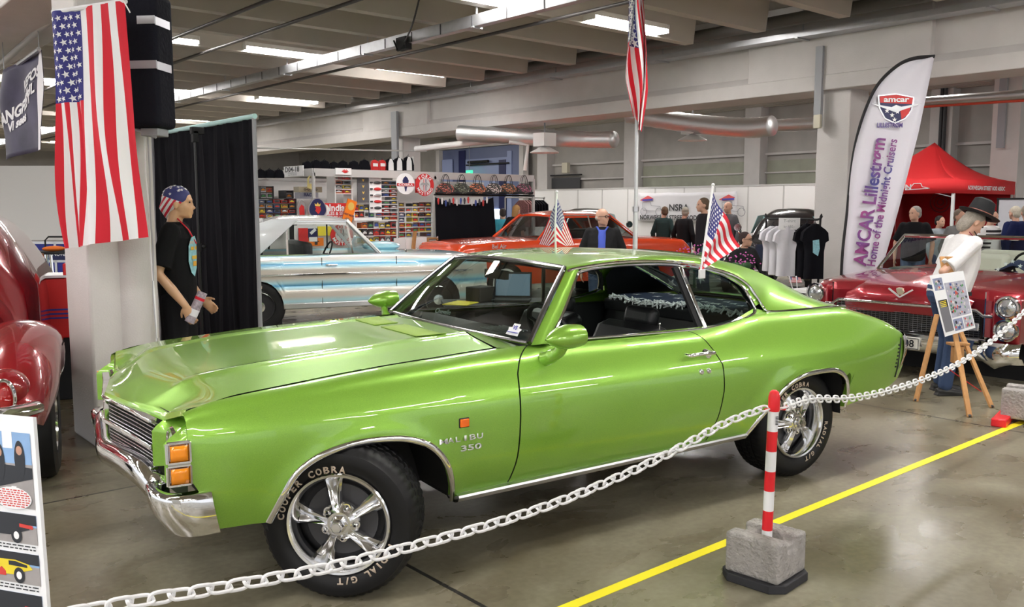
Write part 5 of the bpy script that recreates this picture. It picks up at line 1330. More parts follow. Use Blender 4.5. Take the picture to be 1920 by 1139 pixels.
def bg_interior(root, x0, x1, w_, z, colr, wheel_side=1, xw=None):
    im = mat('int_%02x%02x%02x' % tuple(int(c*255) for c in colr), colr, .6)
    m = MB(); m.box(((x0+x1)/2, 0, z-.30), (x1-x0, 2*w_, .12)); m.build('cabin_floor', BLACK, root)
    for x in (lerp(x0, x1, .48), lerp(x0, x1, .84)):
        m = MB(); m.box((x, 0, z+.02), (.16, 2*w_-.1, .42)); m.build('seat', im, root, bevel=.05)
    m = MB(); m.box((x0+.18, 0, z-.06), (.34, 2*w_, .14)); m.build('dashboard', im, root, bevel=.03)
    xw = xw or x0+.5; c = Vector((xw, wheel_side*w_*.5, z+.06)); M = Matrix.Rotation(math.radians(62), 3, 'Y')
    m = MB(); m.tube([c+M @ Vector((.19*math.cos(2*PI*k/24), .19*math.sin(2*PI*k/24), 0)) for k in range(24)], .014, 6, closed=True); m.tube([c, c+Vector((-.2, 0, -.1))], .02, 6); m.bar(c+M @ Vector((0, -.18, 0)), c+M @ Vector((0, .18, 0)), .02, .01); m.build('steering_wheel', BLACK, root)
def wells(root, arches, W_):
    for ax, ar, az in arches:
        m = MB(); m.box((ax, 0, az+.0), (2*ar-.03, W_-.16, 2*ar-.04)); m.build('wheel_well', BLACK, root, bevel=.05)
# ---- pearl white and blue hardtop seen from the side
def fordmat():
    mt = bpy.data.materials.new('pearl_white_blue_fade'); mt.use_nodes = True; nt = mt.node_tree; b = nt.nodes['Principled BSDF']; N = nt.nodes.new; L = nt.links.new
    b.inputs['Roughness'].default_value = .3; b.inputs['Coat Weight'].default_value = 1.; b.inputs['Coat Roughness'].default_value = .02; b.inputs['Metallic'].default_value = .15
    tc = N('ShaderNodeTexCoord'); sp = N('ShaderNodeSeparateXYZ'); L(tc.outputs['Object'], sp.inputs[0]); r = N('ShaderNodeValToRGB'); L(sp.outputs[2], r.inputs[0]); e = r.color_ramp.elements
    WHT = (.80, .79, .76, 1); BLU = (.10, .42, .72, 1); SK = (.45, .76, .86, 1); PE = (.62, .58, .52, 1)
    e[0].position = .33; e[0].color = PE; e[1].position = .40; e[1].color = SK
    for p_, c_ in ((.46, PE), (.535, PE), (.575, SK), (.605, BLU), (.64, SK), (.70, PE), (.81, PE), (.85, SK), (.88, BLU), (.905, SK), (.935, WHT), (.96, WHT), (.985, SK)):
        x = r.color_ramp.elements.new(p_); x.color = c_
    L(r.outputs[0], b.inputs['Base Color']); return mt
FM = fordmat()
rf = empty('hardtop_car', (8.19, 10.65, 0), 'pearl white and sky blue two-door hardtop with airbrushed fades beside the curtain', 'car', rz=math.radians(163))
YKf = [(0, .06), (.10, .03), (.38, .0), (.47, .03), (.50, .012), (.80, .0), (.86, .02), (.90, .015), (1., .05)]
AR = [(.95, .38, .30), (3.98, .38, .30)]
bg_body(rf, FM, 5.25, 1.96, [(0, .40), (.5, .30), (4.6, .30), (5.25, .42)], AR, [(0, .86), (.3, .93), (1.4, .965), (2.2, .985), (3.8, .985), (4.6, .97), (5.25, .90)], [(0, .14), (.3, .05), (.8, 0), (4.4, 0), (5.25, .12)], YKf, cabin=(2.0, 4.3), cr=.03)
FADE = fadewhite = paintmat('pearl_roof_fade', (.80, .84, .86), (.72, .80, .86), .05, .25, flake=False)
RWH = paintmat('pearl_white', (.84, .84, .84), (.8, .8, .8), .05, .25, flake=False)
bg_cabin(rf, RWH, 1.95, 2.47, 3.62, 4.30, .985, 1.46, .84, .66, glassmat('pale_glass', (.88, .92, .90), .03), post=[2.42, 3.50], roofcr=.05, pillar=.06)
for s in (-1, 1): m = MB(); m.add([(3.98, s*.86, .985), (4.85, s*.87, .975), (4.25, s*.73, 1.32), (3.72, s*.685, 1.455), (3.28, s*.68, 1.455)], [(0, 1, 2, 3, 4)]); m.build('quarter_pillar', FADE, rf, solid=.03)
bg_interior(rf, 2.05, 4.3, .75, .92, (.015, .015, .018), 1, 2.75); wells(rf, AR, 1.96)
m = MB()
for s in (-1, 1): m.box((2.5, s*.983, .745), (4.3, .016, .026)); 
m.build('side_moulding', CHROME, rf, bevel=.004)
m = MB(); m.box((2.47, 0, .335), (2.25, 1.93, .075)); m.build('rocker_moulding', CHROME_R, rf, bevel=.01)
for s in (1, -1):
    for x in (1.72, 2.98):
        m = MB(); m.box((x, s*.962, .66), (.008, .02, .60)); m.build('shut_line', GAP, rf)
    m = MB(); m.tube([(2.92, s*.965, .86), (2.92, s*1.0, .865), (2.74, s*1.0, .865), (2.74, s*.965, .86)], .011, 8); m.build('door_handle', CHROME, rf)
m = MB(); m.tube([(1.42, .62, 1.0), (1.42, .62, 1.62)], .003, 6); m.lathe([(.02, 0), (.012, .03), (0, .03)], c=(1.42, .62, 1.0)); m.build('aerial', CHROME, rf)
m = MB(); m.ell((1.62, -.10, 1.055), (.36, .22, .075)); m.build('hood_scoop', FM, rf)
for s, rz_ in ((1, PI), (-1, 0)):
    for x in (.95, 3.98):
        wv = simple_wheel(rf, (x, s*.93, .335), rz_, R=.335, ri=.20)
        m = MB()
        for k, ch in enumerate('THOMPSON'):
            a = math.radians(150)-k*.16; vs, fs = textmesh(ch, .03); er = Vector((math.cos(a), 0, math.sin(a))); et = Vector((math.sin(a), 0, -math.cos(a))); x0 = sum(v[0] for v in vs)/len(vs)
            m.add([er*.245+et*(v[0]-x0)*.045+er*v[1]*.05+Vector((0, -.010, 0)) for v in vs], fs)
        m.build('tyre_lettering', CREAM, wv); wv.scale = (1.25, 1, 1)
rf.scale = (.80, 1, 1)
# ---- orange-red hardtop facing left behind the white and blue car
OR = paintmat('orange_red_gloss', (.80, .07, .012), (.7, .05, .01), .05, .25, flake=False)
ro = empty('hardtop_car', (8.95, 12.55, 0), 'orange-red fifties hardtop behind the green coupe roof, beside the bald man', 'car', rz=math.radians(-10))
AR2 = [(.9, .37, .31), (3.9, .37, .31)]
bg_body(ro, OR, 5.1, 1.9, [(0, .40), (.5, .30), (4.5, .30), (5.1, .42)], AR2, [(0, .84), (.15, .98), (1.3, 1.04), (1.9, 1.05), (3.7, 1.04), (4.9, 1.0), (5.1, .88)], [(0, .10), (.3, .03), (.8, 0), (4.6, 0), (5.1, .10)], YK0, cabin=(1.8, 3.7))
bg_cabin(ro, OR, 1.62, 2.12, 3.25, 3.80, 1.05, 1.50, .82, .64, glassmat('smoky_glass', (.55, .60, .60), .05), post=[2.8], roofcr=.06)
bg_interior(ro, 1.85, 3.7, .72, .98, (.02, .02, .02), -1, 2.3); wells(ro, AR2, 1.9)
for s, rz_ in ((1, PI), (-1, 0)):
    for x in (.9, 3.9): simple_wheel(ro, (x, s*.90, .335), rz_, ww=True)
m = MB(); text_on(m, 'Bel Air', (.75, -.955, .93), (1, 0, 0), (0, 0, 1), .10); m.build('name_badge', CHROME, ro)
for s in (-1, 1):
    m = MB(); m.lathe([(0, -.06), (.07, -.05), (.09, 0)], c=(-.0, s*.72, .80), axis='X'); m.build('headlamp', LENS, ro)
m = MB(); m.bar((.3, .5, 1.07), (.3, .5, 1.10), .02, .02); m.ell((4.4, .0, 1.09), (.05, .012, .03)); m.build('trunk_ornament', CHROME, ro)
# ---- black vintage sedans behind
def vintage(loc, rz, label, grp=None, topc=(.012, .012, .014)):
    r = empty('vintage_sedan', loc, label, 'car', grp, rz=rz); K = paintmat('black_gloss', topc, topc, 0, .2, flake=False) if 'black_gloss_m' not in MATS else MATS['black_gloss_m']; MATS['black_gloss_m'] = K
    rows = []
    for i in range(25):
        t = i/24; x = lerp(1.3, 4.3, t); top = pc([(0, 1.05), (.12, 1.50), (.25, 1.60), (.6, 1.58), (.85, 1.2), (1, .7)], t); w_ = .72-.12*t; row = []
        for j in range(17):
            a = PI*j/16; z = .4+(top-.4)*abs(math.sin(a))**.4; row.append((x, (w_-max(0, z-1.05)*.25)*(1 if math.cos(a) > 0 else -1)*abs(math.cos(a))**.4, z))
        rows.append(row)
    m = MB().grid(rows); m.poly([Vector(p) for p in rows[0]]); m.build('cabin', K, r, sharp=60)
    rows = []
    for i in range(13):
        t = i/12; x = lerp(0, 1.4, t); w_ = lerp(.26, .62, t); top = lerp(.98, 1.08, t); rows.append([(x, w_*math.cos(PI*j/12), .5+(top-.5)*math.sin(PI*j/12)**.5) for j in range(13)])
    m = MB().grid(rows); m.poly([Vector(p) for p in rows[0]]); m.build('bonnet', K, r, sharp=60)
    for s in (-1, 1):
        for x in (.35, 3.6):
            m = MB(); m.ell((x+.1, s*.72, .52), (.55, .17, .34), n=24, k=16); m.build('fender', K, r); simple_wheel(r, (x, s*.86, .33), 0 if s < 0 else PI)
        m = MB(); m.prism([(1.62, 1.10), (1.80, 1.45), (2.5, 1.48), (2.55, 1.10)], lambda u, v, d: (u, s*(.735-max(0, v-1.05)*.25+d), v), 0, .01); m.prism([(2.65, 1.10), (2.62, 1.48), (3.3, 1.42), (3.5, 1.10)], lambda u, v, d: (u, s*(.735-max(0, v-1.05)*.25+d), v), 0, .01); m.build('side_window', mat('window_sheen', (.22, .40, .40), .05, spec=.8), r)
        m = MB(); m.lathe([(0, -.07), (.08, -.05), (.10, .0), (.07, .10), (0, .14)], c=(.05, s*.5, .86), axis='X'); m.build('headlamp', CHROME, r)
        m = MB(); m.tube(catmull([(1.35, s*.74, .95), (1.45, s*.92, 1.12), (1.4, s*.94, 1.2)], 4), .012, 6); m.lathe([(0, 0), (.07, 0), (.08, .02)], c=(1.4, s*.94, 1.22), axis='X'); m.build('door_mirror', CHROME, r)
    m = MB(); m.prism([(-.24, .50), (.24, .50), (.22, .95), (-.22, .95)], lambda u, v, d: (d, u, v), -.02, .0)
    m.build('grille', CHROME, r); m = MB(); m.poly([(1.50, -.55, 1.10), (1.50, .55, 1.10), (1.66, .50, 1.44), (1.66, -.50, 1.44)]); m.build('windscreen', MATS['window_sheen'], r)
    m = MB(); m.tube([(-.25, -.8, .45), (-.3, 0, .45), (-.25, .8, .45)], .035, 8); m.build('front_bumper', CHROME, r); return r
q = at(1122, 400, 19.5); vintage((q.x, q.y, 0), math.radians(52), 'black vintage sedan behind the orange-red hardtop and the bald man')
q = at(1440, 440, 16.); vintage((q.x, q.y, 0), math.radians(20), 'black vintage sedan parked behind the seated man with glasses')

# ---- burgundy convertible facing the viewer at the right
BURG = paintmat('burgundy_metallic', (.34, .010, .022), (.22, .006, .014), .45, .30)
rc = empty('convertible', (8.30, 3.93, 0), 'burgundy luxury car with stacked headlights and wide mesh grille at the right', 'car')
AR3 = [(1.0, .40, .30), (4.2, .40, .30)]
bg_body(rc, BURG, 5.6, 2.06, [(0, .46), (.5, .30), (5., .30), (5.6, .45)], AR3, [(0, .77), (.12, .855), (.6, .895), (1.3, .92), (2.2, .925), (4.4, .92), (5.3, .88), (5.6, .78)], [(0, .06), (.2, .01), (.6, 0), (5., 0), (5.6, .12)], [(0, .08), (.2, .02), (.5, .0), (.8, .0), (.93, .012), (1., .05)], cabin=(1.6, 4.2), cr=.03)
# raised centre of the hood with its prow
rows = []
for i in range(25):
    t = i/24; x = lerp(-.06, 1.22, t); row = []
    for j in range(25):
        v = j/24*2-1; w_ = lerp(.60, .80, t); z = pc([(0, .76), (.06, .835), (.2, .885), (.6, .935), (1, .955)], t)+.02*(1-v*v)+.012*math.exp(-(v/.08)**2); z -= .05*max(0, abs(v)-.75)/.25
        row.append((x-.06*(1-v*v)*(1-t), v*w_, z))
    rows.append(row)
m = MB().grid(rows); fr = rows[0]; m.grid([[Vector(p) for p in fr], [Vector(p)+Vector((.015, 0, -.12)) for p in fr], [Vector(p)+Vector((.03, 0, -.16)) for p in fr]]); m.build('hood', BURG, rc, sharp=60)
# front face
GD = mat('grille_dark', (.02, .02, .022), .4)
m = MB(); m.prism([(-.70, .44), (.70, .44), (.70, .655), (.60, .70), (0, .69), (-.60, .70), (-.70, .655)], lambda u, v, d: (d-.04*(1-abs(u)/.7), u, v), -.035, .02); m.build('grille_backing', GD, rc)
def gx(y): return -.05-.04*(1-abs(y)/.7)
m = MB(); k = 0
for k in range(13):
    z = .455+.019*k; pts = [(gx(y), y, z) for y in (-.69, -.35, 0, .35, .69)]
    for a, b in zip(pts, pts[1:]): m.bar(a, b, .010, .0035)
for k in range(34):
    y = -.68+.0412*k; m.bar((gx(y)+.004, y, .445), (gx(y)+.004, y, .69), .0025, .006, up=(1, 0, 0))
m.build('grille_mesh', mat('dull_chrome', (.32, .32, .34), .3, 1.), rc)
m = MB(); m.tube([(gx(y)-.02, y, z) for y, z in ((-.80, .655), (-.72, .655), (-.66, .70), (-.3, .707), (0, .705), (.3, .707), (.66, .70), (.72, .655), (.80, .655))], .016, 10); m.tube([(gx(y)-.01, y, .435) for y in (-.75, -.35, 0, .35, .75)], .014, 10); m.build('grille_surround', CHROME, rc)
for s in (-1, 1):
    m = MB(); m.prism([(s*.79, .42), (s*1.02, .42), (s*1.02, .82), (s*.79, .84)], lambda u, v, d: (d, u, v), -.06, .10); m.build('headlamp_bezel', BURG, rc, bevel=.02)
    for z in (.745, .545):
        m = MB(); m.lathe([(0, -.02), (.05, -.015), (.078, .004), (.082, .02)], c=(-.075, s*.915, z), axis='X', n=28); m.build('headlamp', mat('sealed_beam', (.62, .64, .66), .10, .8, bump=.12, bscale=50), rc)
        m = MB(); m.lathe([(.082, .02), (.084, -.012), (.100, -.010), (.104, .02)], c=(-.078, s*.915, z), axis='X', n=28); m.build('headlamp_ring', CHROME, rc)
    m = MB(); m.box((-.03, s*.73, .66), (.06, .012, .42)); m.build('trim_strip', CHROME, rc)
    m = MB(); m.box((-.055, s*.60, .55), (.02, .17, .07)); m.build('fog_lamp', LENS, rc, bevel=.008)
    # bumper ends with pods
    m = MB(); rows = []
    for i in range(9):
        t = i/8; yy = lerp(.66, 1.04, t); row = []
        for a, z in ((.0, .435), (-.03, .40), (-.045, .34), (-.03, .26+.05*abs(t-.5)*2), (.03, .20+.10*abs(t-.5)*2), (.10, .24)): row.append((-.10+a+.16*max(0, t-.7)+(-.03 if .2 < t < .9 else 0), s*yy, z))
        rows.append(row)
    m.grid(rows); m.build('bumper_end', CHROME, rc, sharp=60)
    m = MB(); m.box((.55, s*1.035, .52), (.16, .012, .10)); m.build('side_marker', AMBER, rc)
m = MB(); rows = []
for yy in (-.72, -.4, -.2, 0, .2, .4, .72): rows.append([(-.16-.02*(1-abs(yy)), yy, z) for z in ()]+[(-.10, yy, .46), (-.155, yy, .44), (-.165, yy, .37), (-.14, yy, .30), (-.08, yy, .27)])
m.grid(rows); m.build('front_bumper', CHROME, rc, sharp=60)
m = MB(); m.box((-.176, .04, .355), (.012, .52, .115)); pl = m.build('number_plate', mat('plate_white', (.75, .73, .68), .4), rc, bevel=.004)
m = MB(); pr_ = [(-.184, .04+.25*a, .355+.048*b) for a, b in ((-1, -1), (1, -1), (1, 1), (-1, 1))]
for a, b in zip(pr_, pr_[1:]+pr_[:1]): m.bar(a, b, .003, .006)
text_on(m, '08', (-.186, -.125, .322), (0, -1, 0), (0, 0, 1), .095, bold=.02, lift=.001); m.build('plate_characters', BLACK, pl)
m = MB(); m.lathe([(0, -.02), (.035, -.012), (.04, 0)], c=(-.14, 0, .83), axis='X', n=6); m.box((-.15, 0, .85), (.03, .06, .02)); m.build('crest', mat('gold_chrome', (.75, .68, .52), .3, .6), rc)
m = MB(); 
for s in (-1, 1): m.bar((-.150, 0, .775), (-.140, s*.115, .85), .014, .014, up=(1, 0, 0))
m.build('hood_chevron', BADGE, rc)
# windscreen frame, glass, folded cabin
GLC = glassmat('windscreen_glass', (.72, .80, .76), .04)
rows = []
for j in range(21):
    v = j/20*2-1; rows.append([(lerp(1.22, 1.56, k/5)-.10*(1-v*v)*(1-k/9)+.0, v*lerp(.93, .80, k/5), lerp(.93, 1.30, k/5)) for k in range(6)])
MB().grid(rows).build('windscreen', GLC, rc)
m = MB(); m.tube([r[-1] for r in rows], .024, 8); m.build('windscreen_header', CHROME, rc); m = MB(); m.tube(rows[0], .018, 8); m.tube(rows[-1], .018, 8); m.tube([r[0] for r in rows], .013, 8); m.build('windscreen_frame', CHROME, rc)
IV = mat('ivory_leather', (.62, .60, .52), .5)
m = MB(); m.box((1.45, 0, .925), (.4, 1.66, .06)); m.build('dashboard', mat('dash_green', (.03, .045, .04), .5), rc, bevel=.02)
for x in (2.55, 3.65):
    for s in (-1, 1): m = MB(); m.box((x, s*.42, .86), (.20, .74, .44)); m.box((x-.3, s*.42, .72), (.6, .74, .16)); m.build('seat', IV, rc, bevel=.05)
m = MB(); m.box((3.2, 0, .66), (2.0, 1.8, .05)); m.build('cabin_floor', BLACK, rc)
m = MB(); c = Vector((1.85, -.45, .98)); M = Matrix.Rotation(math.radians(60), 3, 'Y'); m.tube([c+M @ Vector((.2*math.cos(2*PI*k/28), .2*math.sin(2*PI*k/28), 0)) for k in range(28)], .013, 6, closed=True); m.bar(c+M @ Vector((0, -.19, 0)), c+M @ Vector((0, .19, 0)), .03, .01); m.tube([c, c+Vector((-.25, 0, -.12))], .02, 6); m.build('steering_wheel', BLACK, rc)
m = MB(); m.box((1.62, .1, 1.22), (.03, .20, .06)); m.build('inner_mirror', CHROME_R, rc)
m = MB(); rows = [[(4.1+.1*i/6*3, lerp(-.85, .85, j/12), 0.94+.09*math.sin(PI*i/6)+.01*math.sin(j*1.7)) for j in range(13)] for i in range(7)]; m.grid(rows); m.build('folded_top', IV, rc)
wells(rc, AR3, 2.06)
for s, rz_ in ((1, PI), (-1, 0)):
    for x in (1.0, 4.2): simple_wheel(rc, (x, s*1.0, .355), rz_, R=.355, ri=.21, ww=True)
# star-patterned cloth draped behind its windscreen
r = empty('star_cloth', (8.3+1.50, 3.38, .965), 'navy blue cloth with white stars draped on the dashboard of the burgundy car', 'cloth')
m = MB(); rows = [[(.25*(i/6-.5), .62*(j/14-.5), .05*math.sin(j*.8)+.03*math.sin(i+j*.5)+.04) for j in range(15)] for i in range(7)]; m.grid(rows); m.build('fabric', mat('navy_cloth', (.02, .03, .09), .8), r, solid=.004)
m = MB()
for k in range(9):
    c = Vector((-.13+.01*(k % 2), -.27+.068*k, .055+.05*math.sin(k*1.6*.8))); m.poly(star(c, Vector((0, 1, 0)), Vector((.3, 0, 1)).normalized(), .026))
m.build('stars', FWHITE, r)
# ================================================================ MARKET STALL WITH MODEL CARS AND SIGNS
FASC = mat('aluminium_fascia', (.56, .55, .54), .35, .3)
SY = 14.5          # front line of the stall
cx = onx(594, 318, 0) if False else Vector((7.7, SY, 0)); ztop_ = ony(594, 317, SY).z
xr = ony(1000, 330, SY).x
r = empty('stall_frame', (7.7, SY, 0), 'aluminium stall frame with a grey fascia rail above the model car display', 'stall frame')
m = MB(); m.box(((xr-7.7)/2, 0, ztop_-.06), (xr-7.7, .05, .14)); m.build('fascia', FASC, r)
m = MB(); m.box((0, 1.9, ztop_-.06), (.05, 3.8, .14)); m.build('fascia', FASC, r)
for x in (0, ony(815, 340, SY).x-7.7, xr-7.7): m = MB(); m.box((x, 0, (ztop_-.06)/2), (.05, .05, ztop_-.08)); m.build('upright', FASC, r)
BW = 16.4
m = MB(); m.box((9.7-7.7+.1, BW-SY, 1.08), (6.6, .05, 2.16)); m.build('rear_partition', PANEL, r)
m = MB(); m.box((9.7-7.7+.1, BW-SY-.03, 2.17), (6.6, .04, .06)); m.build('rear_rail', FASC, r)
def wbox(px0, py0, px1, py1, Yp, d):     # upright slab on the plane Y=Yp covering that picture area
    a, b = ony(px0, py0, Yp), ony(px1, py1, Yp); zm0, zm1 = b.z, a.z
    return Vector(((a.x+b.x)/2, Yp+d/2, (zm0+zm1)/2)), (b.x-a.x, d, zm1-zm0)
def wboard(name, px0, py0, px1, py1, mt, label, cat, Yp=SY+.05, d=.02, group=None, bevel=0.):
    c, s = wbox(px0, py0, px1, py1, Yp, d); r = empty(name, c, label, cat, group); m = MB(); m.box((0, 0, 0), s); m.build('board', mt, r, bevel=bevel); return r, s
def T2(r, s, txt, u, v, size, mt, name='lettering', bold=.02, width=None, yo=-.014):
    m = MB(); text_on(m, txt, (s[0]*(u-.5), yo, s[2]*(.5-v)), (1, 0, 0), (0, 0, 1), size, bold=bold, width=width, lift=.003); return m.build(name, mt, r)
WSH = mat('white_shelf', (.75, .75, .75), .5); YEL = mat('yellow', (.85, .70, .05), .5); ORA = mat('orange', (.90, .22, .01), .5); SCR = mat('sign_red', (.62, .03, .03), .4); NAVY = mat('sign_navy', (.015, .02, .09), .4); GOLD = mat('sign_gold', (.75, .50, .12), .4)
a, b = onx(533, 313, 7.66), onx(569, 330, 7.66); r = empty('stand_number_sign', (7.66, (a.y+b.y)/2, (a.z+b.z)/2), 'white stand number sign reading D04-18 on the fascia of the model car stall', 'sign'); sw, sh_ = a.y-b.y, a.z-b.z
m = MB(); m.box((0, 0, 0), (.02, sw, sh_)); m.build('board', WHITE, r)
for t_, v_, z_, bo_, mt_ in (('D04-18', .05, .13, .02, DGREY), ('Modellbil.org', .25, .05, 0, GREY), ('verksted', .42, .05, 0, GREY)): m = MB(); text_on(m, t_, (-.012, sw*.05, -sh_*v_), (0, -1, 0), (0, 0, 1), z_, bold=bo_, width=sw*(.75 if bo_ else .45)); m.build('lettering', mt_, r)
r, s = wboard('logo_sign', 629, 315, 659, 328, WHITE, 'small white sign with a red crab-like logo on the stall fascia', 'sign', Yp=SY-.046)
m = MB()
for a in (.2, .7, 1.2, 1.9, 2.4, 2.9): m.bar((s[0]*.1, -.015, -.01), (s[0]*.1+.07*math.cos(a), -.015, -.01+.05*math.sin(a)), .006, .012)
m.ell((s[0]*.1, -.015, -.01), (.045, .004, .02)); m.build('logo', SCR, r)
# clothes hung on the rail above the fascia
HG = mat('dark_cloth', (.008, .008, .011), .9, spec=.1)
zr = ony(700, 290, 15.2).z
m = MB(); m.tube([Vector((5.6, 15.3, zr)), ony(800, 284, 15.3)], .015, 8); m.tube([Vector((5.6, 15.3, ztop_-.1)), Vector((5.6, 15.3, zr))], .02, 8); m.tube([(10.4, 15.3, ztop_-.1), (10.4, 15.3, zr)], .02, 8); m.build('clothes_rail', FASC, thing=('thin metal clothes rail above the fascia of the stall', 'rail'))
def hung_top(px, py0, py1, wpx, body, sleeve, label, grp, Yp=15.3, name='hanging_shirt', front=None):
    a = ony(px, py0, Yp); b = ony(px, py1, Yp); e = ony(px+wpx/2, py0, Yp).x-ony(px-wpx/2, py0, Yp).x; h = a.z-b.z; r = empty(name, a, label, 'shirt', grp)
    m = MB(); pr = [(-.10*e, 0), (.10*e, 0), (.36*e, -.14*h), (.34*e, -h), (-.34*e, -h), (-.36*e, -.14*h)]; m.prism(pr, lambda u, v, d: (u, d, v), -.035, .035); m.build('torso', body, r, bevel=.01)
    for s_ in (-1, 1): m = MB(); m.prism([(s_*.24*e, -.05*h), (s_*.37*e, -.13*h), (s_*.52*e, -.62*h), (s_*.52*e, -h), (s_*.37*e, -h), (s_*.33*e, -.35*h)], lambda u, v, d: (u, d, v), -.03, .03); m.build('sleeve', sleeve, r, bevel=.008)
    if front: m = MB(); m.prism([(-.10*e, -.02*h), (.10*e, -.02*h), (.24*e, -.35*h), (.26*e, -h), (-.26*e, -h), (-.24*e, -.35*h)], lambda u, v, d: (u, d, v), -.042, -.036); m.build('front_panel', front, r)
    m = MB(); m.tube([(-.14*e, 0, -.02*h), (0, 0, .10*h), (.14*e, 0, -.02*h)], .006, 5); m.tube([(0, 0, .1*h), (.01, 0, .2*h)], .004, 5); m.build('hanger', BLACK, r); return r
for i, (px, py0, w_) in enumerate(((576, 303, 20), (592, 300, 19), (608, 301, 20), (626, 304, 18), (643, 302, 19), (663, 302, 20), (683, 300, 20))):
    hung_top(px, py0, 322, w_, HG, HG, 'dark top hanging in the row above the stall fascia', 'dark tops hanging above the fascia')
for px in (488, 505, 522): hung_top(px, 318, 334, 19, HG, HG, 'dark top hanging at the left end above the stall fascia', 'dark tops at the left end of the fascia')
for i, (px, lab) in enumerate(((702, 'red and white printed shirt hanging above the fascia, left of its twin'), (716, 'red and white printed shirt hanging above the fascia, next to the white baseball shirts'))):
    rr_ = hung_top(px, 300, 320, 15, SCR, SCR, lab, None); m = MB(); m.box((0, -.038, -.10), (.11, .006, .06)); m.build('print', WHITE, rr_)
for i, (px, lab) in enumerate(((731, 'white baseball shirt with black sleeves, leftmost of three above the fascia'), (747, 'white baseball shirt with black sleeves, middle one of three above the fascia'), (765, 'white baseball shirt with black sleeves, rightmost of three in front of the pillar'))):
    hung_top(px, 298-i*2, 320, 19, HG, HG, lab, None, front=WHITE)
# round and shaped signs
def disc(m, c, rx, rz, y, mi=0, n=40, a0=0, a1=2*PI): m.poly([Vector((c[0]+rx*math.cos(a0+(a1-a0)*k/n), y, c[1]+rz*math.sin(a0+(a1-a0)*k/n))) for k in range(n)], mi)
def round_sign(px, py, rpx, rpy, Yp, label, base, tilt=0.):
    c = ony(px, py, Yp); rx = ony(px+rpx, py, Yp).x-c.x; rz_ = ony(px, py-rpy, Yp).z-c.z; r = empty('round_sign', c, label, 'sign'); m = MB(); n = 40
    ring = [(rx*math.cos(2*PI*k/n), rz_*math.sin(2*PI*k/n)) for k in range(n)]; m.prism(ring, lambda u, v, d: (u, d, v), -.008, .008); m.build('disc', base, r); return r, rx, rz_
def arc_text(r, word, rx, rz_, a0, a1, size, mt, flip=False):
    m = MB(); n = len(word)
    for k, ch in enumerate(word):
        a = lerp(a0, a1, (k+.5)/n); er = Vector((math.cos(a), 0, math.sin(a))); et = Vector((math.sin(a), 0, -math.cos(a)))
        if flip: er, et = -er, -et
        vs, fs = textmesh(ch, .035); x0 = (min(v[0] for v in vs)+max(v[0] for v in vs))/2; o = Vector((rx*math.cos(a), -.014, rz_*math.sin(a)))-er*size*.36
        m.add([o+et*(v[0]-x0)*size+er*v[1]*size for v in vs], fs)
    m.build('lettering', mt, r)
def mustang_sign(px, py, rpx, rpy, Yp, label, ring=SCR):
    r, rx, rz_ = round_sign(px, py, rpx, rpy, Yp, label, ring); m = MB(); disc(m, (0, 0), rx*.60, rz_*.62, -.011); m.build('centre', mat('sign_silver', (.60, .60, .60), .4), r, recalc=False)
    m = MB()
    for i, dx in enumerate((-.10, 0, .10)): m.box((rx*dx, -.013, 0), (rx*.06, .004, rz_*1.05), mi=i)
    m.build('stripes', [SCR, WHITE, NAVY], r)
    m = MB(); m.poly([Vector((rx*a, -.017, rz_*b)) for a, b in ((-.50, .05), (-.30, .22), (-.05, .18), (.18, .26), (.42, .10), (.50, -.12), (.40, -.04), (.25, .02), (.30, -.22), (.12, -.02), (-.1, -.02), (-.28, -.26), (-.22, .0), (-.36, .0), (-.45, -.08))]); m.build('horse', mat('sign_grey', (.35, .36, .37), .4), r, recalc=False)
    arc_text(r, 'FORD', rx*.80, rz_*.80, math.radians(150), math.radians(30), rx*.42, WHITE); arc_text(r, 'MUSTANG', rx*.80, rz_*.80, math.radians(198), math.radians(342), rx*.36, WHITE, flip=True); return r
mustang_sign(796, 347, 17, 21, SY-.034, 'round red FORD MUSTANG sign hanging at the right end of the stall')
mustang_sign(641, 441, 21, 20, 14.2, 'round FORD MUSTANG sign seen through the window of the white and blue car', ring=SCR)
r, s = wboard('red_panel_sign', 779, 330, 792, 362, SCR, 'red sign with yellow text half hidden behind the FORD MUSTANG sign', 'sign', Yp=SY+.02)
T2(r, s, 'ABC', .3, .2, .05, YEL)
r, rx, rz_ = round_sign(760, 345, 17, 20, SY-.034, 'oval white COBRA sign with a snake emblem beside the FORD MUSTANG sign', WHITE)
m = MB(); m.box((0, -.012, -rz_*.08), (rx*1.9, .006, rz_*.28)); m.build('band', SCR, r); m = MB(); m.poly([Vector((rx*a, -.012, rz_*b)) for a, b in ((0, .74), (.22, .55), (.34, .3), (.30, .08), (-.30, .08), (-.34, .3), (-.22, .55))]); m.poly([Vector((rx*a, -.012, rz_*b)) for a, b in ((-.16, -.24), (.16, -.24), (.05, -.72), (-.05, -.72))]); m.build('snake', NAVY, r, recalc=False)
m = MB(); text_on(m, 'COBRA', (0, -.017, -rz_*.19), (1, 0, 0), (0, 0, 1), rz_*.30, bold=.02, width=rx*1.6); m.build('lettering', WHITE, r)
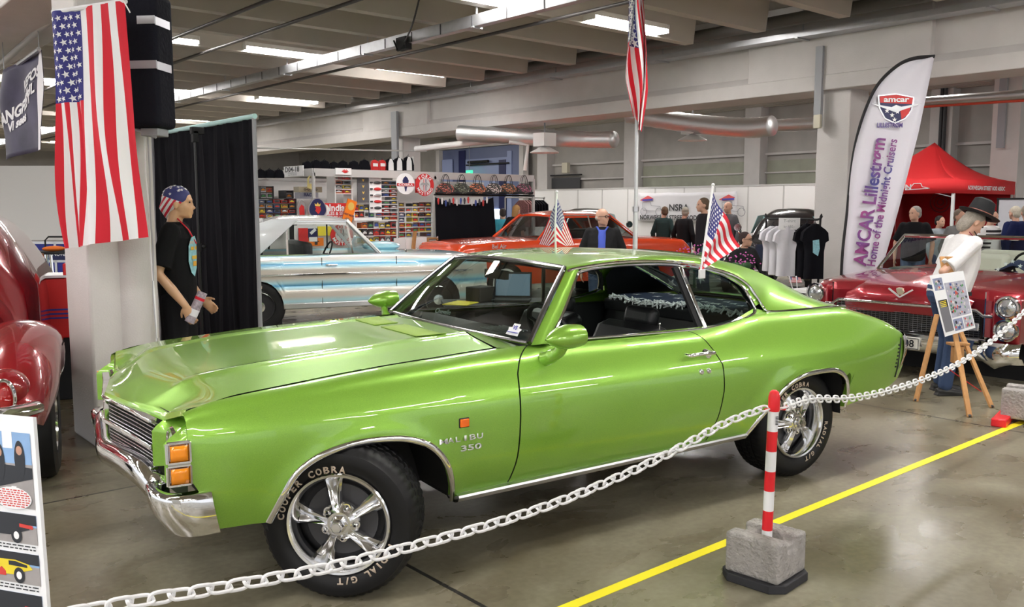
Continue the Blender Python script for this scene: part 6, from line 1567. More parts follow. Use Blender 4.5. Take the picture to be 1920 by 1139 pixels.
# shield-like navy badge, indian sign, orange sign, tall oval
c = ony(595, 391, SY-.05); r = empty('shield_sign', c, 'rounded navy badge sign with a red and gold crowned griffin above the hardtop roof', 'sign'); q = ony(612, 391, SY-.05).x-c.x; hz_ = c.z-ony(595, 410, SY-.05).z
sh = [(q*math.cos(2*PI*k/48)*(1+.06*math.cos(3*(2*PI*k/48)+PI/2)), hz_*math.sin(2*PI*k/48)*(1+.06*math.cos(3*(2*PI*k/48)+PI/2))) for k in range(48)]
m = MB(); m.prism(sh, lambda u, v, d: (u, d, v), -.01, .01); m.build('rim', CHROME_R, r); m = MB(); m.poly([Vector((u*.90, -.013, v*.90)) for u, v in sh]); m.build('field', NAVY, r, recalc=False)
m = MB(); m.poly([Vector((q*a, -.017, hz_*b)) for a, b in ((-.30, .15), (0, .22), (.30, .12), (.34, -.15), (.20, -.42), (.05, -.56), (-.12, -.40), (-.28, -.22), (-.18, -.05))]); m.build('griffin', SCR, r, recalc=False)
m = MB(); m.poly([Vector((q*a, -.018, hz_*b)) for a, b in ((-.28, .22), (-.34, .52), (-.16, .36), (0, .60), (.16, .36), (.32, .50), (.26, .20))]); m.build('crown', GOLD, r, recalc=False)
r, s = wboard('red_shop_sign', 603, 381, 655, 411, SCR, 'red Indian SALES and SERVICE sign behind the navy badge', 'sign', Yp=SY+.0)
T2(r, s, 'Indian', .62, .48, .17, WHITE, bold=.03); T2(r, s, 'SALES & SERVICE', .62, .74, .085, WHITE, bold=.02); T2(r, s, 'PARTS OF HENDEE', .55, .97, .07, WHITE); m = MB(); disc(m, (-s[0]*.38, .02), .09, .10, -.013); m.build('portrait_field', WHITE, r, recalc=False); m = MB(); m.ell((-s[0]*.40, -.014, .01), (.03, .004, .06)); m.build('portrait', mat('sign_tan', (.55, .30, .18), .5), r)
c = ony(655, 397, SY-.12); r = empty('orange_sign', c, 'tilted orange sign with a round gold emblem leaning in front of the red sign', 'sign'); r.rotation_euler = (0, math.radians(18), 0); m = MB(); m.box((0, 0, 0), (.20, .02, .44)); m.build('board', ORA, r); m = MB(); disc(m, (.0, .10), .065, .075, -.013); m.build('emblem', GOLD, r, recalc=False); m = MB(); text_on(m, 'HOT ROD', (0, -.013, -.08), (1, 0, 0), (0, 0, 1), .05); m.build('lettering', NAVY, r); m = MB(); disc(m, (.0, -.16), .06, .04, -.013); m.build('lower_emblem', mat('sign_brown', (.4, .2, .1), .5), r, recalc=False)
c = ony(566, 396, SY+.1); r = empty('oval_sign', c, 'tall grey oval sign with a red figure left of the navy badge', 'sign'); m = MB(); m.prism([(.085*math.cos(2*PI*k/30), .19*math.sin(2*PI*k/30)) for k in range(30)], lambda u, v, d: (u, d, v), -.01, .01); m.build('board', mat('sign_grey2', (.30, .28, .28), .5), r); m = MB(); m.poly([Vector((a, -.013, b)) for a, b in ((-.05, -.15), (-.06, .05), (-.01, .12), (.04, .08), (.055, -.15), (.02, -.15), (0, -.05), (-.02, -.15))]); m.build('figure', SCR, r, recalc=False)
c = ony(583, 341, SY+.1); r = empty('yellow_ornament', c, 'yellow looped hanging ornament beside the stall corner post', 'ornament'); m = MB(); m.tube([(.0, 0, -.13), (-.06, 0, -.10), (-.055, 0, .05), (-.01, 0, .12), (.04, 0, .06), (.055, 0, -.10), (0, 0, -.13)], .018, 6); m.box((0, 0, -.08), (.10, .02, .09)); m.build('loop', mat('pale_yellow', (.70, .60, .25), .5), r)
r, s = wboard('exhibition_board', 552, 423, 666, 640, WSH, 'white exhibition board standing behind the windows of the white and blue car', 'board', Yp=14.29)
# boards seen through the windows of the white and blue car
for (x0_, y0_, x1_, y1_, mt_, lab) in ((578, 429, 596, 452, NAVY, 'navy and white leaflet board behind the window of the white and blue car'), (596, 425, 622, 442, YEL, 'yellow sheet behind the window of the white and blue car'), (578, 447, 607, 461, ORA, 'orange board with a dark arrow behind the window of the white and blue car'), (560, 428, 578, 458, SCR, 'red and white sign at the rear of the window of the white and blue car')):
    r, s = wboard('display_board', x0_, y0_, x1_, y1_, mt_, lab, 'board', Yp=14.25)
    if mt_ is ORA:
        m = MB(); m.poly([Vector((a, -.013, b)) for a, b in ((0, .05), (.07, 0), (.03, 0), (.03, -.05), (-.03, -.05), (-.03, 0), (-.07, 0))]); m.build('arrow', BLACK, r, recalc=False)
    elif mt_ is NAVY: m = MB(); m.box((0, -.012, -.08), (.16, .004, .08)); m.bar((-.05, -.013, .02), (.05, -.013, .10), .005, .05); m.build('print', WHITE, r)
# boxed model cars: variants, then copies
BXM = [mat('box_%d' % i, c_, .35, coat=.3) for i, c_ in enumerate(((.03, .03, .035), (.50, .03, .03), (.05, .08, .22), (.55, .55, .55), (.20, .20, .22), (.55, .12, .03), (.62, .48, .05), (.12, .03, .02)))]
CARM = [mat('toy_%d' % i, c_, .2, coat=.5) for i, c_ in enumerate(((.70, .05, .03), (.75, .75, .75), (.06, .12, .45), (.80, .60, .05), (.03, .03, .03), (.10, .35, .12), (.70, .25, .03)))]
WIN = mat('box_window', (.10, .11, .12), .12, spec=.8)
_bx = {}
def model_box(c, size, ci, ki, label, grp, name='model_car_box'):
    key = (ci, ki)
    if key not in _bx:
        m = MB(); m.box((0, 0, 0), (1, 1, 1)); o = m.build(name, BXM[ci]); C.objects.unlink(o)
        m = MB(); m.box((.03, -.505, .02), (.78, .03, .62)); w_ = m.build('window', WIN); C.objects.unlink(w_)
        m = MB(); m.prism([(-.32, -.20), (.34, -.20), (.36, -.04), (.20, -.01), (.10, .16), (-.14, .16), (-.22, .0), (-.34, -.03)], lambda u, v, d: (u, d, v), -.56, -.50); k_ = m.build('model_car', CARM[ki]); C.objects.unlink(k_)
        _bx[key] = (o, w_, k_)
    o, w_, k_ = [q.copy() for q in _bx[key]]
    C.objects.link(o); o.name = name; o.location = c; o.scale = size; tag(o, label, 'box', grp)
    for q, nm in ((w_, 'window'), (k_, 'model_car')): C.objects.link(q); q.parent = o; q.name = nm
    return o
def shelf_unit(name, px0, py0, px1, py1, Yp, label, rows_, cols, mt, grp, blabel, jitter=.15, fill=.95, shelf=True, floor=True):
    c, s = wbox(px0, py0, px1, py1, Yp, .30); r = empty(name, (c.x, Yp, 0), label, 'shelf'); z0 = c.z-s[2]/2
    if shelf:
        for x in (-s[0]/2, s[0]/2): m = MB(); zf = 0 if floor else z0; m.box((x, .15, (zf+z0+s[2])/2), (.02, .30, z0+s[2]-zf)); m.build('side', mt, r)
        for k in range(rows_+1): m = MB(); m.box((0, .15, z0+s[2]*k/rows_-.008), (s[0], .30, .012)); m.build('shelf_board', mt, r)
    for a in range(rows_):
        for b in range(cols):
            if random.random() > fill: continue
            w_ = s[0]/cols; h_ = s[2]/rows_; bw = w_*random.uniform(1-jitter*1.3, .95); bh = h_*random.uniform(.62, .92)
            model_box((c.x-s[0]/2+w_*(b+.5), Yp+.13, z0+h_*a+bh/2+.001), (bw, .20, bh), random.randrange(8), random.randrange(7), blabel, grp)
    return r
WSH = mat('white_shelf', (.75, .75, .75), .5); DSH = mat('dark_shelf', (.05, .05, .055), .5)
shelf_unit('display_shelf', 484, 372, 556, 408, 15.9, 'dark shelf of boxed model cars at the left end of the stall', 4, 5, DSH, 'boxed model cars on the left dark shelf', 'boxed model car on the dark shelf at the left end of the stall')
shelf_unit('display_shelf', 488, 349, 513, 372, 15.9, 'dark display case standing on top of the left shelf', 2, 2, DSH, 'boxed model cars in the case on the left shelf', 'boxed model car in the case on top of the left dark shelf', floor=False)
shelf_unit('display_shelf', 536, 357, 550, 372, 15.9, 'small dark case with a white square on the left shelf', 1, 1, DSH, None, 'single boxed model car in the small case on the left shelf', floor=False)
shelf_unit('display_shelf', 628, 328, 660, 363, 14.62, 'narrow column of red and black model car boxes under the crab logo', 4, 2, WSH, 'large boxes under the crab logo', 'large boxed model car under the crab logo sign')
r, s = wboard('long_box', 560, 350, 604, 361, mat('olive_box', (.40, .36, .26), .5), 'long pale box with printed vehicles at the stall corner', 'box', d=.2, Yp=14.7); T2(r, s, 'o-o  o-o', .5, .7, .08, DGREY, yo=-.103)
r, s = wboard('long_box', 562, 361, 597, 373, mat('silver_box', (.28, .28, .32), .3, .3), 'silver blister box below the long pale box at the stall corner', 'box', d=.2, Yp=14.7); T2(r, s, 'RACER', .55, .6, .08, NAVY, yo=-.103)
m = MB()
r, s = wboard('hanging_rack', 670, 333, 692, 380, mat('grey_card', (.10, .10, .11), .5), 'dark hanging card rack of gold emblems in the middle of the stall', 'rack')
for k in range(4): m = MB(); m.poly([Vector((a*.05, -.013, s[2]*(.40-.25*k)+b*.05)) for a, b in ((-.5, .5), (.0, .2), (.5, .5), (.35, -.2), (0, -.6), (-.35, -.2))]); m.build('gold_emblem', GOLD, r, recalc=False)
r, s = wboard('belt_rack', 692, 327, 716, 399, WHITE, 'white panel with small emblems hung on hooks beside the model cars', 'rack')
for k in range(6):
    m = MB(); m.box((-s[0]*.35, -.02, s[2]*(.45-.165*k)), (.05, .02, .03)); m.build('small_emblem', DGREY, r); m = MB(); m.ell((s[0]*.15, -.02, s[2]*(.45-.165*k)), (.085, .012, .028)); m.build('wing_emblem', [SCR, DGREY, SCR, STEEL, SCR, DGREY][k], r)
shelf_unit('display_shelf', 703, 338, 747, 412, 14.60, 'tall white shelf crammed with model cars in the middle of the stall', 10, 3, WSH, 'boxed model cars on the tall middle shelf', 'boxed model car on the tall white middle shelf')
shelf_unit('display_shelf', 747, 378, 811, 462, 14.60, 'white shelf packed with boxed model cars below the COBRA sign', 9, 5, WSH, 'boxed model cars below the COBRA sign', 'boxed model car on the shelf below the COBRA sign')
shelf_unit('display_shelf', 664, 382, 703, 408, 14.60, 'white counter shelf with boxes to the right of the orange sign', 2, 4, WSH, 'boxes right of the orange sign', 'boxed model car on the counter shelf right of the orange sign')
shelf_unit('display_shelf', 668, 414, 745, 455, 14.27, 'low counter of boxed model cars behind the windscreen of the white and blue car', 3, 7, WSH, 'boxed model cars on the low counter', 'boxed model car on the low counter behind the white and blue car')
m = MB(); c, s_ = wbox(664, 409, 716, 413, 14.35, .35); m.box((0, 0, 0), s_); m.build('counter_top', WSH, loc=c, thing=('white counter top jutting out in the middle of the model car stall', 'counter'))
m = MB(); c, s_ = wbox(739, 447, 802, 620, 13.9, .02); m.box((0, 0, 0), s_); m.build('white_board', WHITE, loc=c, thing=('blank white board leaning behind the hood of the white and blue car', 'board'))
a, b = ony(778, 434, 13.85), ony(770, 474, 13.85); m = MB(); m.bar(a, Vector((b.x-.05, b.y, 0)), .06, .05); m.build('wooden_post', WOOD, thing=('pale wooden post standing in front of the blank white board', 'post'))
c, s_ = wbox(803, 447, 822, 622, 13.9, .03); r = empty('framed_rack', c, 'wood-framed rack of photographs left of the black cloth', 'rack'); m = MB(); m.box((0, .02, 0), (s_[0], .02, s_[2])); m.build('backing', DGREY, r)
for (dx, dz, w_, h_) in ((-s_[0]/2, 0, .025, s_[2]), (s_[0]/2, 0, .025, s_[2]), (0, s_[2]/2, s_[0], .025), (0, -s_[2]/2, s_[0], .025)): m = MB(); m.box((dx, 0, dz), (w_, .04, h_)); m.build('frame', WOOD, r)
for k in range(8): m = MB(); m.box((0, .0, s_[2]*(.44-.12*k)), (s_[0]*.7, .01, s_[2]*.09)); m.build('photograph', BXM[3+k % 2], r)
# black cloth, handbag row, clothes stand
X0, X1 = ony(813, 370, SY).x, ony(922, 368, SY).x
r = empty('black_cloth', ((X0+X1)/2, SY, 0), 'large black cloth draped over a rail below the row of handbags', 'cloth')
m = MB(); rows = []
for i in range(31):
    u = i/30; zt_ = ony(813+109*u, 370+14*math.sin(PI*u), SY).z; xx = lerp(X0, X1, u)-(X0+X1)/2; rows.append([(xx+.10*(j/10)*(u+.2), .03*math.sin(i*.7)*(j/10)-.05, lerp(zt_, .75, j/10)) for j in range(11)])
m.grid(rows); m.build('fabric', HG, r, solid=.004); m = MB(); m.tube([(X0-(X0+X1)/2, 0, ony(813, 369, SY).z), (X1-(X0+X1)/2, 0, ony(922, 368, SY).z)], .012, 6); m.build('rail', FASC, r)
PTS = [mat('bead_%d' % i, c_, .5) for i, c_ in enumerate(((.6, .05, .05), (.7, .7, .7), (.05, .08, .3), (.05, .05, .06)))]
for k in range(14): 
    q = ony(822+k*7, 372+random.uniform(2, 8), SY-.10); m = MB(); m.tube([q+Vector((0, 0, .05)), q, q-Vector((0, 0, .08))], [.012, .025, .012], 8); m.build('key_ring', PTS[k % 4], thing=('small trinket hanging in the row along the top of the black cloth', 'trinket', 'trinkets along the black cloth'))
z_ = ony(900, 368, SY).z; m = MB(); m.tube([(X0, SY-.02, z_+.02), (ony(1000, 368, SY).x, SY-.02, z_+.02)], .018, 8); m.build('bag_shelf_rail', BLACK, thing=('black rail under the row of handbags', 'rail'))
def patt(name, c_):
    mt = mat(name, c_, .5); nt = mt.node_tree; b = nt.nodes['Principled BSDF']; N = nt.nodes.new; L = nt.links.new; tc = N('ShaderNodeTexCoord'); v = N('ShaderNodeTexVoronoi'); v.inputs['Scale'].default_value = 42; L(tc.outputs['Object'], v.inputs['Vector']); sp = N('ShaderNodeSeparateColor'); L(v.outputs['Color'], sp.inputs[0])
    r_ = N('ShaderNodeValToRGB'); r_.color_ramp.interpolation = 'CONSTANT'; e = r_.color_ramp.elements; e[0].color = (.015, .015, .012, 1); e[1].position = .58; e[1].color = (*c_, 1); x = r_.color_ramp.elements.new(.80); x.color = (*[min(1, q*1.6+.15) for q in c_], 1); x = r_.color_ramp.elements.new(.88); x.color = (.03, .03, .02, 1)
    L(sp.outputs[0], r_.inputs[0]); L(r_.outputs[0], b.inputs['Base Color']); return mt
BAGC = (((.30, .06, .04), 'red flowered'), ((.10, .11, .07), 'olive green'), ((.45, .12, .04), 'orange patterned'), ((.50, .40, .38), 'pink and white patterned'), ((.42, .14, .05), 'brown and yellow patterned'), ((.25, .04, .10), 'pink dotted'))
for i, (px, (bc, bn)) in enumerate(zip((835, 865, 895, 926, 953, 982), BAGC)):
    c = ony(px, 353, SY-.05); r = empty('handbag', c, bn+' rounded handbag with looped handles, %s of six above the black cloth' % ('first', 'second', 'third', 'fourth', 'fifth', 'last')[i], 'handbag')
    bm_ = patt('bag_%d' % i, bc)
    m = MB(); rows = []
    for k in range(13):
        t = k/12; z = lerp(-.11, .10, t); w_ = .235*math.sqrt(max(.02, 1-max(0, (t-.25)/.78)**2.2)); rows.append([(w_*math.cos(2*PI*j/20), .07*(1-.5*t)*math.sin(2*PI*j/20), z) for j in range(20)])
    m.grid(rows, cv=True); m.poly([Vector(p) for p in rows[0]]); m.poly([Vector(p) for p in rows[-1]]); m.build('bag_body', bm_, r)
    m = MB(); m.box((0, 0, -.10), (.47, .13, .05)); m.build('base_panel', BLACK, r, bevel=.02)
    for y in (-.03, .03): m = MB(); m.tube([(.085*math.cos(PI*q/12), y, .06+.21*math.sin(PI*q/12)) for q in range(13)], .0075, 6); m.build('handle', BLACK, r)
c = ony(1000, 378, 15.6); r = empty('clothes_rail', (c.x, c.y, 0), 'clothes rail with black jackets beyond the handbag row', 'clothes rail')
xa_ = ony(978, 372, 15.6).x-c.x; xb_ = ony(1020, 372, 15.6).x-c.x; zz = ony(1000, 371, 15.6).z
m = MB(); m.tube([(xa_-.5, 0, zz), (xb_, 0, zz)], .015, 8); m.tube([(xb_, 0, 0), (xb_, 0, zz)], .015, 8); m.tube([(xa_-.5, 0, 0), (xa_-.5, 0, zz)], .015, 8); m.ell((xb_, 0, zz), (.03, .03, .03)); m.build('rail', FASC, r)
for k in range(8):
    px = 978+k*5.2; q = ony(px, 374, 15.6); m = MB(); m.prism([(-.08, 0), (.08, 0), (.24, -.10), (.28, -.62), (-.28, -.62), (-.24, -.10)], lambda u, v, d: (d, u, v), -.02, .02); m.build('hanging_jacket', HG if k > 2 else mat('pattern_cloth', (.28, .12, .12), .8, noise=.9, nscale=40), loc=(q.x, q.y, q.z-.02), thing=('black jacket packed on the rail beyond the handbags' if k > 2 else 'patterned garment at the left end of the rail beyond the handbags', 'jacket', 'black jackets on the far rail' if k > 2 else 'patterned garments on the far rail'), bevel=.01)
# ================================================================ BACK OF THE HALL: doorway, partitions, banner, ducts
BLUEW = mat('bluish_daylight_panel', (.14, .17, .30), .5); BLUEL = mat('daylit_panel', (.30, .36, .58), .5)  # bluish daylight of the gate opening put into the panel colours
XW = 18.9
def bwall(px0, py0, px1, py1, Xp): a, b = onx(px0, py0, Xp), onx(px1, py1, Xp); return a, b
# vestibule, blue from painted-in daylight, in an opening of the back wall
a, b = bwall(828, 283, 985, 470, 20.7); yA, yB = a.y, b.y; zt_ = a.z
r = struct(empty('door_1', (20.7, (yA+yB)/2, 0))); hw = (yA-yB)/2
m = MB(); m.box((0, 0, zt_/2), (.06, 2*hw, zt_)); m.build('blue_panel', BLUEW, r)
for y in (-hw, hw): m = MB(); m.box((-.08, y, zt_/2+.1), (.25, .22, zt_+.2)); m.build('door_frame', CONC, r)
m = MB(); m.box((-.08, 0, zt_+.16), (.25, 2*hw+.4, .3)); m.build('door_frame', CONC, r)
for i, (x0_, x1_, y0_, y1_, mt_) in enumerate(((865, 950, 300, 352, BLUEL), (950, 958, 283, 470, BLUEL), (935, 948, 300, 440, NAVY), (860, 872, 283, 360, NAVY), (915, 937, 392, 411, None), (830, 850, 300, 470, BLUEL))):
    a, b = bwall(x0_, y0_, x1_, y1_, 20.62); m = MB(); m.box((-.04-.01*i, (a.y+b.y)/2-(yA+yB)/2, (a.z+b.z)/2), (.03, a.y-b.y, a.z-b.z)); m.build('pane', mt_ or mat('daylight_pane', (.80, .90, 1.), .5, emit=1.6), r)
a, b = bwall(872, 310, 950, 318, 20.5); m = MB(); m.box((-.12, (a.y+b.y)/2-(yA+yB)/2, a.z), (.1, a.y-b.y, .05)); m.tube([(-.15, -.6, a.z+.1), (-.15, .6, a.z+.1)], .05, 8); m.build('roller_shutter', BLACK, r)
c = onx(880, 324, 20.3); r = empty('exit_sign', c, 'small green emergency exit sign in front of the blue doorway', 'sign'); m = MB(); m.box((0, 0, 0), (.04, .36, .17)); m.build('lit_panel', mat('exit_green', (.05, .75, .35), .4, emit=1.2), r); m = MB(); m.tube([(0, 0, .08), (0, 0, 4.36-c.z)], .01, 6); m.build('rod', GREY, r)
m = MB(); m.bar((-.024, .10, -.0), (-.024, -.02, .0), .003, .02); m.poly([(-.025, -.02, .035), (-.025, -.02, -.035), (-.025, -.08, 0)]); m.build('pictogram', WHITE, c and bpy.data.objects[r.name])
# white partition along X = XW
a, b = onx(1001, 356, XW), onx(1519, 347, XW); zP = (a.z+b.z)/2
ys = []
y = a.y
r = empty('partition_wall', (XW, (a.y+8)/2, 0), 'long white exhibition partition with thin grey seams behind the visitors', 'partition')
y = a.y; k = 0
while y > 3.0:
    m = MB(); m.box((0, y-.5-(a.y+8)/2, zP/2), (.03, .98, zP)); m.build('panel', PANEL, r); m = MB(); m.box((0, y-(a.y+8)/2, zP/2), (.045, .035, zP)); m.build('seam_post', GREY if False else FASC, r); y -= 1.0
m = MB(); m.box((0, (a.y+y)/2-(a.y+8)/2, zP), (.05, a.y-y, .04)); m.build('top_rail', FASC, r)
# banner of the street rod association
a, b, c_ = onx(1197, 362, XW-.07), onx(1383, 360, XW-.07), onx(1197, 415, XW-.07)
r = empty('cloth_banner', (XW-.07, (a.y+b.y)/2, (a.z+c_.z)/2), 'white NSRA cloth banner with a street rod drawing on the white partition', 'banner'); bw = (a.y-b.y); bh = a.z-c_.z
m = MB(); rows = [[(-.02+.015*math.sin(i*.8)*(1-j/8), bw/2-bw*i/30, bh/2-bh*j/8-.02*abs(math.sin(i*PI/10))*(1-j/8)) for j in range(9)] for i in range(31)]; m.grid(rows); m.build('cloth', mat('banner_white', (.74, .73, .76), .6), r, solid=.004)
def BT(txt, u, v, size, mt=DGREY, bold=.02, width=None): m = MB(); text_on(m, txt, (-.05, bw/2-bw*u, bh/2-bh*v), (0, -1, 0), (0, 0, 1), size, bold=bold, width=width, lift=.002); m.build('lettering', mt, r)
BT('NSRA', .45, .62, .24, width=.66); BT('NORWEGIAN STREET ROD ASSOCIATION', .50, .93, .17, width=bw*.93, bold=.03)
for u0 in (.03, .84):
    m = MB(); f = lambda u, v: Vector((-.052, bw/2-bw*(u0+u*.15), bh/2-bh*v))
    m.poly([f(0, .26), f(.6, .10), f(1.0, .20), f(.75, .28), f(.3, .30)]); m.build('red_flag', mat('soft_red', (.75, .12, .12), .6), r, recalc=False)
    m = MB(); m.bar(f(.2, .26)-Vector((.003, 0, 0)), f(.95, .24)-Vector((.003, 0, 0)), .004, .05); m.build('flag_band', mat('soft_blue', (.08, .08, .40), .6), r)
    m = MB(); 
    for p_, q_ in (((.2, .35), (.8, .33)), ((.8, .33), (.85, .45)), ((.85, .45), (1.5, .48)), ((1.5, .48), (1.55, .62)), ((.2, .35), (.25, .60)), ((.25, .60), (1.2, .64))): m.bar(f(*p_), f(*q_), .004, .012)
    for cu in (.3, 1.4): m.tube([f(cu+.22*math.cos(2*PI*k/18), .66+.13*math.sin(2*PI*k/18)) for k in range(18)], .008, 5, closed=True)
    m.build('car_drawing', mat('line_grey', (.30, .30, .33), .6), r)
# ducts with ceiling outlets
DUCT = mat('spiral_duct', (.70, .71, .71), .42, .9, bump=.0)
def duct(pts, rad, label):
    r = empty('ventilation_duct', pts[0], label, 'duct'); P = catmull(pts, 14); P = [p-Vector(pts[0]) for p in P]; rs = [rad*(1+.035*(i % 2)) for i in range(len(P))]
    m = MB(); m.tube(P, rs, 20); m.build('spiral_tube', DUCT, r, sharp=80); return r
a = at(860, 250, 17.5); b = at(1000, 258, 17); c = at(1100, 262, 16.6); d = at(1152, 262, 16.2)
duct([a, b, c, d], .15, 'bright spiral ventilation duct ending in the open to the left of the flag pole')
duct([at(1180, 215, 17.5), at(1300, 232, 16.5), at(1400, 240, 15.6), at(1448, 236, 15.2)], .17, 'bright spiral ventilation duct running behind the girder towards the right column')
duct([at(1440, 236, 16.2), at(1530, 232, 15.5), at(1640, 222, 14.8)], .11, 'thin spiral duct continuing behind the right column')
for px, py, lab in ((1021, 285, 'white square ceiling outlet with a round cone left of the flag pole'), (1298, 262, 'white square ceiling outlet with a round cone right of the flag pole')):
    q = at(px, py, 16.6); r = empty('air_outlet', q, lab, 'air outlet'); m = MB(); m.box((0, 0, .22), (.30, .30, .24)); m.build('box', PANEL, r); m = MB(); m.lathe([(.02, .10), (.10, .08), (.26, .0), (.27, -.02), (.0, -.03)], n=28); m.build('cone', PANEL, r); m = MB(); m.tube([(0, 0, .3), (0, 0, 4.35-q.z)], .015, 6); m.build('rod', GREY, r)
a, b = at(820, 275, 18), at(965, 259, 17.2); m = MB(); m.tube([a-(b-a)*.3, b], .06, 10); m.build('lamp_conduit', PANEL, thing=('white pipe with lamps in front of the blue doorway', 'pipe'))
a, b = at(990, 272, 17), at(984, 320, 17); m = MB(); m.tube([a+Vector((-.3, .2, .05)), a, b], .035, 8); m.build('bent_pipe', PANEL, thing=('white bent pipe hanging beside the blue doorway', 'pipe'))
m = MB(); a, b = at(1725, 191, 13.2), at(1925, 177, 11.6); m.tube([a-(b-a)*.6, b+(b-a)*.3], .065, 14); m.build('steel_pipe', CHROME_R, thing=('silver pipe behind the girder at the upper right', 'pipe'))
m = MB(); off = Vector((0, 0, -.075)); m.tube([a-(b-a)*.6+off, b+(b-a)*.3+off], .018, 10); m.build('red_pipe', mat('pipe_red', (.75, .08, .04), .4), thing=('thin red pipe under the silver pipe at the upper right', 'pipe'))
a = onx(1021, 300, 20.95); r = empty('wall_vent', onx(1058, 344, 20.9), 'dark louvred opening in the back wall left of the tall flag pole', 'vent'); m = MB(); m.box((0, 0, 0), (.06, 1.55, .36)); m.build('louvre', DGREY, r); m = MB(); m.box((-.05, -.1, .27), (.1, 1.5, .04)); m.build('ledge', BLACK, r)
q = onx(1061, 315, 20.7); m = MB(); m.box((0, 0, 0), (.14, .26, .34)); m.build('junction_box', mat('cream', (.62, .58, .46), .5), loc=q, thing=('cream junction box on the back wall above the dark opening', 'box'), bevel=.01)
for (px0, px1, y0, Xp, lab) in ((735, 745, 210, 10.9, 'grey steel cable riser in front of the far girder column'), (1532, 1545, 88, 10.95, 'grey steel cable riser on the right girder column')):
    a = onx(px0, y0, Xp); b = onx(px1, y0, Xp); zb = onx(px0, 330 if px0 < 800 else 238, Xp).z; m = MB(); m.box((0, 0, 0), (.06, abs(a.y-b.y), a.z-zb)); m.build('cable_riser', GREY, loc=(Xp, (a.y+b.y)/2, (a.z+zb)/2), thing=(lab, 'cable channel'))
q = onx(1533, 228, 10.9); m = MB(); m.box((0, 0, 0), (.05, .10, .18)); m.build('socket_box', mat('cream', (.62, .58, .46), .5), loc=q, thing=('cream double socket on the right girder column below the riser', 'socket'), bevel=.006)
for px in (1763, 1770): 
    q = onx(px, 250, 20.6); m = MB(); m.tube([(q.x, q.y, 2.2), (q.x, q.y, 4.3)], .04, 8); m.build('downpipe', DGREY, thing=('dark vertical pipe on the back wall right of the feather flag', 'pipe', 'dark downpipes right of the feather flag'))
q = onx(1893, 250, 18.6); m = MB(); m.box((q.x, q.y, 2.2), (.4, .5, 4.4)); struct(m.build('column', CONC)); q = onx(1877, 250, 18.3); m = MB(); m.box((q.x, q.y, 3.55), (.06, .14, 1.6)); m.build('cable_riser', GREY, thing=('grey steel cable riser on the column above the red tent', 'cable channel'))
# ================================================================ CLOTHES RACK, FEATHER FLAG, TENT, PEOPLE, EASEL
q = at(1470, 500, 11.6); q0 = at(1437, 411, 11.9); q1 = at(1538, 411, 11.2); d = q1-q0; d.z = 0; L_ = d.length; rz_ = math.atan2(d.y, d.x); zr = q0.z
r = empty('clothes_rack', ((q0.x+q1.x)/2, (q0.y+q1.y)/2, 0), 'black tubular clothes rack holding three white and three black T-shirts', 'clothes rack', rz=rz_)
m = MB(); m.tube(catmull([(-L_/2, 0, 0), (-L_/2, 0, zr-.06), (-L_/2+.05, 0, zr), (L_/2-.05, 0, zr), (L_/2, 0, zr-.06), (L_/2, 0, 0)], 5), .014, 8); m.bar((-L_/2, -.25, .02), (-L_/2, .25, .02), .03, .03); m.bar((L_/2, -.25, .02), (L_/2, .25, .02), .03, .03); m.build('rail', BLACK, r)
def tee(px, py0, py1, wpx, mt, label, Z, grp=None, pr=False):
    a = at(px, py0, Z); b = at(px, py1, Z); w_ = wpx/1660*Z; h = a.z-b.z; r = empty('t_shirt', a, label, 'shirt', grp, rz=rz_+.9)
    m = MB(); rows = []
    outl = [(0, .10, .10), (.03, .16, .16), (.10, .36, .36), (.16, .47, .47), (.30, .52, .34), (.34, .38, .32), (.5, .33, .33), (.8, .34, .34), (1., .36, .36)]
    for t, wo, wi in outl:
        for_ = [-wo, -wi*.6, -wi*.2, wi*.2, wi*.6, wo]; rows.append([Vector((x*w_, -.05-.018*math.cos(x*14+t*3), -t*h)) for x in for_]+[Vector((x*w_, .05+.018*math.sin(x*12+t*2), -t*h)) for x in for_[::-1]])
    m.grid(rows, cv=True); m.build('fabric', mt, r, sharp=70)
    m = MB(); m.tube([(-.20*w_, 0, -.06*h), (0, 0, .02*h), (.20*w_, 0, -.06*h)], .008, 5); m.tube([(0, 0, .02*h), (0, 0, .07*h), (.02, 0, .09*h)], .006, 5); m.build('hanger', BLACK, r)
    if pr: 
        m = MB(); m.poly([Vector((a_*w_, -.075, -b_*h)) for a_, b_ in ((-.12, .30), (.12, .28), (.16, .45), (.10, .58), (-.10, .52))]); m.build('shirt_print', PB, r, recalc=False)
    return r
TW = mat('white_cotton', (.66, .65, .70), .85, bump=.2, bscale=14); TB = mat('black_cotton', (.008, .008, .011), .85, bump=.2, bscale=14, spec=.12)
tee(1449, 424, 508, 46, TW, 'white T-shirt on the rack, leftmost of the six', 11.7); tee(1461, 424, 515, 46, TW, 'white T-shirt on the rack, second from the left', 11.55); tee(1475, 425, 518, 46, TW, 'white T-shirt on the rack next to the black ones', 11.4)
tee(1498, 422, 520, 46, TB, 'black T-shirt on the rack next to the white ones', 11.45); tee(1513, 420, 523, 46, TB, 'black T-shirt on the rack, second from the right', 11.3); tee(1528, 420, 523, 48, TB, 'black T-shirt with a pale blue picture at the right end of the rack', 11.15, pr=True)
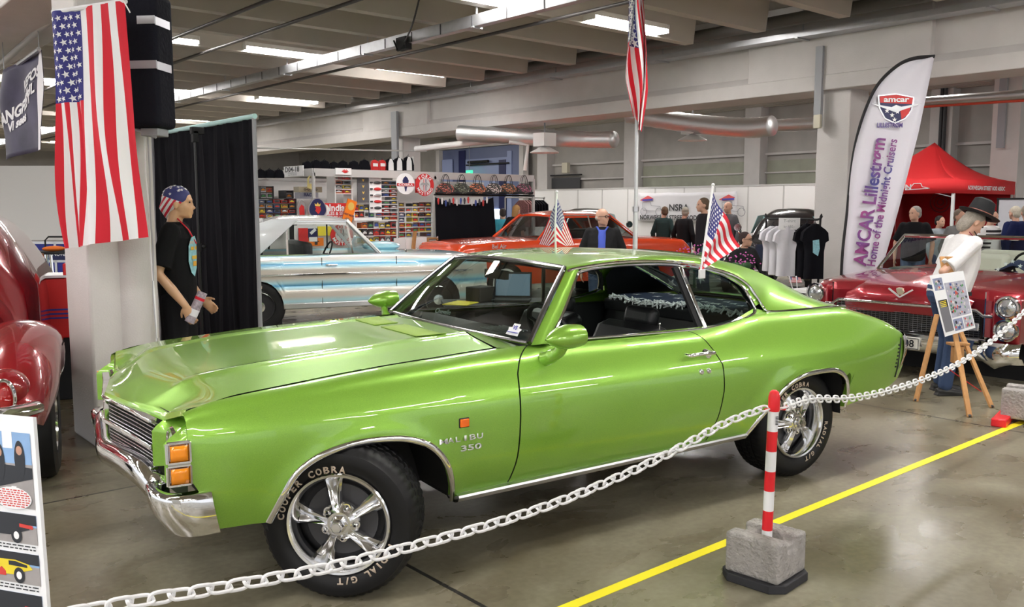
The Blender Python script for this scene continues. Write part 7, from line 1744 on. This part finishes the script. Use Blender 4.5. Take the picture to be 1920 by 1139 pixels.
a = at(1480, 420, 11.35); r = empty('paper_sign', a, 'white handwritten paper sign fixed on the middle of the clothes rack', 'sign', rz=YAW-PI/2); m = MB(); m.box((0, 0, 0), (.27, .01, .15)); m.build('sheet', WHITE, r); m = MB(); text_on(m, 'T-shirt', (0, -.007, .02), (1, 0, 0), (0, 0, 1), .055, bold=0); text_on(m, 'kr 150,-', (0, -.007, -.05), (1, 0, 0), (0, 0, 1), .045, bold=0); m.build('handwriting', GREY, r)
for k, (px, lab) in enumerate(((1484, 'small stars and stripes hand flag below the T-shirts, left one'), (1493, 'small stars and stripes hand flag below the T-shirts, right one'))):
    b = at(px+2, 535, 10.9); t = at(px-4+k*4, 519, 10.9); tt = Vector(t); window_flag(lab, (b.x, b.y, .62), t, t, Vector(t)-Vector((0, 0, .07)), Vector(at(px+8, 521, 10.9)), Vector(at(px+11, 530, 10.9)), bow=.003, nu=10, ss=.6)
q = at(1488, 545, 10.95); r = empty('display_table', (q.x, q.y, 0), 'small dark table with the hand flags below the T-shirts', 'table', rz=rz_); m = MB(); m.box((0, 0, .60), (.6, .4, .04)); m.build('tabletop', BLACK, r)
for sx in (-1, 1):
    for sy in (-1, 1): m = MB(); m.box((sx*.27, sy*.17, .29), (.03, .03, .58)); m.build('leg', BLACK, r)
q = at(1515, 560, 10.6); r = empty('stool', (q.x, q.y, 0), 'small white stool beside the burgundy car below the rack', 'stool', rz=rz_); m = MB(); m.box((0, 0, .62), (.3, .3, .04)); m.build('seat', WHITE, r)
for sx in (-1, 1):
    for sy in (-1, 1): m = MB(); m.box((sx*.13, sy*.13, .30), (.025, .025, .6)); m.build('leg', WHITE, r)
# ---- feather flag
Zb = 10.3; nf = Vector((math.cos(YAW), math.sin(YAW), 0)); rr0 = Vector((math.sin(YAW), -math.cos(YAW), 0))
pp = [(1580, 620), (1577, 540), (1580, 470), (1588, 400), (1596, 320), (1605, 265), (1621, 210), (1645, 160), (1680, 125), (1712, 110), (1752, 106)]
P = [Vector(at(x, y, Zb)) for x, y in pp]; O = Vector((P[0].x, P[0].y, 0))
r = empty('feather_flag', O, 'tall white feather flag of the AMCAR Lillestrøm club behind the burgundy car', 'feather flag')
def curve_x(y): return li([(106, 1752), (110, 1712), (125, 1680), (160, 1645), (210, 1621), (265, 1605), (320, 1596), (400, 1588), (470, 1580), (540, 1577), (640, 1576)], y)
def right_x(y): return li([(106, 1752), (250, 1722), (400, 1683), (500, 1655), (560, 1648), (640, 1646)], y)
m = MB(); rows = []
for i in range(41):
    y = lerp(107, 640, (i/40)**1.2); a, b = curve_x(y), right_x(y); rows.append([Vector(at(lerp(a, b, j/8), y, Zb+.02*math.sin(j*.9+i*.25)))-O for j in range(9)])
m.grid(rows); FW = mat('flag_polyester', (.70, .69, .76), .55); m.build('sail', FW, r, solid=.003)
m = MB(); cp = catmull([p-O for p in P], 5); m.tube([Vector((cp[0].x, cp[0].y, .05))]+cp, .026, 10, ry=.012); m.build('pole_sleeve', BLACK, r)
m = MB(); m.lathe([(0, 0), (.3, 0), (.3, .03), (.04, .06), (0, .06)], n=24); m.build('base', DGREY, r)
def FT(txt, x0_, y0_, x1_, y1_, size, name, mt, bold=.03, width=None):
    # text reading upwards from (x0,y0) to (x1,y1)
    a, b = Vector(at(x0_, y0_, Zb-.035)), Vector(at(x1_, y1_, Zb-.035)); ux = (b-a).normalized(); n_ = -nf; uy = n_.cross(ux); m = MB()
    text_on(m, txt, (a+b)/2-O, ux, uy, size, bold=bold, width=(b-a).length, lift=.004); m.build(name, mt, r)
PUR = mat('print_purple', (.075, .045, .24), .5, noise=.0)
def gradmat():
    mt = bpy.data.materials.new('purple_to_magenta_print'); mt.use_nodes = True; nt = mt.node_tree; b = nt.nodes['Principled BSDF']; tc = nt.nodes.new('ShaderNodeTexCoord'); n = nt.nodes.new('ShaderNodeTexNoise'); n.inputs['Scale'].default_value = 2.2; rp = nt.nodes.new('ShaderNodeValToRGB')
    rp.color_ramp.elements[0].position = .42; rp.color_ramp.elements[0].color = (.05, .045, .24, 1); rp.color_ramp.elements[1].position = .62; rp.color_ramp.elements[1].color = (.33, .05, .22, 1); nt.links.new(tc.outputs['Object'], n.inputs[0]); nt.links.new(n.outputs['Fac'], rp.inputs[0]); nt.links.new(rp.outputs[0], b.inputs['Base Color']); return mt
GM = gradmat()
FT('AMCAR Lillestrøm', 1623, 500, 1660, 260, .215, 'club_name', GM, bold=.025); FT('Home of the Midnight Cruisers', 1640, 500, 1682, 262, .135, 'club_motto', GM, bold=.02)
a = Vector(at(1668, 239, Zb-.03))-O; m = MB(); text_on(m, 'LILLESTRØM', a, rr0, (0, 0, 1), .075, bold=.03, width=.29, lift=.004); m.build('town_name', PUR, r)
a = Vector(at(1679, 203, Zb-.02))-O; e_ = empty
def SP(pts, d, nm, mt): m = MB(); m.poly([a+rr0*u+Vector((0, 0, v))-nf*d for u, v in pts]); return m.build(nm, mt, r, recalc=False)
shp = [(-.21, .145), (0, .165), (.21, .125), (.19, -.02), (.12, -.12), (.0, -.175), (-.12, -.12), (-.19, 0)]
SP(shp, .004, 'shield_rim', CHROME_R); SP([(u*.92, v*.92) for u, v in shp], .008, 'shield_field', NAVY); SP([(-.19, .13), (0, .148), (.19, .112), (.18, .045), (-.18, .06)], .012, 'shield_band', SCR); SP([(.05, -.02), (.17, .02), (.15, -.06), (.07, -.13)], .012, 'shield_stripes', SCR)
SP([(-.28, .05), (-.05, .01), (0, .035), (.06, .015), (.30, .055), (.08, -.02), (0, -.05), (-.08, -.02)], .014, 'wings', STEEL)
m = MB(); text_on(m, 'amcar', a+Vector((0, 0, .07))-nf*.016, rr0, (0, 0, 1), .085, bold=.03, width=.29); m.build('shield_name', WHITE, r)
m = MB()
for u, v in ((-.10, -.03), (-.04, -.08), (.02, -.04), (-.01, -.13)): m.poly(star(a+rr0*u+Vector((0, 0, v))-nf*.013, rr0, Vector((0, 0, 1)), .030))
m.build('shield_stars', WHITE, r, recalc=False)
# ---- red tent
TR = mat('tent_red', (.72, .025, .03), .7, bump=.15, bscale=6); TRD_ = mat('tent_red_wall', (.50, .012, .02), .8)
A = Vector(at(1791, 336, 15.2)); vt = A.z; DX, DY = 2.6, 2.3
r = empty('pop_up_tent', (A.x, A.y, 0), 'red pop-up tent with a peaked roof and white lettering behind the man in the hat', 'tent'); pk = Vector((DX*.5, DY*.42, 2.82)); H = vt
cs = [Vector((0, 0, H)), Vector((DX, 0, H)), Vector((DX, DY, H)), Vector((0, DY, H))]
for i in range(4):
    a, b = cs[i], cs[(i+1) % 4]; rows = []
    for k in range(11):
        t = k/10; rows.append([lerp(lerp(a, b, j/8), pk, t)+Vector((0, 0, -.16*math.sin(PI*t)*(.6+.4*abs(j/4-1)))) for j in range(9)])
    MB().grid(rows).build('roof_panel', TR, r, solid=.006)
    m = MB(); m.add([a, b, b-Vector((0, 0, .24)), a-Vector((0, 0, .24))], [(0, 1, 2, 3)]); m.build('valance', TR, r, solid=.006)
for c in cs: m = MB(); m.box((c.x*.98+.03, c.y*.98+.03, (H-.1)/2), (.045, .045, H-.1)); m.build('tent_leg', WHITE, r)
m = MB(); m.add([(DX-.03, 0, .1), (DX-.03, DY, .1), (DX-.03, DY, H-.1), (DX-.03, 0, H-.1)], [(0, 1, 2, 3)]); m.build('rear_wall', TRD_, r, solid=.006)
m = MB(); m.add([(0, DY-.03, .1), (DX, DY-.03, .1), (DX, DY-.03, H-.1), (0, DY-.03, H-.1)], [(0, 1, 2, 3)]); m.build('side_wall', TRD_, r, solid=.006)
m = MB(); m.tube([(.03, .05, H-.30), (.03, .6, H-.16), (.03, 1.15, H-.30), (.03, 1.7, H-.16), (.03, 2.25, H-.30)], .012, 6); m.build('truss', CHROME_R, r)
m = MB(); text_on(m, 'ROD ASSOCIATION', (-.008, 1.42, H-.16), (0, -1, 0), (0, 0, 1), .12, bold=.03, width=1.35, lift=.004); m.build('lettering', WHITE, r)
m = MB(); text_on(m, 'NORWEGIAN STREET ROD ASSOC', (DX*.5, -.008, H-.17), (1, 0, 0), (0, 0, 1), .10, bold=.03, width=1.6, lift=.004); m.build('lettering', WHITE, r)
m = MB()
for p_, q_ in (((.85, -.15), (.75, -.12)), ((.75, -.12), (.70, -.06)), ((.70, -.06), (.58, -.06)), ((.58, -.06), (.55, -.12)), ((.55, -.12), (.42, -.15)), ((.42, -.15), (.85, -.17))): m.bar((-.010, p_[0], H+p_[1]), (-.010, q_[0], H+q_[1]), .004, .012)
m.build('car_drawing', WHITE, r)
c = Vector((DX-.06, 1.35, 1.72)); m = MB()
for rad in (.20, .13, .06): m.tube([c+Vector((-.004, rad*math.cos(2*PI*k/24), rad*math.sin(2*PI*k/24))) for k in range(24)], .012, 5, closed=True)
m.build('emblem', mat('dark_emblem', (.18, .02, .03), .6), r)
# partition with chequered banner at the far right
a = at(1872, 373, 15.4); r = empty('framed_banner', (a.x, a.y, 0), 'white banner with a black frame and checkered strip at the far right', 'banner', rz=-PI/2+.15)
m = MB(); m.box((.9, 0, a.z-.55), (1.8, .02, 1.1)); m.build('sheet', mat('banner_grey', (.62, .63, .68), .6), r); m = MB(); m.box((.9, 0, a.z), (1.84, .04, .03)); m.box((0, 0, a.z-.55), (.03, .04, 1.1)); m.build('frame', BLACK, r)
m = MB()
for k in range(14): u = .12+.075*k; m.bar((u, .016 if False else -.014, a.z-.85+.055*k), (u+.05, -.014, a.z-.80+.055*k), .006, .06)
m.build('checker_strip', BLACK, r); m = MB(); m.box((.9, 0, (a.z-1.1)/2), (.04, .04, a.z-1.1)); m.build('stand', BLACK, r)
q = at(1906, 380, 15.9); 
# ---- easel with photo board in front of the man
f1, f2, f3 = onz(1717, 753, 0), onz(1818, 783, 0), onz(1860, 765, 0); apex = at(1766, 482, 7.45); O = Vector((f2.x, f2.y, 0))
r = empty('easel', O, 'pale wooden easel holding a white board of club photographs', 'easel'); kn = lerp(f2, apex, .62)
ap = Vector(apex)-O
legs_top = Vector(at(1790, 640, 7.38))-O
for f_, tp in ((f1, Vector(at(1757, 590, 7.42))-O), (f2, ap), (f3, Vector(at(1800, 620, 7.42))-O)):
    m = MB(); m.bar(Vector(f_)-O, tp, .038, .022); m.build('leg', WOOD, r, bevel=.003); m = MB(); m.ell(Vector(f_)-O+Vector((0, 0, .012)), (.014, .014, .012)); m.build('foot_cap', DGREY, r)
m = MB(); c = Vector(at(1795, 665, 7.30))-O; m.box(c, (.09, .05, .14), rz=YAW-PI/2); m.box(c+Vector((0, 0, .09)), (.16, .09, .022), rz=YAW-PI/2); m.build('shelf_block', WOOD, r, bevel=.004)
m = MB(); c = Vector(at(1778, 508, 7.38))-O; m.box(c, (.12, .04, .05), rz=YAW-PI/2); m.box(c+Vector((0, 0, .06)), (.05, .05, .12), rz=YAW-PI/2); m.build('top_clamp', WOOD, r, bevel=.004)
m = MB(); m.tube([Vector(at(1775, 690, 7.4))-O, Vector(at(1840, 735, 7.5))-O], .004, 5); m.build('string', RED, r)
bc = [Vector(at(x, y, z))-O for x, y, z in ((1743, 517, 7.16), (1806, 508, 7.09), (1829, 615, 6.98), (1772, 632, 7.04))]
r2 = empty('poster_board', O, 'white board of colourful photographs standing on the wooden easel', 'poster'); nb = (bc[1]-bc[0]).cross(bc[3]-bc[0]).normalized()
if nb.dot(CAM-O-bc[0]) < 0: nb = -nb
def EP(u, v, d=0.): return lerp(lerp(bc[0], bc[1], u), lerp(bc[3], bc[2], u), v)+nb*d
m = MB(); m.add([EP(0, 0), EP(1, 0), EP(1, 1), EP(0, 1), EP(0, 0, -.01), EP(1, 0, -.01), EP(1, 1, -.01), EP(0, 1, -.01)], [(0, 1, 2, 3), (4, 5, 6, 7), (0, 1, 5, 4), (1, 2, 6, 5), (2, 3, 7, 6), (3, 0, 4, 7)]); m.build('board', MATS['board_white'], r2)
def photo(u0, v0, u1, v1, mt, n=0, cols=(), seed=1):
    m = MB(); m.add([EP(u0, v0, .002), EP(u1, v0, .002), EP(u1, v1, .002), EP(u0, v1, .002)], [(0, 1, 2, 3)]); o = m.build('photograph', mt, r2, recalc=False); rnd = random.Random(seed); m = MB()
    for k in range(n):
        u, v = rnd.uniform(u0+.04, u1-.04), rnd.uniform(v0+.03, v1-.03); s = rnd.uniform(.015, .035); m.poly([EP(u+s*math.cos(a_), v+s*.8*math.sin(a_), .003+.0001*k) for a_ in (0, 1.2, 2.4, 3.6, 4.9)], rnd.randrange(len(cols)))
    if n: m.build('crowd', list(cols), o, recalc=False, weld=False)
CR = [mat('crowd_%d' % i, c_, .5) for i, c_ in enumerate(((.06, .10, .30), (.55, .45, .40), (.60, .10, .08), (.03, .03, .05), (.65, .62, .60), (.10, .30, .12)))]
photo(.36, .16, .97, .74, mat('photo_street', (.40, .40, .48), .4, noise=.5, nscale=30), 70, CR, 1); photo(.05, .06, .33, .26, mat('photo_sky2', (.25, .28, .42), .4, noise=.5, nscale=40), 12, CR, 2); photo(.36, .77, .66, .96, MATS['photo_sky2'], 16, CR, 3); photo(.69, .77, .97, .96, MATS['photo_street'], 14, CR, 4); photo(.05, .42, .33, .94, mat('caption_grey', (.16, .16, .18), .5)); photo(.06, .42, .33, .56, BLACK)
m = MB()
for k in range(4): m.add([EP(.10, .445+.027*k, .004), EP(.29, .440+.027*k, .004), EP(.29, .452+.027*k, .004), EP(.10, .457+.027*k, .004)], [(0, 1, 2, 3)])
m.build('caption_lines', YEL, r2, recalc=False, weld=False)
# ---- man in the hat
ps = at(1762, 745, 7.62); fd = math.atan2(-math.cos(YAW), math.sin(YAW))
man2, hc, RH, T = person((ps.x, ps.y, 0), fd+.05, 'person in black hat and white short-sleeved shirt bending over beside the easel', h=1.66, shirt=(.78, .77, .78), pants=(.05, .08, .16), sleeve='short', hair=(.35, .31, .27), vox=.0075, lean=.30, hpitch=.40, girth=1.22, shirtlen=.88,
    arms={'R': ((-.17, -.25, 1.14), (-.04, -.22, .94), (.8, .3, -.8), (0, 1, 0)), 'L': ((.10, .25, 1.12), (.16, .20, .90), (.3, -.2, -1), (0, -1, 0))}, legs={'R': ((.04, -.10, .50), (-.02, -.11, .08)), 'L': ((.10, .11, .50), (.06, .12, .08))}, hairlen=.03)
HATM = mat('black_felt', (.012, .012, .014), .8); m = MB(); Mh = RH @ Matrix.Rotation(-.30, 3, 'Y'); hcen = hc+RH @ Vector((-.010, 0, .075))
m.lathe([(.0, .150), (.05, .155), (.085, .135), (.098, .06), (.104, .0), (.13, -.010), (.165, .004), (.168, .010), (.13, .0), (.10, .012)], c=hcen, M=Mh @ Matrix.Diagonal((1.12, .92, 1)), n=40); m.build('hat', HATM, man2)
m = MB(); m.lathe([(.1065, .0), (.1055, .03)], c=hcen, M=Mh @ Matrix.Diagonal((1.13, .93, 1)), n=40); m.build('hat_band', mat('brown_leather', (.16, .05, .03), .5), man2, solid=.003)
m = MB(); m.tube(catmull([T((-.03, -.09, 1.50)), T((.06, -.11, 1.43)), T((.135, -.075, 1.30)), T((.165, -.04, 1.15)), T((.17, -.02, 1.05))], 5), .004, 6, ry=.013); m.build('lanyard', mat('dark_red_strap', (.25, .01, .05), .6), man2)
m = MB(); m.tube(catmull([T((.02, -.08, 1.52)), T((.09, -.09, 1.44)), T((.15, -.05, 1.30)), T((.18, -.02, 1.10))], 5), .004, 6, ry=.018); m.build('strap', BLACK, man2)
m = MB(); m.box(T((-.118, -.02, .90)), (.02, .05, .04)); m.box(T((0, -.195, .935)), (.26, .012, .035)); m.build('belt', BLACK, man2)
# ---- people further back
def P_(px, Z, heading, label, **k): q = at(px, 600, Z); return person((q.x, q.y, 0), heading, label, **k)
VB = YAW+PI     # facing the viewer
P_(1128, 11.0, VB-.15, 'bald person with glasses in black jacket over blue shirt behind the green roof', h=1.63, shirt=(.02, .02, .022), jacket=(.08, .13, .62), bald=True, glasses=True, hyaw=.85, hair=(.45, .40, .35), girth=1.15, vox=.010)
P_(1241, 18.8, VB+PI*.80, 'person with short brown hair in dark green sweater in front of the NSRA banner', h=1.66, shirt=(.025, .045, .045), hair=(.12, .07, .04), hyaw=.7, vox=.014)
P_(1279, 18.2, VB+PI*.72, 'grey-haired person in long black coat in front of the NSRA banner', h=1.65, shirt=(.012, .012, .014), hair=(.32, .29, .24), hyaw=.5, vox=.014, girth=1.05, shirtlen=.6)
P_(1316, 14.5, VB-PI*.45, 'person in black polo shirt half hidden behind the nearest car flag', h=1.80, shirt=(.02, .018, .022), sleeve='short', hair=(.12, .08, .05), vox=.013)
P_(1361, 18.0, VB-PI*.3, 'balding person whose head shows just right of the nearest car flag', h=1.76, shirt=(.12, .12, .13), hair=(.40, .36, .32), bald=True, vox=.014)
P_(943, 19.3, YAW+.3, 'person in turquoise hoodie seen from behind near the blue doorway', h=1.62, shirt=(.08, .48, .62), hair=(.06, .05, .05), vox=.015)
P_(963, 18.1, YAW-.6, 'person with blond hair in black T-shirt near the blue doorway', h=1.70, shirt=(.015, .015, .018), sleeve='short', hair=(.42, .24, .09), vox=.014, hairlen=.06, lean=.12)
P_(1706, 13.4, VB-.6, 'person with grey hair in black T-shirt and jeans in front of the red tent', h=1.66, shirt=(.012, .012, .014), sleeve='short', pants=(.10, .15, .26), hair=(.30, .28, .26), hyaw=-.6, vox=.012, girth=1.1)
P_(1751, 15.0, VB+.4, 'dark-haired person in grey shirt under the red tent', h=1.50, shirt=(.30, .33, .36), hair=(.02, .015, .015), vox=.014)
P_(1788, 12.4, VB+.2, 'person mostly hidden behind the man in the hat, only the top of the head showing', h=1.62, shirt=(.2, .2, .2), hair=(.22, .17, .13), vox=.014)
p5, hc5, RH5, T5 = P_(1846, 13.2, VB+.5, 'person in black and white striped top right of the man in the hat', h=1.60, shirt=(.80, .80, .80), hair=(.05, .04, .04), vox=.013, girth=1.1)
for k in range(7):
    m = MB(); m.tube([T5((0, 0, .98+.065*k)), T5((0, 0, 1.012+.065*k))], .150, 24, ry=.205, up=(1, 0, 0)); m.build('stripe', BLACK, p5)
P_(1893, 14.2, YAW+.3, 'white-haired person in navy jacket seen from behind at the right edge', h=1.66, shirt=(.012, .018, .07), hair=(.60, .55, .45), vox=.013, girth=1.1)
P_(1914, 13.0, YAW-.2, 'person in navy jacket at the very right edge', h=1.68, shirt=(.010, .015, .06), hair=(.3, .25, .2), vox=.013, girth=1.15)
# seated person with glasses
q = at(1392, 600, 13.6); st, hc, RH, T = person((q.x, q.y, -.48), VB+.35, 'seated person with glasses in black jacket and beige trousers right of the nearest car flag', h=1.75, shirt=(.025, .025, .028), pants=(.42, .33, .19), glasses=True, hair=(.05, .03, .03), sit=True, vox=.012, hyaw=.5,
    arms={'R': ((.05, -.28, 1.15), (.30, -.16, 1.03), (.6, .7, -.2), (0, 0, -1)), 'L': ((.05, .28, 1.15), (.32, .20, 1.02), (.8, -.3, -.2), (0, 0, -1))})
r = empty('folding_chair', (q.x, q.y, 0), 'dark folding chair under the seated person with glasses', 'chair', rz=VB+.35); m = MB(); m.box((.12, 0, .34), (.42, .44, .04)); m.build('seat', BLACK, r); m = MB(); m.box((-.17, 0, .62), (.03, .44, .25)); m.build('backrest', BLACK, r)
for sx in (-.08, .32):
    for sy in (-.2, .2): m = MB(); m.tube([(sx, sy, 0), (sx, sy, .33)], .012, 6); m.build('leg', CHROME_R, r)
FLW = mat('pink_petals', (.60, .12, .45), .6); LEAF = mat('dark_leaves', (.03, .10, .03), .6)
for px, Z, lab in ((1303, 12.6, 'pink flower pot standing left of the nearest car flag'), (1387, 11.8, 'pink flower pot in front of the seated person')):
    q = at(px, 470 if px < 1350 else 488, Z); r = empty('potted_flowers', (q.x, q.y, 0), lab, 'flowers'); m = MB(); m.lathe([(0, 0), (.10, 0), (.14, .28), (0, .28)]); m.build('pot', DGREY, r); m = MB(); m.tube([(0, 0, .28), (0, 0, q.z-.12)], .02, 6); [m.ell((.10*math.cos(a_), .10*math.sin(a_), q.z-.09+.03*math.sin(3*a_)), (.07, .05, .05), n=8, k=6) for a_ in range(7)]; m.build('leaves', LEAF, r, weld=False); m = MB()
    rnd = random.Random(px)
    for k in range(40): m.ell((rnd.gauss(0, .10), rnd.gauss(0, .10), q.z+rnd.gauss(0, .05)), (.012, .012, .009), n=6, k=4)
    tag(m.build('blossoms', FLW, r, weld=False), kind='stuff')
q = at(1182, 440, 18.4); r = empty('potted_grass', (q.x, q.y, 0), 'small green potted grass right of the bald man', 'plant'); m = MB(); m.lathe([(0, 0), (.12, 0), (.15, .6), (0, .6)]); m.build('pot', DGREY, r); m = MB(); rnd = random.Random(5)
for k in range(36): a = rnd.uniform(0, 6.28); rr_ = rnd.uniform(.02, .16); h_ = rnd.uniform(.3, .62); m.tube([(0, 0, .6), (rr_*.4*math.cos(a), rr_*.4*math.sin(a), .6+h_*.6), (rr_*math.cos(a), rr_*math.sin(a), .6+h_)], [.010, .008, .001], 4)
tag(m.build('grass_blades', mat('grass_green', (.25, .32, .08), .6), r, weld=False), kind='stuff')
# stars and stripes throw on the rear shelf of the green coupe
thr = empty('star_throw', coupe.matrix_basis @ Vector((0, 0, 0)), 'navy fringed throw with white stars on the rear shelf of the green coupe', 'throw', rz=CROT)
def TH(x, y, l=0.): return Vector((x, y, .986+.006*math.sin(x*9+y*5)+.010*math.sin(y*7)*math.sin(x*4)+l))
m = MB(); m.grid([[TH(lerp(2.60, 3.06, i/14), lerp(.34, 1.56, j/24)) for j in range(25)] for i in range(15)]); m.build('fabric', mat('throw_navy', (.02, .028, .07), .85), thr, solid=.006)
m = MB()
for i in range(6):
    for j in range(9):
        if (i+j) % 2 == 0: continue
        x, y = 2.65+i*.075, .42+j*.13; m.poly(star(TH(x, y, .006), Vector((1, 0, 0)), Vector((0, 1, 0)), .042))
m.build('stars', FWHITE, thr, recalc=False)
m = MB(); rnd = random.Random(3)
for k in range(120):
    x = 2.60-rnd.uniform(0, .02); y = lerp(.34, 1.56, k/119); p_ = TH(x, y); m.tube([p_, p_+Vector((-.03, rnd.uniform(-.02, .02), rnd.uniform(-.01, .03))), p_+Vector((-.05, rnd.uniform(-.03, .03), rnd.uniform(-.03, .02)))], .005, 4)
tag(m.build('fringe', FWHITE, thr, weld=False), kind='stuff')
# sticker on the coupe windscreen
p_ = lerp(WB(.29), WT(.47), .09); n_ = (WB(.34)-WB(.5)).cross(WT(.5)-WB(.5)); m = MB(); uy_ = (WT(.4)-WB(.25)).normalized(); ux_ = Vector((0, -1, 0)); o_ = p_+Vector((-.022, 0, .016))
m.poly([o_+ux_*a_+uy_*b_ for a_, b_ in ((-.055, -.03), (.055, -.03), (.05, .0), (.06, .015), (.03, .02), (.03, .045), (-.03, .045), (-.03, .02), (-.06, .015), (-.05, 0))]); st_ = m.build('windscreen_sticker', WHITE, coupe, recalc=False)
m = MB(); text_on(m, 'VS', o_+uy_*.008-Vector((.002, 0, 0)), ux_, uy_, .035, bold=.03, lift=.001); m.bar(o_-uy_*.012-ux_*.045+Vector((-.003, 0, .002)), o_-uy_*.012+ux_*.045+Vector((-.003, 0, .002)), .012, .001); m.build('sticker_print', mat('sticker_blue', (.05, .05, .45), .5), st_, recalc=False)

# ---- table with a laptop seen through the coupe
q = at(955, 560, 8.3); r = empty('folding_table', (q.x, q.y, 0), 'dark table with boxes seen through the windows of the green coupe', 'table', rz=YAW-PI/2+.15)
m = MB(); m.box((0, 0, .715), (1.25, .6, .035)); m.build('tabletop', DGREY, r, bevel=.005)
for sx in (-.58, .58):
    for sy in (-.26, .26): m = MB(); m.tube([(sx, sy, 0), (sx, sy, .70)], .014, 8); m.build('leg', CHROME_R, r)
m = MB(); m.box((.1, -.29, .42), (.8, .01, .55)); m.build('table_skirt', mat('grey_skirt', (.20, .19, .18), .8), r)
q2 = r.matrix_basis @ Vector((.02, 0, .735)); r2 = empty('laptop', q2, 'open black laptop on the dark table seen through the green coupe', 'laptop', rz=YAW-PI/2-.1)
m = MB(); m.box((0, 0, .012), (.36, .25, .022)); m.build('base', BLACK, r2, bevel=.004)
m = MB(); m.box((0, .15, .14), (.36, .014, .25), M=Matrix.Rotation(-.25, 3, 'X')); o = m.build('lid', BLACK, r2, bevel=.004); m = MB(); m.box((0, .142, .142), (.33, .006, .21), M=Matrix.Rotation(-.25, 3, 'X')); m.build('screen', mat('screen_blue', (.12, .18, .26), .3, emit=.3), o)
q3 = r.matrix_basis @ Vector((-.46, -.12, .734)); m = MB(); m.box((0, 0, .003), (.34, .24, .006)); m.build('papers', YEL, loc=q3, rot=(0, 0, .5), thing=('yellow and white papers on the dark table seen through the green coupe', 'papers'))
q4 = r.matrix_basis @ Vector((-.27, .05, .734)); m = MB(); m.box((0, 0, .07), (.22, .18, .14)); m.build('black_case', BLACK, loc=q4, rot=(0, 0, .2), thing=('small black case beside the laptop on the dark table', 'case'), bevel=.01)
a, b = onz(800, 566, 0), onz(905, 552, 0); m = MB(); m.bar(a, b, .05, .0012); m.build('floor_tape', MATS['yellow_tape'], loc=(0, 0, .0012), thing=('yellow tape line on the floor beyond the green coupe, seen through its windows', 'floor tape'))
bpy.context.view_layer.update()
